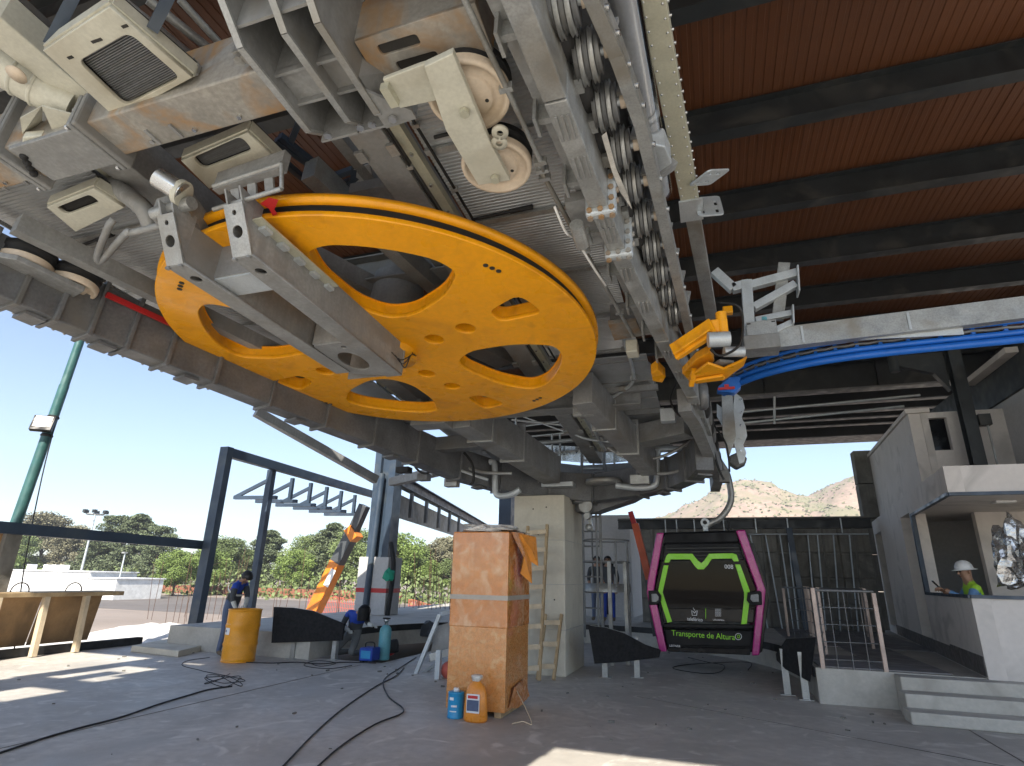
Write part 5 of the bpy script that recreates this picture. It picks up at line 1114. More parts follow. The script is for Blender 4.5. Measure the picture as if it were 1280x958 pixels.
# ================================================================ GUIDE BOARDS
def board(name, label, pts, yl, yr_, legs, grp='black guide boards'):
    xs = [p[0] for p in pts]; x0, x1 = min(xs), max(xs)
    Yf = lambda px: yl+(yr_-yl)*(px-x0)/(x1-x0)
    t = T(name, label, 'guide board', P(*legs[0], z=0), grp)
    b = MB(); b.prism([P(x, y, y=Yf(x)) for x, y in pts], (.0, .05, 0)); b.build('rubber_face', 'black_board', t, .004)
    pts2 = [((x-sum(xs)/len(xs))*.97+sum(xs)/len(xs), y) for x, y in pts]
    b = MB(); b.prism([P(x, y, y=Yf(x))+Vector((0, .055, 0)) for x, y in pts2], (.0, .02, 0)); b.build('backing_sheet', 'galv', t)
    for lx, ly in legs:
        p = P(lx, ly, y=Yf(lx)+.12); b = MB(); b.chan((p.x, p.y, 0.012), (p.x, p.y, .62), .09, .09, .01, up=(0, 1, 0)); b.build('leg', 'galv', t)
        MB().box(p.x-.1, p.x+.1, p.y-.08, p.y+.08, .001, .012).build('foot_plate', 'galv', t)
    return t
board('guide_board', 'black guide board behind the yellow drum', [(342, 759), (365, 760), (390, 764), (412, 773), (430, 780), (427, 801), (339, 804)], 9.85, 10.3, [(366, 822), (418, 820)])
board('guide_board', 'black pointed guide board between the pillar and the cabin', [(735, 782), (757, 785), (780, 792), (806, 806), (826, 813), (824, 822), (777, 828), (743, 830)], 10.4, 11.0, [(757, 850), (797, 846)])
board('guide_board', 'black guide board at the end of the right platform', [(970, 818), (983, 799), (1020, 797), (1013, 853), (982, 837), (971, 826)], 10.4, 9.75, [(984, 862), (1008, 875)])
fd = T('guide_barrier', 'pale guide board frame seen from behind, left of the wrapped crate', 'guide frame', P(520, 846, z=0))
yd = 9.6
def fdb(a_, c_, w_, nm, m='galv_light', y0=yd, y1=yd): b = MB(); b.beam(P(*a_, y=y0), P(*c_, y=y1), w_, w_, up=(0, 1, 0)); b.build(nm, m, fd)
fdb((517, 850), (550, 768), .06, 'frame_bar'); fdb((550, 768), (573, 763), .06, 'frame_bar', y1=yd+.3); fdb((517, 850), (541, 833), .05, 'frame_bar', y1=yd+.4); fdb((561, 782), (573, 764), .05, 'frame_bar', y0=yd+.2, y1=yd+.3)
b = MB(); b.prism([P(x, y, y=yd+.12) for x, y in ((545, 783), (563, 778), (573, 805), (570, 818), (536, 828))], (0, .03, 0)); b.build('panel', 'galv_dull', fd)
b = MB(); b.beam(P(538, 822, y=yd), P(572, 812, y=yd+.1), .12, .12); b.build('ledge', 'galv', fd, .006)
for px, py in ((547, 849), (563, 845)): p = P(px, py, z=0); MB().beam((p.x, p.y, .0), (p.x, p.y, .42), .08, .08).build('leg', 'galv_light', fd)
q = P(562, 838, z=.12); b = MB(); b.ball(q, .15, 9, (1, .8, .9)); tag(b.build('rubble_sack', 'red_mesh'), 'brownish bag behind the wrapped crate', 'bag')

# ================================================================ WRAPPED CRATE and what stands by it
cx0, cx1, cy0, cy1, czt = -3.20, -2.45, 7.12, 8.02, 2.10
crt = T('wrapped_crate', 'tall chipboard crate wrapped in orange stretch film', 'crate', ((cx0+cx1)/2, (cy0+cy1)/2, 0))
MB().box(cx0, cx1, cy0, cy1, .06, .98).build('lower_boards', 'osb', crt, .008)
MB().box(cx0-.008, cx1+.008, cy0-.008, cy1+.008, .96, czt).build('wrapped_boards', 'wrapped_osb', crt, .015)
for i in range(3): MB().box(cx0+.02+.3*i, cx0+.1+.3*i, cy0+.01, cy1-.01, .002, .06).build('skid', 'wood', crt)
b = MB(); b.box(cx0-.013, cx1+.013, cy0-.013, cy1+.013, 1.28, 1.335); b.build('tape_band', 'tape', crt)
rnd = random.Random(3)
def crumple(c, sx, sy, sz, m, nm, par, n=3):
    bm = bmesh.new(); bmesh.ops.create_icosphere(bm, subdivisions=n, radius=1)
    for v in bm.verts:
        k = 1+mnoise.noise(v.co*2.3+Vector((rnd.random()*.01, c[0], c[1])))*.55+mnoise.noise(v.co*6)*.2
        v.co = Vector((v.co.x*sx*k+c[0], v.co.y*sy*k+c[1], max(-.2, v.co.z)*sz*k+c[2]))
    b = MB(); b.add([v.co.copy() for v in bm.verts], [tuple(v.index for v in f.verts) for f in bm.faces]); bm.free(); return b.build(nm, m, par)
o = crumple(((cx0+cx1)/2, cy0+.45, czt+.03), .38, .44, .09, 'film', 'crumpled_film', None); tag(o, 'crumpled pale plastic lying on top of the wrapped crate', 'plastic')
def flap(pts, nm, m, par, th=.004):
    pts = [Vector(p) for p in pts]; n = len(pts); c = sum(pts, Vector())/n+Vector((.02, -.02, 0)); b = MB()
    b.add(pts+[c], [(i, (i+1) % n, n) for i in range(n)]); b.add([p+Vector((th, th, 0)) for p in pts]+[c+Vector((th, th, 0))], [((i+1) % n, i, n) for i in range(n)]); return b.build(nm, m, par)
flap([(cx1+.02, cy0+.02, czt), (cx1+.03, cy0+.5, czt+.02), (cx1+.12, cy0+.6, czt-.35), (cx1+.16, cy0+.5, czt-.62), (cx1+.05, cy0+.35, czt-.5), (cx1+.1, cy0+.3, czt-.3)], 'torn_flap', 'orange_film', crt)
flap([(cx1+.04, cy0+.3, czt), (cx1+.15, cy0+.7, czt-.02), (cx1+.2, cy0+.65, czt-.4), (cx1+.06, cy0+.5, czt-.3)], 'torn_flap', 'orange_film', crt)
flap([(cx0-.01, cy0+.0, czt), (cx0-.05, cy0+.1, czt-.1), (cx0-.03, cy0+.05, czt-.3), (cx0-.012, cy0, czt-.2)], 'torn_flap', 'orange_film', crt)
flap([(cx1+.01, cy0+.1, .1), (cx1+.04, cy0+.2, .3), (cx1+.02, cy0+.7, .34), (cx1+.05, cy0+.8, .12), (cx1+.03, cy0+.4, .05)], 'torn_flap', 'wrapped_osb', crt)
q = P(640, 905, z=.01); b = MB(); b.tube(smooth_pts([q, q+Vector((.12, .02, .03)), q+Vector((.2, .1, .01)), (cx1+.05, cy0+.3, .25)], 5), .006, 5); tag(b.build('twine', 'wood_pale'), 'loose string on the floor by the crate corner', 'string')
# blue can
q = P(569, 897, z=0); cn = T('paint_can', 'blue and white tin can standing before the crate', 'can', q)
MB().lathe([(.001, 0), (.092, 0), (.095, .01), (.092, .02), (.092, .255), (.096, .262), (.09, .27), (.001, .27)], q, n=28).build('body', 'light_blue', cn)
MB().lathe([(.0935, .06), (.0935, .17)], q, n=28).build('label_band', 'white', cn) if False else None
MB().lathe([(.0, .27), (.035, .27), (.035, .295), (.03, .31), (0, .31)], q, n=18).build('cap', 'white_plastic', cn)
for k, (dx, dz, w_, h_) in enumerate(((-.02, .19, .04, .03), (.015, .12, .05, .02), (-.01, .07, .06, .012))):
    b = MB(); n = 6; a0 = -1.9+dx*8
    b.add([(q.x+.0935*math.cos(a0+i*w_*3), q.y+.0935*math.sin(a0+i*w_*3), q.z+dz+s_*h_) for s_ in (0, 1) for i in range(n)], [(i, i+1, n+i+1, n+i) for i in range(n-1)]); b.build('label_print', 'white', cn)
# orange bag
q = P(594, 902, z=0); bg_ = T('orange_bag', 'orange tied bag with a printed label before the crate', 'bag', q)
b = MB(); prof = [(.001, 0), (.13, .0), (.145, .03), (.14, .15), (.13, .28), (.1, .36), (.055, .40), (.04, .42)]; b.lathe(prof, q, n=18)
for i, v in enumerate(b.v):
    k = 1+.08*mnoise.noise(v*9); b.v[i] = Vector((q.x+(v.x-q.x)*k, q.y+(v.y-q.y)*.62*k, v.z))
b.build('sack', 'orange_film', bg_)
b = MB(); prof = [(.038, .41), (.06, .44), (.07, .47), (.03, .48), (.0, .47)]; b.lathe(prof, q, n=14)
for i, v in enumerate(b.v): b.v[i] = v+Vector((mnoise.noise(v*40), mnoise.noise(v*40+Vector((5, 5, 5))), 0))*.02
b.build('tied_neck', 'film', bg_)
MB().box(q.x-.075, q.x+.08, q.y-.1, q.y-.093, .1, .29).build('label', 'white', bg_); MB().box(q.x-.068, q.x+.073, q.y-.1015, q.y-.1003, .12, .23).build('label_print', 'jeans', bg_); MB().box(q.x-.06, q.x+.06, q.y-.1015, q.y-.1003, .245, .275).build('label_print', 'red', bg_)
# ladders
def ladder(name, label, f0, f1, top0, top1, yb_, yt_, n):
    t = T(name, label, 'ladder', P(*f0, y=yb_), 'wooden ladders by the pillar')
    a0, a1, b0, b1 = P(*f0, y=yb_), P(*f1, y=yb_), P(*top0, y=yt_), P(*top1, y=yt_)
    for a_, c_ in ((a0, b0), (a1, b1)): b = MB(); b.beam(a_, c_, .045, .07, up=(0, 1, 0)); b.build('stile', 'wood', t)
    for k in range(n):
        q = (k+.6)/n; b = MB(); b.beam(a0.lerp(b0, q)-Vector((0, .04, 0)), a1.lerp(b1, q)-Vector((0, .04, 0)), .02, .075); b.build('rung', 'wood_pale', t)
ladder('long_ladder', 'long wooden ladder leaning on the concrete pillar', (650, 852), (674, 851), (660, 658), (684, 656), 9.8, 10.2, 8)
ladder('short_ladder', 'short wooden ladder leaning beside the long one', (672, 850), (692, 850), (682, 768), (702, 768), 9.95, 10.3, 3)

# ================================================================ YELLOW DRUM, SLAB
q = P(284, 829, z=0); q.y += .25; dm = T('yellow_drum', 'dented orange-yellow steel drum with a white label', 'drum', q)
b = MB(); prof = [(.001, .0), (.285, 0), (.295, .012), (.29, .03)]
for k in range(20):
    z = .03+.84*k/19; r_ = .288+(.012 if k in (6, 13) else 0); prof.append((r_, z))
prof += [(.298, .875), (.292, .89), (.27, .885), (.27, .7), (.0, .7)]; b.lathe(prof, q, n=40)
for i, v in enumerate(b.v):
    a_ = math.atan2(v.y-q.y, v.x-q.x); h_ = (v.z)/.88
    dent = .06*math.exp(-((a_+.35)**2)/.35)*math.exp(-((h_-.55)**2)/.05); k = 1-dent/.29
    b.v[i] = Vector((q.x+(v.x-q.x)*k+.05*h_*0, q.y+(v.y-q.y)*k, v.z))
b.build('shell', 'drum', dm)
b = MB(); n = 8; rr = .291; b.add([(q.x+rr*math.cos(a_), q.y+rr*math.sin(a_), z) for z in (.46, .64) for a_ in [-2.15+.07*i for i in range(n)]], [(i, i+1, n+i+1, n+i) for i in range(n-1)]); b.build('label', 'white', dm)
b = MB(); b.add([(q.x+.292*math.cos(a_), q.y+.292*math.sin(a_), z) for z in (.50, .54) for a_ in [-2.1+.05*i for i in range(4)]], [(i, i+1, 4+i+1, 4+i) for i in range(3)]); b.build('label_print', 'jeans', dm)
a_, c_ = P(163, 815, z=0), P(222, 822, z=0)
tag(MB().prism([(a_.x, a_.y, .003), (c_.x, c_.y, .003), (c_.x-.5, c_.y+1.3, .003), (a_.x-.5, a_.y+1.3, .003)], (0, 0, .11)).build('concrete_slab', 'concrete_pillar', None, .01), 'loose pale slab lying on the floor left of the drum', 'slab')

# ================================================================ RAILINGS ON THE RIGHT PLATFORM
def rail_run(name, label, posts, ym, tops, nrail=5, post_m='pink_post'):
    t = T(name, label, 'railing', (P(*posts[0][0], z=ZP)), 'platform railings')
    ps = []
    for (bx, by), topz in posts:
        q = P(bx, by, z=ZP); ps.append(q); b = MB(); b.beam((q.x, q.y, ZP), (q.x, q.y, ZP+topz), .05, .05); b.build('post', post_m, t)
    for a_, c_ in zip(ps, ps[1:]):
        for k in range(nrail):
            z = .12+.9*k/(nrail-1); b = MB(); b.cyl(a_+Vector((0, 0, z)), c_+Vector((0, 0, z)), .007 if k < nrail-1 else .018, n=6); b.build('bar', 'grey_steel', t)
        for k in range(3):
            q = a_.lerp(c_, (k+1)/4); b = MB(); b.cyl(q, q+Vector((0, 0, 1.02)), .006, n=6); b.build('wire', 'grey_steel', t)
    return t
rail_run('railing', 'near railing with two pale posts at the right platform edge', [((1029, 836), 1.05), ((1108, 840), 1.0)], 0, 0)
rail_run('railing', 'railing behind the guide board reaching back along the platform', [((1029, 834), 1.05), ((1033, 818), 1.05), ((1018, 800), 1.05), ((986, 796), 1.0)], 0, 0)
rail_run('railing', 'far railing in front of the retaining wall', [((1092, 812), 1.05), ((1086, 797), 1.05), ((1014, 796), 1.05)], 0, 0)

# ================================================================ CAGED LADDER TOWER beside the pillar
cg = T('caged_ladder', 'grey steel caged ladder with round landing right of the pillar', 'caged ladder', P(765, 790, z=ZP))
yc = 12.6; cc = P(766, 735, y=yc); rr = (P(786, 735, y=yc).x-P(742, 735, y=yc).x)/2+.12; cc.x -= .12
for py in (676, 703):
    z = P(766, py, y=yc).z; b = MB(); b.tube([(cc.x+rr*math.cos(a_), yc+rr*math.sin(a_), z) for a_ in [k*2*math.pi/28 for k in range(28)]], .018, 6, True); b.build('hoop', 'galv_dull', cg)
z = P(766, 735, y=yc).z; b = MB(); b.lathe([(rr, -.08), (rr, .08), (rr-.02, .08), (rr-.02, -.08)], (cc.x, yc, z), n=32); b.build('landing_band', 'galv', cg)
for a_, zt_ in ((3.6, 3.05), (4.5, 3.0), (5.3, 2.3), (6.0, 2.3), (.6, 2.3), (2.4, 3.05)):
    x, y = cc.x+rr*math.cos(a_), yc+rr*math.sin(a_); b = MB(); b.cyl((x, y, ZP if a_ in (3.6, 4.5, 6.0) else z), (x, y, zt_), .022, n=8); b.build('upright', 'galv_dull', cg)
for a_ in (5.0, 5.75): x, y = cc.x+rr*math.cos(a_), yc+rr*math.sin(a_); MB().beam((x, y, .0), (x, y, z+.5), .07, .07).build('leg', 'galv', cg)
for k in range(8): MB().cyl((cc.x-.45, yc-.2, .7+.3*k), (cc.x-.05, yc-.3, .7+.3*k), .016, n=6).build('rung', 'galv_dull', cg)
b = MB(); b.beam((cc.x-.45, yc-.2, .45), (cc.x-.45, yc-.2, 3.1), .05, .05); b.build('stile', 'galv_dull', cg); b = MB(); b.beam((cc.x-.05, yc-.3, .45), (cc.x-.05, yc-.3, 3.1), .05, .05); b.build('stile', 'galv_dull', cg)

# ================================================================ RED LIFT BOOM behind the cabin
lb_ = T('lift_boom', 'thin orange-red lift boom rising behind the cabin', 'lift boom', P(815, 760, y=15))
MB().beam(P(812, 725, y=15.2), P(794, 655, y=15.2), .17, .2, up=(0, 1, 0)).build('outer_boom', 'lift_orange', lb_, .01)
MB().beam(P(793, 655, y=15.2), P(788, 640, y=15.2), .12, .13, up=(0, 1, 0)).build('inner_boom', 'red', lb_)
MB().beam(P(812, 725, y=15.2), P(822, 795, y=15.2), .2, .25, up=(0, 1, 0)).build('base', 'crane_grey', lb_)

# ================================================================ LEFT: STEEL FRAME, COLUMN, PARAPET
zA = 4.47
pa = P(283, 566, y=11.6); ft = P(236, 800, y=11.6)
colt = P(472, 620, z=zA)
sfm = T('steel_portal', 'navy steel portal frame with triangular brackets at the left', 'steel frame', (ft.x, 11.6, 0))
MB().beam((pa.x, 11.6, -.4), (pa.x, 11.6, zA+.12), .26, .2, up=(0, 1, 0)).build('post', 'navy_steel', sfm, .006)
MB().beam((pa.x, 11.5, zA), (colt.x, colt.y, zA), .2, .24).build('top_beam', 'navy_steel', sfm, .006)
q = P(340, 588, z=zA-.1); dirb = (Vector((colt.x, colt.y, 0))-Vector((pa.x, 11.5, 0))).normalized()
MB().beam((q.x, q.y, ZP), (q.x, q.y, zA-.1), .18, .18, up=tuple(dirb)).build('post', 'navy_steel', sfm, .006)
for k, (vx, vy) in enumerate(((341, 592), (366, 598), (389, 604), (409, 609), (427, 614), (444, 619))):
    a_ = P(vx, vy, z=zA-.1); lo = a_-Vector((0, 0, .72)); out = lo+Vector((-1.15, -.15, -.0))
    bk = MB(); bk.beam(a_, lo, .1, .1, up=(0, 1, 0)); bk.beam(out, lo+Vector((.25, .03, 0)), .12, .1); bk.beam(out, a_-Vector((0, 0, .15)), .08, .1); bk.build('bracket', 'navy_steel', sfm)
mc = P(470, 768, z=ZP); mct = P(484, 560, y=mc.y)
mcl = T('main_column', 'tall navy steel column on a grey concrete plinth at the left', 'column', (mc.x, mc.y, ZP))
zpl = P(470, 697, y=mc.y).z
for s_ in (-1, 1): MB().beam((mc.x+s_*.26, mc.y, zpl-.2), (mc.x+s_*.26, mc.y, 7.0), .22, .5, up=(0, 1, 0)).build('flange', 'navy_steel', mcl, .006)
MB().beam((mc.x, mc.y, zpl), (mc.x, mc.y, 7.0), .32, .2, up=(0, 1, 0)).build('web', 'navy_steel', mcl)
MB().box(mc.x-.5, mc.x+.5, mc.y-.4, mc.y+.4, ZP, zpl).build('plinth', 'grey_wall', mcl, .02)
MB().box(mc.x-.505, mc.x+.505, mc.y-.405, mc.y+.405, ZP+.6, ZP+.72).build('paint_band', 'red', mcl)
MB().cyl((mc.x-.1, mc.y-.45, ZP), (mc.x-.05, mc.y-.3, 4.5), .1).build('downpipe', 'navy_steel', mcl)
MB().tube(smooth_pts([(mc.x+.55, mc.y-.3, ZP), (mc.x+.62, mc.y-.3, ZP+1.0), (mc.x+.6, mc.y-.3, ZP+1.5), (mc.x+.4, mc.y-.2, ZP+2.0)], 5), .07, 8).build('hose', 'rubber', mcl)
o = crumple((mc.x+.6, mc.y-.5, ZP+1.0), .16, .12, .3, 'green_net', 'green_bag', None, 2); tag(o, 'green cloth hanging on the grey column plinth', 'cloth')
eb = T('eaves_beam', 'grey eaves beam with stub brackets beyond the navy column', 'beam', (colt.x, colt.y, zA))
e0 = Vector((mc.x+.3, mc.y, zA-.1)); e1 = P(660, 672, z=zA-.1)
e1 = P(648, 682, z=zA-.2)
MB().ibeam(e0, e1, .3, .34, .03).build('beam', 'navy_steel', eb)
for k in range(5):
    q = e0.lerp(e1, .05+.055*k); MB().beam(q+Vector((0, 0, -.15)), q+Vector((0, 0, -1.0)), .1, .12, up=(0, 1, 0)).build('stub', 'grey_steel', eb)
q0, q1 = e0.lerp(e1, .02), e0.lerp(e1, .5); MB().prism([q0+Vector((-.3, 0, -.3)), q1+Vector((-.3, 0, -.3)), q1+Vector((-.3, 0, -.95)), q0+Vector((-.3, 0, -1.05))], (.04, 0, 0)).build('fascia', 'galv_dull', eb)
q = P(571, 655, z=zA-.2); MB().beam((q.x, q.y, ZP), (q.x, q.y, zA-.3), .2, .2, up=(0, 1, 0)).build('post', 'navy_steel', eb)
q = P(634, 625, z=zA); MB().beam((q.x, q.y, 2), (q.x, q.y, 7), .5, .5, up=(0, 1, 0)).build('far_column', 'navy_steel', eb)
# braces from the column to the station
for i, (a_, c_, y0, y1) in enumerate((((320, 515), (470, 600), 10.5, 13.5), ((490, 603), (545, 590), 13.5, 12.5))):
    tag(MB().beam(P(*a_, y=y0), P(*c_, y=y1), .2, .2).build('steel_brace', 'galv_dull'), ['long grey brace from the left girder down to the navy column', 'short grey brace right of the navy column'][i], 'brace')
# parapet rail and timber formwork on the left
tag(MB().beam((-12.2, 2.5, 2.27), (-11.95, 11.6, 2.14), .14, .2).build('side_rail', 'navy_steel'), 'dark steel rail running to the portal post at the left', 'rail')
tag(MB().beam((-12.05, 1.0, .075), (-12.05, 10.45, .075), .16, .14).build('kerb_beam', 'rubber', None, .01), 'black kerb beam along the left floor edge', 'kerb')
fw_ = T('timber_formwork', 'timber formwork parapet with inclined props at the left edge', 'formwork', (-12.2, 7, 0))
MB().box(-12.55, -11.85, 1.0, 9.66, 1.02, 1.10).build('top_plank', 'wood', fw_, .006)
for k, (tp, bt) in enumerate((((58, 748), (37, 818)), ((108, 748), (90, 816)), ((-2, 748), (-30, 820)))):
    a_, c_ = P(*tp, x=-11.9), P(*bt, x=-11.8); c_.z = .0; MB().beam((a_.x, a_.y, 1.02), (c_.x, a_.y-.05, .01), .1, .09, up=(0, 1, 0)).build('prop', 'wood_pale', fw_)
for k in range(7):
    y0 = 1.1+1.2*k; MB().prism([(-12.35, y0, .15), (-12.35, y0+1.17, .15), (-12.2, y0+1.17, 1.02), (-12.2, y0, 1.02)], (-.02, 0, 0)).build('ply_sheet', 'plywood', fw_)
MB().prism([(-12.3, 6.4, 1.12), (-12.3, 7.5, 1.12), (-12.3, 7.62, 2.15), (-12.3, 6.4, 2.15)], (-.03, 0, 0)).build('upright_sheet', 'plywood', fw_)
MB().box(-12.3, -12.2, 7.35, 7.62, 1.1, 2.16).build('upright_post', 'concrete_dark', fw_)
for py0 in (7.9, 8.9):
    b = MB(); b.tube([(-12.3, py0+.16*math.cos(a_), 1.1+.16*math.sin(a_)) for a_ in [k*math.pi/10 for k in range(11)]], .012, 6); tag(b.build('lifting_loop', 'rebar'), ['bent rebar loop on the timber parapet, nearer the picture edge', 'bent rebar loop on the timber parapet, farther along'][0 if py0 < 8 else 1], 'loop')

# green pole with floodlight
gp_ = T('green_pole', 'teal-green pole with a square floodlight beyond the parapet', 'pole', P(4, 705, x=-13.0))
pb0, pt0 = P(18, 660, x=-13.0), P(104, 415, x=-13.0); dd = (pt0-pb0)/(pt0.z-pb0.z)
MB().cyl(pb0-dd*(pb0.z+.6), pb0+dd*3.0, .105, .095, 16).build('shaft', 'teal_pole', gp_); MB().cyl(pb0+dd*3.0, pb0+dd*6.5, .088, .078, 16).build('shaft', 'teal_pole', gp_)
q = P(54, 530, x=-12.9); fl = MB(); fl.box(-.19, .19, -.05, .05, -.17, .17)
hm = Matrix.Translation(q) @ Matrix.Rotation(rad(38), 4, 'Z') @ Matrix.Rotation(rad(-18), 4, 'X') 
fl.xf = hm; h2 = fl.build('floodlight', 'black_satin', gp_, .01); g_ = MB(hm); g_.box(-.15, .15, -.058, -.051, -.1, .15); g_.build('lens', 'black_gloss', h2); g_ = MB(hm); g_.box(-.09, .09, -.064, -.059, -.05, .11); g_.build('led_plate', 'white', h2)
pq_ = pb0+dd*(q.z-pb0.z); MB().beam(q, pq_, .05, .05).build('bracket', 'rubber', gp_)
for dz in (.2, -.2): MB().lathe([(.1, -.03), (.115, 0), (.1, .03)], pq_+dd*dz, tuple(dd), 16).build('clamp', 'rubber', gp_)
a_ = pb0+dd*2.2+Vector((.13, 0, 0)); b = MB(); b.tube(smooth_pts([a_, a_+Vector((.05, 0, -1.2)), a_+Vector((.12, .1, -3.0)), a_+Vector((.3, .2, -4.4))], 5), .012, 5); tag(b.build('hanging_cable', 'wire_black'), 'thin cable hanging from the teal-green pole', 'cable')

# ================================================================ cables on the floor
def cable(label, pts, r_=.012, m='wire_black', nm='floor_cable'):
    b = MB(); b.tube(smooth_pts([P(x, y, z=r_+.002) for x, y in pts], 6), r_, 6); return tag(b.build(nm, m), label, 'cable')
cable('long black cable running to the bottom edge left of the crate', [(520, 822), (500, 835), (480, 850), (485, 870), (503, 885), (500, 893), (470, 905), (430, 930), (395, 960), (380, 975)], .009)
cable('black cable curving down from the welder to the bottom edge', [(505, 835), (495, 845), (470, 858), (430, 885), (395, 915), (350, 962)], .009)
cable('dark chain-like cable crossing the floor at the left', [(-5, 943), (40, 928), (58, 922), (100, 910), (150, 897), (200, 880), (240, 868), (262, 862), (290, 858)], .010)
wob = []
for i in range(40): a_ = i*.85; wob.append((280+26*math.cos(a_)*(.5+.5*random.random()), 850+9*math.sin(a_*1.3)*(.4+.6*random.random())))
cable('tangle of thin black cable on the floor by the drum', [(262, 822), (235, 826), (228, 832), (250, 838), (258, 840)]+wob[:22], .005)
cable('thin black cable along the floor behind the drum', [(308, 828), (340, 829), (372, 828), (400, 830), (430, 828), (470, 829)], .01)
cable('loose dark cable looping below the cabin', [(860, 822), (885, 828), (905, 832), (900, 840), (880, 842), (850, 838), (842, 834), (870, 830), (935, 828), (935, 838)], .007)
cable('dark hose curling behind the cabin on the right', [(955, 818), (968, 812), (966, 806), (945, 803)], .02)
cable('dark cable coil by the kneeling welder', [(385, 828), (400, 833), (420, 829), (395, 826), (380, 832), (410, 836), (440, 832)], .006)
# ================================================================ PEOPLE
def person(name, label, joints, radii, edges, zones, slots, loc=None, extra=None):
    me = bpy.data.meshes.new(name); names = list(joints); idx = {n: i for i, n in enumerate(names)}
    me.from_pydata([tuple(joints[n]) for n in names], [(idx[a_], idx[b_]) for a_, b_ in edges], [])
    o = bpy.data.objects.new(name, me); COL.objects.link(o)
    sk_ = o.modifiers.new('skin', 'SKIN'); sk_.use_smooth_shade = True; sk_.branch_smoothing = .4
    for i, n in enumerate(names):
        sv = me.skin_vertices[0].data[i]; r_ = radii[n]; sv.radius = (r_, r_) if not isinstance(r_, tuple) else r_; sv.use_root = (n == 'pelvis')
    ss = o.modifiers.new('sub', 'SUBSURF'); ss.levels = 2; ss.render_levels = 2
    dg = bpy.context.evaluated_depsgraph_get(); m2 = bpy.data.meshes.new_from_object(o.evaluated_get(dg)); o.modifiers.clear(); o.data = m2; bpy.data.meshes.remove(me); m2.name = name
    m2.materials.clear()
    for s_ in slots: m2.materials.append(MATS[s_])
    # colour every face by the nearest bone
    segs = [(Vector(joints[a_]), Vector(joints[b_]), zones[(a_, b_)]) for a_, b_ in edges]
    for p in m2.polygons:
        c = p.center; best = (9, 0)
        for a_, b_, z in segs:
            d = b_-a_; t = max(0, min(1, (c-a_).dot(d)/max(1e-9, d.length_squared))); dist = (c-(a_+d*t)).length
            if dist < best[0]: best = (dist, z(t) if callable(z) else z)
        p.material_index = best[1]; p.use_smooth = True
    tag(o, label, 'person'); o['_o'] = (0, 0, 0)
    return o
E0 = [('pelvis', 'spine'), ('spine', 'chest'), ('chest', 'neck'), ('neck', 'head'), ('head', 'crown'),
      ('chest', 'shl'), ('shl', 'ell'), ('ell', 'wrl'), ('wrl', 'hal'), ('chest', 'shr'), ('shr', 'elr'), ('elr', 'wrr'), ('wrr', 'har'),
      ('pelvis', 'hil'), ('hil', 'knl'), ('knl', 'anl'), ('anl', 'tol'), ('pelvis', 'hir'), ('hir', 'knr'), ('knr', 'anr'), ('anr', 'tor')]
R0 = dict(pelvis=(.155, .12), spine=(.15, .115), chest=(.17, .125), neck=.06, head=(.085, .1), crown=(.07, .08), shl=.075, ell=.055, wrl=.04, hal=.04, shr=.075, elr=.055, wrr=.04, har=.04,
          hil=.095, knl=.065, anl=.05, tol=.045, hir=.095, knr=.065, anr=.05, tor=.045)
def fingers(par, p, d, m='glove', n=4):
    # four fingers and a thumb curling from the hand
    d = Vector(d).normalized(); s_ = d.cross(Vector((0, 0, 1)));  s_ = s_.normalized() if s_.length > .1 else Vector((1, 0, 0)); u = s_.cross(d)
    for k in range(4):
        b = MB(); q = Vector(p)+s_*(.03-.02*k)+d*.02; L_ = (.075, .085, .08, .062)[k]
        b.tube([q, q+d*L_*.5, q+d*L_*.85-u*.02, q+d*L_-u*.045], [.011, .010, .009, .007], 6); b.build('finger', m, par)
    b = MB(); q = Vector(p)+s_*.035; b.tube([q-d*.01, q+s_*.03+d*.03, q+s_*.035+d*.06-u*.015], [.013, .011, .008], 6); b.build('thumb', m, par)
def face(par, head, fwd, m='skin', up_=(0, 0, 1)):
    f = Vector(fwd).normalized(); u = Vector(up_); r_ = f.cross(u).normalized(); u = r_.cross(f); h = Vector(head)
    b = MB(); b.add([h+f*.085+u*.03, h+f*.125-u*.015, h+f*.09-u*.025+r_*.018, h+f*.09-u*.025-r_*.018], [(0, 2, 1), (0, 1, 3), (1, 2, 3)]); b.build('nose', m, par)
    for s_ in (-1, 1):
        b = MB(); b.ball(h+r_*s_*.088-u*.005, .028, 6, (.5, 1, 1)); b.build('ear', m, par)
        b = MB(); b.ball(h+f*.088+r_*s_*.034+u*.018, .011, 6); b.build('eye', 'hair', par)
    b = MB(); b.beam(h+f*.09-u*.055-r_*.022, h+f*.09-u*.055+r_*.022, .008, .01); b.build('mouth', 'brick_red', par)
def hair_cap(par, head, fwd, up_, m='hair', s_=1.0, cover=-.1):
    f = Vector(fwd).normalized(); u = Vector(up_).normalized(); r_ = f.cross(u).normalized(); h = Vector(head); b = MB(); n = 16; vs, fs = [], []
    for i in range(8):
        t = i/7*1.75
        for j in range(n):
            a_ = j*2*math.pi/n; fr_ = math.cos(a_); tt = t*(.72 if fr_ > .5 else 1.0)
            d = u*math.cos(tt)+(f*math.cos(a_)*1.08+r_*math.sin(a_)*.98)*math.sin(tt); k = 1+.05*mnoise.noise(d*9)
            vs.append(h+u*.015+d*.112*s_*k)
    fs = [(i*n+j, i*n+(j+1) % n, (i+1)*n+(j+1) % n, (i+1)*n+j) for i in range(7) for j in range(n)]
    b.add(vs, fs, True); return b.build('hair', m, par)
zt_ = lambda a_, b_, t0: (lambda t: a_ if t < t0 else b_)
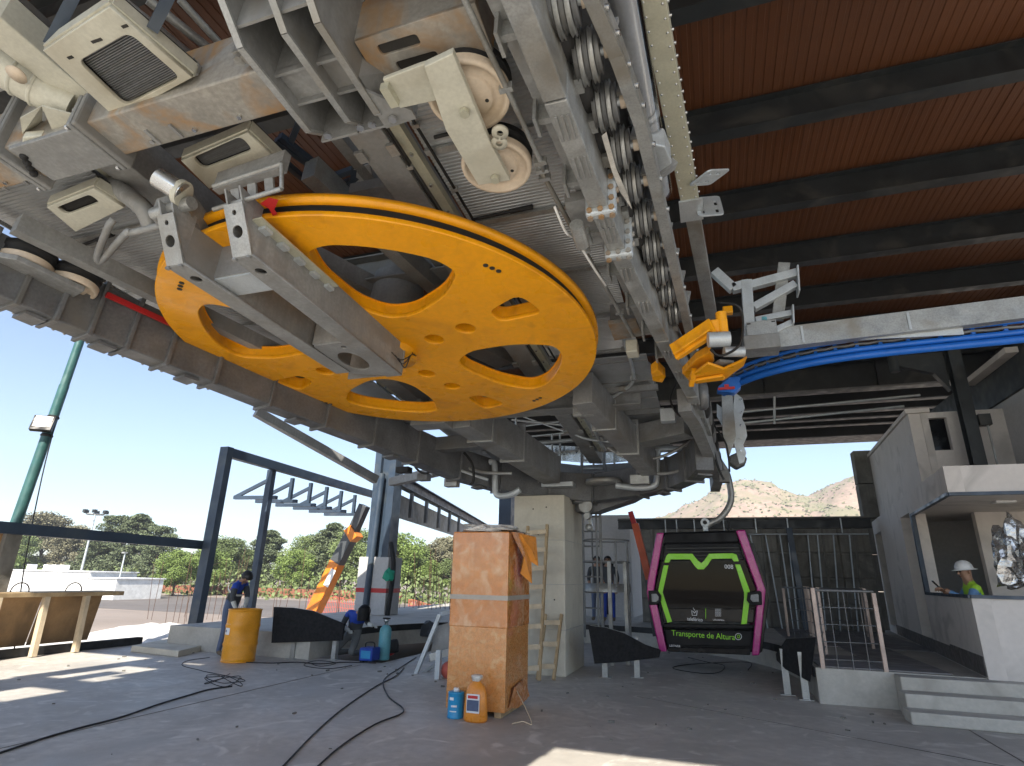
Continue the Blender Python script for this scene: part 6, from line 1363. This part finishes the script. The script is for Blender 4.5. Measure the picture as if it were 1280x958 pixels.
# --- worker bending over the drum (jacket grey with blue shoulders)
base = P(277, 826, z=0); base.y += .55; base.x -= .42
X_, Y_ = Vector((1, 0, 0)), Vector((0, 1, 0))
def J(dx, dy, dz): return (base.x+dx, base.y+dy, base.z+dz)
z_ = {e: 0 for e in E0}
z_.update({('spine', 'chest'): zt_(0, 1, .45), ('chest', 'neck'): zt_(1, 3, .6), ('neck', 'head'): 3, ('head', 'crown'): 3, ('chest', 'shl'): 1, ('chest', 'shr'): 1, ('shl', 'ell'): zt_(1, 0, .4), ('shr', 'elr'): zt_(1, 0, .4), ('ell', 'wrl'): zt_(0, 4, .4), ('elr', 'wrr'): zt_(0, 4, .4), ('wrl', 'hal'): 4, ('wrr', 'har'): 4,
           ('pelvis', 'hil'): 2, ('pelvis', 'hir'): 2, ('hil', 'knl'): 2, ('hir', 'knr'): 2, ('knl', 'anl'): 2, ('knr', 'anr'): 2, ('anl', 'tol'): 5, ('anr', 'tor'): 5})
jt = dict(pelvis=J(-.08, 0, .93), spine=J(.0, -.03, 1.12), chest=J(.14, -.10, 1.30), neck=J(.27, -.15, 1.41), head=J(.36, -.19, 1.44), crown=J(.43, -.2, 1.50),
          shl=J(.10, .08, 1.34), ell=J(.26, .02, 1.10), wrl=J(.38, -.12, .95), hal=J(.42, -.2, .90), shr=J(.20, -.27, 1.30), elr=J(.25, -.36, 1.06), wrr=J(.33, -.34, .90), har=J(.38, -.33, .85),
          hil=J(-.1, .1, .88), knl=J(-.06, .1, .48), anl=J(-.12, .1, .07), tol=J(.04, .08, .04), hir=J(-.08, -.1, .88), knr=J(-.03, -.12, .48), anr=J(-.1, -.12, .07), tor=J(.06, -.14, .04))
w1 = person('person', 'worker in dark jacket with blue shoulders bending over the drum', jt, R0, E0, z_, ['jacket', 'royal', 'jeans', 'skin', 'glove', 'boot'])
hair_cap(w1, jt['head'], (.5, -.2, -.6), (.7, -.15, .7), s_=1.02); face(w1, Vector(jt['head']), (.6, -.25, -.55), up_=(.6, -.1, .75))
fingers(w1, jt['hal'], (.3, -.2, -.6)); fingers(w1, jt['har'], (.3, .1, -.7))
b = MB(); c0 = Vector(jt['spine']).lerp(Vector(jt['chest']), .55); ax = (Vector(jt['chest'])-Vector(jt['spine'])).normalized(); b.lathe([(.185, -.025), (.187, .025)], c0, ax, 24)
for i, v in enumerate(b.v): b.v[i] = c0+(v-c0)*Vector((1, 1, 1)).x*.97
b.build('reflective_band', 'reflective', w1)
# --- kneeling welder with mask
base = P(438, 822, z=0)
jt = dict(pelvis=J(-.06, .12, .42), spine=J(-.01, .08, .60), chest=J(.10, -.02, .74), neck=J(.2, -.07, .82), head=J(.28, -.1, .84), crown=J(.35, -.12, .88),
          shl=J(-.13, .0, .82), ell=J(-.2, -.08, .6), wrl=J(-.02, -.2, .52), hal=J(.06, -.22, .5), shr=J(.26, .05, .82), elr=J(.36, -.1, .66), wrr=J(.5, -.2, .62), har=J(.58, -.22, .62),
          hil=J(-.16, .08, .38), knl=J(-.22, -.26, .1), anl=J(-.18, .2, .08), tol=J(-.16, .36, .07), hir=J(.06, .08, .38), knr=J(.15, -.24, .1), anr=J(.1, .2, .08), tor=J(.1, .34, .07))
z2 = dict(z_); z2[('head', 'crown')] = 0; z2[('ell', 'wrl')] = zt_(0, 4, .7); z2[('elr', 'wrr')] = zt_(0, 4, .7)
w2 = person('person', 'kneeling welder in dark jacket with blue shoulders beside the gas cylinder', jt, R0, E0, z2, ['jacket', 'royal', 'grey_cloth', 'skin', 'glove', 'boot'])
hair_cap(w2, jt['head'], (.4, -.5, -.2), (0, 0, 1), 'black_satin', 1.12); fingers(w2, jt['hal'], (.6, -.5, 0)); fingers(w2, jt['har'], (.8, -.3, 0)); face(w2, jt['head'], (.5, -.7, -.3))
b = MB(); h_ = Vector(jt['head'])+Vector((.05, -.1, -.02)); b.lathe([(.12, -.13), (.125, 0), (.11, .1)], h_, (0, 0, 1), 16); b.build('welding_mask', 'black_satin', w2)
# gas cylinder, welding set, tools
q = P(479, 825, z=0); gc = T('gas_cylinder', 'pale blue gas cylinder standing by the kneeling welder', 'gas cylinder', q)
MB().lathe([(.001, 0), (.105, 0), (.115, .02), (.115, .5), (.105, .56), (.07, .6), (.04, .62)], q, n=24).build('body', 'gas_blue', gc)
MB().lathe([(.03, .61), (.03, .68), (.055, .68), (.055, .73), (.001, .73)], q, n=14).build('valve', 'steel_bright', gc)
b = MB(); b.tube([(q.x+.07*math.cos(a_), q.y+.07*math.sin(a_), .74) for a_ in [k*.6283 for k in range(10)]], .01, 6, True); b.build('guard_ring', 'rubber', gc)
q = P(459, 828, z=0); ws_ = T('welding_set', 'small blue welding machine on the floor by the gas cylinder', 'welder', q)
MB().box(q.x-.14, q.x+.14, q.y-.08, q.y+.2, .03, .25).build('case', 'royal', ws_, .015); MB().box(q.x-.1, q.x+.1, q.y-.086, q.y-.08, .07, .2).build('panel', 'light_blue', ws_)
b = MB(); b.tube(smooth_pts([(q.x-.1, q.y+.05, .25), (q.x-.08, q.y+.05, .33), (q.x+.08, q.y+.05, .33), (q.x+.1, q.y+.05, .25)], 4), .013, 6); b.build('handle', 'rubber', ws_)
for sx in (-.1, .1): MB().box(q.x+sx-.03, q.x+sx+.03, q.y-.05, q.y+.16, .002, .03).build('foot', 'rubber', ws_)
q = P(492, 808, z=.2); tag(MB().lathe([(.02, -.1), (.12, -.08), (.13, 0), (.12, .08), (.02, .1)], q, (1, .3, .2), 16).build('cable_reel', 'rubber'), 'black cable reel behind the gas cylinder', 'reel')
q = P(488, 813, z=.1); tag(MB().lathe([(.02, -.06), (.1, -.05), (.1, .05), (.02, .06)], q, (0, 1, 0), 14).build('red_spool', 'red'), 'red spool on the floor behind the gas cylinder', 'spool')
o = crumple((P(462, 800, z=.3).x, P(462, 800, z=0).y, .22), .25, .2, .28, 'jacket', 'tool_bag', None, 2); tag(o, 'dark heap of tools between the welder and the gas cylinder', 'tool bag')
# --- man in the control room window with white hard hat
pm = P(1213, 741, y=11.0); base = Vector((pm.x+.05, 11.0, .50))
jt = dict(pelvis=J(0, .05, .62), spine=J(0, .03, .80), chest=J(-.02, .0, 1.02), neck=J(-.05, -.01, 1.18), head=J(-.07, -.02, 1.28), crown=J(-.07, -.02, 1.37),
          shl=J(-.02, -.19, 1.06), ell=J(-.16, -.22, .86), wrl=J(-.36, -.14, .98), hal=J(-.42, -.12, 1.02), shr=J(.0, .19, 1.06), elr=J(-.14, .2, .84), wrr=J(-.33, .02, .97), har=J(-.4, -.02, 1.0),
          hil=J(0, -.1, .58), knl=J(.1, -.3, .4), anl=J(.12, -.2, .1), tol=J(.12, -.33, .05), hir=J(0, .12, .58), knr=J(.1, .2, .35), anr=J(.14, .14, .1), tor=J(.1, 0, .05))
z3 = dict(z_); z3.update({('pelvis', 'spine'): 1, ('spine', 'chest'): 1, ('chest', 'neck'): zt_(1, 3, .5), ('ell', 'wrl'): 0, ('elr', 'wrr'): 0, ('wrl', 'hal'): 3, ('wrr', 'har'): 3, ('shl', 'ell'): zt_(1, 0, .2), ('shr', 'elr'): zt_(1, 0, .2)})
w3 = person('person', 'man in white hard hat and yellow-green vest inside the control room window', jt, R0, E0, z3, ['shirt_blue', 'vest', 'jeans', 'skin', 'skin', 'boot'])
h_ = Vector(jt['head'])+Vector((0, 0, .035)); b = MB(); b.lathe([(.0, .135), (.05, .128), (.09, .10), (.115, .05), (.12, .01)], h_, (-.1, 0, 1), 24); b.lathe([(.12, .01), (.165, -.005), (.165, -.012), (.115, .0)], h_, (-.1, 0, 1), 24); b.build('hard_hat', 'white_plastic', w3)
face(w3, jt['head'], (-1, -.25, -.2)); fingers(w3, jt['hal'], (-.8, 0, .3), 'skin'); fingers(w3, jt['har'], (-.8, -.2, .3), 'skin')
tag(MB().beam(Vector(jt['hal'])+Vector((-.04, .03, .02)), Vector(jt['hal'])+Vector((-.12, .03, .12)), .075, .01).build('phone', 'black_gloss'), 'dark phone held by the man in the control room', 'phone')
b = MB(); c0 = Vector(jt['chest'])-Vector((0, 0, .12)); b.lathe([(.172, -.02), (.172, .02)], c0, (0, 0, 1), 20); b.build('reflective_band', 'reflective', w3)
# foil wrapped console at the right of the room
q = P(1272, 700, y=10.6); o = crumple((q.x+.12, 10.75, 1.75), .32, .3, .75, 'foil', 'foil_wrapped_console', None, 4); tag(o, 'console wrapped in shiny foil at the right of the window', 'console')
tag(MB().box(q.x-.3, q.x+1.5, 10.4, 11.1, .42, 1.2).build('console_desk', 'white_wall'), 'white desk under the foil-wrapped console', 'desk')
# --- two people standing far behind the pillar
for i, (px, py, cl, lab) in enumerate(((761, 772, 'royal', 'person in blue trousers standing in the far doorway'), (747, 770, 'jeans', 'person half hidden by the pillar edge near the far doorway'))):
    base = P(px, py, z=ZP)
    base = P(px, 740, y=17.2); base.z = ZP
    jt = dict(pelvis=J(0, 0, .95), spine=J(0, 0, 1.12), chest=J(0, 0, 1.35), neck=J(0, 0, 1.52), head=J(0, -.02, 1.62), crown=J(0, -.02, 1.71), shl=J(-.2, 0, 1.4), ell=J(-.25, 0, 1.12), wrl=J(-.2, -.1, .92), hal=J(-.18, -.14, .85), shr=J(.2, 0, 1.4), elr=J(.26, .02, 1.12), wrr=J(.24, -.05, .9), har=J(.22, -.08, .83),
              hil=J(-.1, 0, .9), knl=J(-.11, -.02, .5), anl=J(-.12, 0, .08), tol=J(-.13, -.14, .05), hir=J(.1, 0, .9), knr=J(.12, -.02, .5), anr=J(.12, 0, .08), tor=J(.14, -.14, .05))
    w = person('person', lab, jt, R0, E0, z_, ['jacket', 'jacket', cl, 'skin', 'skin', 'boot']); hair_cap(w, jt['head'], (0, -1, 0), (0, 0, 1)); face(w, jt['head'], (0, -1, 0)); fingers(w, jt['hal'], (0, -.3, -1), 'skin'); fingers(w, jt['har'], (0, -.3, -1), 'skin')

# ================================================================ BACKGROUND LEFT
import numpy as np
rng = np.random.default_rng(5)
def crown_mesh(kind, h, rx, n, seed):
    r_ = np.random.default_rng(seed); V = []; Fc = []
    nc = 64 if kind == 'pine' else 44
    cl = []
    for i in range(nc):
        if kind == 'pine':
            t = r_.uniform(.12, .97); a_ = r_.uniform(0, 6.283); rr = rx*(1.05-t)**.6*r_.uniform(.25, 1.0); cl.append((rr*math.cos(a_), rr*math.sin(a_), h*t, rx*.33*(1.15-t*.65), .6))
        else:
            a_ = r_.uniform(0, 6.283); t = r_.uniform(.25, .95); rr = rx*math.sin(min(1, (t-.1)/.9)*math.pi)**.6*r_.uniform(.2, .95); cl.append((rr*math.cos(a_), rr*math.sin(a_), h*t, rx*r_.uniform(.24, .4), .75))
    per = n//nc
    for (cx, cyy, cz, cr_, fl_) in cl:
        d = r_.normal(size=(per, 3)); d /= np.linalg.norm(d, axis=1)[:, None]; rad_ = cr_*r_.uniform(.45, 1.05, (per, 1))
        c = np.array([cx, cyy, cz])+d*rad_*np.array([1, 1, fl_])
        u = r_.normal(size=(per, 3)); u /= np.linalg.norm(u, axis=1)[:, None]; v = np.cross(u, r_.normal(size=(per, 3))); v /= np.linalg.norm(v, axis=1)[:, None]
        s_ = r_.uniform(.06, .13, (per, 1))*(h/7)
        q = np.stack([c-u*s_, c+v*s_*.6, c+u*s_, c-v*s_*.6], 1).reshape(-1, 3); k = len(V)*0+sum(len(x) for x in V); V.append(q); Fc.append(np.arange(k, k+4*per).reshape(-1, 4))
    V = np.concatenate(V); Fc = np.concatenate(Fc); me = bpy.data.meshes.new('crown'); me.from_pydata(V.tolist(), [], Fc.tolist()); return me, cl
def make_tree(kind, h, rx, m, seed):
    me, cl = crown_mesh(kind, h, rx, 17000, seed); me.materials.append(MATS[m])
    b = MB(); b.tube([(0, 0, -.2), (.05, 0, h*.3), (0, .08, h*.6), (.03, 0, h*.92)], [h*.022, h*.017, h*.011, h*.003], 8)
    for (cx, cyy, cz, cr_, _) in cl[:16]: b.tube([(0, 0, max(h*.15, cz-h*.14)), (cx*.5, cyy*.5, cz-h*.05), (cx, cyy, cz)], [h*.009, h*.006, h*.002], 5)
    tm = bpy.data.meshes.new('trunk'); tm.from_pydata([tuple(v) for v in b.v], [], b.f); tm.materials.append(MATS['bark']); return me, tm
PT = {'pine': make_tree('pine', 7, 2.6, 'leaf_pine', 1), 'pine2': make_tree('pine', 7, 3.2, 'leaf_pine', 2), 'round': make_tree('round', 7, 2.8, 'leaf_bright', 3), 'mid': make_tree('round', 7, 3.0, 'leaf_mid', 4), 'dry': make_tree('round', 7, 2.4, 'leaf_dry', 6)}
desc = {'pine': 'dark green pine', 'pine2': 'broad dark green pine', 'round': 'bright green round tree', 'mid': 'mid green bushy tree', 'dry': 'sparse dry-leaved tree'}
trees = [(28, 662, 60, 'mid', 'at the left picture edge behind the teal pole'), (66, 640, 66, 'dry', 'tall beside the stadium lamp mast'), (92, 662, 62, 'dry', 'just left of the stadium lamp mast'), (128, 672, 60, 'pine', 'right of the stadium lamp mast'), (150, 652, 64, 'pine2', 'tallest behind the small lamp post'), (176, 650, 62, 'pine', 'twin-topped between small lamp and portal post'), (205, 654, 60, 'pine2', 'left of the navy portal post'), (226, 690, 48, 'round', 'low beside the navy portal post'),
         (262, 690, 52, 'round', 'just inside the portal, by the first post'), (290, 672, 60, 'mid', 'behind the bending worker'), (312, 690, 62, 'mid', 'low behind the second portal post'), (340, 662, 64, 'pine', 'pointed, right of the second portal post'), (372, 690, 58, 'round', 'low, midway between portal post and crane boom'), (392, 670, 64, 'mid', 'left of the crane boom'), (418, 660, 62, 'pine', 'directly behind the crane boom'), (442, 668, 60, 'mid', 'between the crane boom and navy column'), (500, 673, 58, 'round', 'just right of the navy column'), (520, 684, 64, 'mid', 'right of the navy column, second from it'), (538, 700, 60, 'round', 'low, before the far town'), (556, 678, 66, 'dry', 'left of the slim eaves post'), (566, 700, 62, 'mid', 'low behind the slim eaves post'), (590, 690, 66, 'pine', 'right of the slim eaves post'), (8, 690, 52, 'round', 'low at the left edge by the white store')]
for i, (px, py, dist, kd, where) in enumerate(trees):
    top = P(px, py, y=dist*.86); h = (top.z+.62)*1.0
    t = T('pine_tree' if 'pine' in kd else 'leafy_tree', f'{desc[kd]} {where}', 'tree', (top.x, top.y, -.62), 'trees beyond the field')
    s_ = h/7; wd = s_*random.uniform(1.15, 1.6); s_ *= random.uniform(.95, 1.1)
    for nm, me in (('crown', PT[kd][0]), ('trunk', PT[kd][1])):
        o = bpy.data.objects.new(nm, me); COL.objects.link(o); o.parent = t; o.scale = (wd, wd, s_); o.rotation_euler = (0, 0, random.uniform(0, 6.28))
# undergrowth along the far edge of the field
V = []
n = 9000; px = rng.uniform(-30, 660, n)
for x in px:
    d = rng.uniform(50, 62)*.86; g = P(float(x), 720, y=float(d)); z = rng.uniform(0, 1)**1.6*(1.7+.8*math.sin(x*.05)); c = np.array([g.x, g.y+rng.uniform(-2, 4), -.6+z]); u = rng.normal(size=3); u /= np.linalg.norm(u); v = np.cross(u, rng.normal(size=3)); v /= np.linalg.norm(v); s_ = rng.uniform(.1, .22)
    V += [c-u*s_, c+v*s_*.7, c+u*s_, c-v*s_*.7]
me = bpy.data.meshes.new('undergrowth'); me.from_pydata([tuple(v) for v in V], [], [tuple(range(4*i, 4*i+4)) for i in range(n)]); me.materials.append(MATS['leaf_mid'])
o = bpy.data.objects.new('undergrowth', me); COL.objects.link(o); o['kind'] = 'stuff'; tag(o, 'continuous green undergrowth below the trees along the field', 'bushes')
# low brown wall along the field, white stores
a_, c_ = P(-60, 742, z=-.6), P(640, 742, z=-.6)
tag(MB().beam((a_.x, 47, -.25), (c_.x+2, 47, -.25), .3, .75).build('low_wall', 'brick_red'), 'low reddish-brown wall at the far edge of the field', 'wall')
for i, (x0, y0, x1, y1, d) in enumerate(((15, 713, 108, 738, 34), (109, 723, 143, 739, 33))):
    p, q = P(x0, y0, y=d), P(x1, y1, y=d); t = T('white_store', ['long white flat-roofed store beyond the parapet', 'small white store right of the long one'][i], 'building', ((p.x+q.x)/2, d, -.6))
    MB().box(p.x, q.x, d, d+4, -.62, p.z).build('wall', 'white_plastic', t); MB().box(p.x-.1, q.x+.1, d-.1, d+4.1, p.z, p.z+.08).build('roof', 'white', t)
    if i == 0:
        for px in (35, 56, 66, 76): u = P(px, 712, y=d+1); MB().box(u.x-.25, u.x+.25, d+1, d+1.5, p.z+.08, p.z+.5).build('roof_unit', 'white', t)
# stadium mast and small lamp post
q = P(96, 737, y=42); t = T('stadium_mast', 'tall thin lamp mast with a ring of floodlights among the trees', 'lamp mast', (q.x, 42, -.6))
zt2_ = P(118, 642, y=42).z; MB().cyl((q.x, 42, -.6), (q.x, 42, zt2_), .13, .07, 8).build('shaft', 'galv_light', t)
MB().lathe([(.75, 0), (.8, .08), (.75, .12), (.7, .06)], (q.x, 42, zt2_-.15), n=18).build('ring', 'galv', t)
for k in range(6): a_ = k*math.pi/3+.3; MB().box(q.x+.95*math.cos(a_)-.17, q.x+.95*math.cos(a_)+.17, 42+.95*math.sin(a_)-.15, 42+.95*math.sin(a_)+.15, zt2_, zt2_+.3).build('floodlight', 'dark_steel', t)
q = P(146, 738, y=36); t = T('small_lamp_post', 'slim lamp post in front of the pines', 'lamp post', (q.x, 36, -.6))
zz = P(153, 692, y=36).z; MB().cyl((q.x, 36, -.6), (q.x, 36, zz), .07, .05, 8).build('shaft', 'galv_light', t); MB().box(q.x-.15, q.x+.15, 35.8, 36.1, zz, zz+.12).build('lamp', 'galv', t)
# far town blocks
for i, (px, py, w_) in enumerate(((534, 695, 5), (545, 688, 6), (552, 700, 4), (528, 702, 4))):
    p = P(px, py, y=150); t = T('house', ['pale far house left of the slim eaves post', 'tallest pale far house by the slim eaves post', 'small far house nearest the slim eaves post', 'leftmost small far house in the distance'][i], 'house', (p.x, 150, 0)); MB().box(p.x-w_/2, p.x+w_/2, 150, 156, -1, p.z).build('wall', 'bldg', t)
    for k in range(3): MB().box(p.x-w_*.35+w_*.28*k, p.x-w_*.2+w_*.28*k, 149.9, 149.99, p.z-2.2, p.z-1).build('window', 'dark_steel', t)
    MB().box(p.x-w_/2-.2, p.x+w_/2+.2, 149.8, 156.2, p.z, p.z+.3).build('roof', 'bldg', t)
# pale gravel heap and kerb outside the platform
b = MB(); vs, fs = [], []; nx, ny = 40, 14
for j in range(ny):
    for i in range(nx):
        x = -19+7*i/(nx-1); y = 11+7*j/(ny-1); z = -.6+.62*math.exp(-((x+15.5)**2)/7-((y-14)**2)/6)+.12*mnoise.noise(Vector((x*2, y*2, 0)))
        vs.append((x, y, z))
b.add(vs, [(j*nx+i, j*nx+i+1, (j+1)*nx+i+1, (j+1)*nx+i) for j in range(ny-1) for i in range(nx-1)], True); o = b.build('gravel_heap', 'gravel_pale'); o['kind'] = 'stuff'; tag(o, 'pale sunlit gravel heap outside the platform', 'gravel')
# rebar bars sticking out of the ground
rb = MB().cyl((0, 0, 0), (0, 0, 1), .011, n=5).build('rebar', 'rebar'); first = True
for i in range(64):
    px = random.choice((random.uniform(185, 300), random.uniform(310, 470), random.uniform(495, 568))); d = random.uniform(19, 24); g = P(px, 760, y=d)
    o = rb if first else rb.copy()
    if not first: COL.objects.link(o)
    first = False; o.location = (g.x, d, -.6); o.scale = (1, 1, random.uniform(1.2, 3.2)); o.rotation_euler = (random.uniform(-.09, .09), random.uniform(-.09, .09), 0)
    tag(o, 'thin rusty starter bar standing upright beyond the platform', 'rebar', 'rebar starter bars in the field')
# red safety mesh draped between stakes
b = MB(); N = 40
for (pa_, pb_, d, hh) in (((385, 752), (470, 752), 25, .8), ((510, 757), (568, 757), 23, .7)):
    p, q = P(*pa_, y=d), P(*pb_, y=d)
    for k in range(N):
        x = p.x+(q.x-p.x)*k/N; b.beam((x, d, -.4), (x+.02, d, .1+hh*(.5+.5*mnoise.noise(Vector((x*.7, 1, 1))))), .02, .01)
    for r_ in range(5):
        pts = [(p.x+(q.x-p.x)*k/20, d, -.4+(r_/4)*(.5+hh*(.5+.5*mnoise.noise(Vector(((p.x+(q.x-p.x)*k/20)*.7, 1, 1)))))) for k in range(21)]; b.tube(pts, .012, 4)
o = b.build('safety_mesh', 'red_mesh'); o['kind'] = 'stuff'; tag(o, 'red plastic safety mesh draped across the field', 'mesh')
# crane boom
cb2 = T('crane_boom', 'orange and grey telescopic crane boom behind the navy column', 'crane boom', P(388, 768, y=19))
yb2 = 19
MB().beam(P(390, 770, y=yb2), P(422, 703, y=yb2), .42, .45, up=(0, 1, 0)).build('base_section', 'crane_orange', cb2, .02)
MB().beam(P(421, 705, y=yb2), P(441, 666, y=yb2), .42, .4, up=(0, 1, 0)).build('middle_section', 'crane_grey', cb2, .02)
MB().beam(P(438, 671, y=yb2), P(446, 664, y=yb2), .52, .45, up=(0, 1, 0)).build('collar', 'crane_orange', cb2, .01); MB().beam(P(441, 666, y=yb2), P(456, 632, y=yb2), .34, .32, up=(0, 1, 0)).build('top_section', 'crane_grey', cb2, .02)
MB().beam(P(407, 733, y=yb2-.27), P(417, 712, y=yb2-.27), .22, .01, up=(0, 1, 0)).build('white_panel', 'white', cb2)
q = P(497, 588, y=17); b = MB(); b.ball(q, .14, 8); b.cyl(q, q+Vector((0, 0, .25)), .1); tag(b.build('hoist_block', 'lift_orange'), 'orange hoist block hanging right of the navy column', 'hoist')
b = MB(); b.cyl(q+Vector((-.05, 0, -.1)), (q.x-.1, q.y, .5), .01, n=5); tag(b.build('hoist_rope', 'wire_black'), 'thin rope hanging below the orange hoist block', 'rope')
# ================================================================ small litter on the floor
lb2 = MB(); rl_ = random.Random(11)
for i in range(140):
    x, y = rl_.uniform(-11.5, 2.5), rl_.uniform(3.5, 16) if i % 3 else rl_.gauss(9.6, .8)
    if -3.6 < x < -2.3 and 6.9 < y < 12: continue
    if math.hypot(x-UC[0], y-UC[1]) > UR-.2 and y > 10: continue
    s_ = rl_.uniform(.006, .028); a_ = rl_.uniform(0, 3.1); d_ = Vector((math.cos(a_), math.sin(a_), 0))
    lb2.beam(Vector((x, y, s_*.4+.001))-d_*s_*rl_.uniform(.6, 2.2), Vector((x, y, s_*.4+.001))+d_*s_, s_, s_*.7)
o = lb2.build('floor_litter', 'concrete_dark'); o['kind'] = 'stuff'; tag(o, 'tiny wood chips and crumbs scattered over the concrete floor', 'litter')
# ================================================================ thin haze in the air
hz_ = MB().box(-620, 620, -160, 900, -1.7, 115).build('haze', 'haze'); hz_['kind'] = 'stuff'; tag(hz_, 'thin pale haze in the air over the field and the hill', 'haze')
for o in bpy.data.objects:
    if '_o' in o: del o['_o']
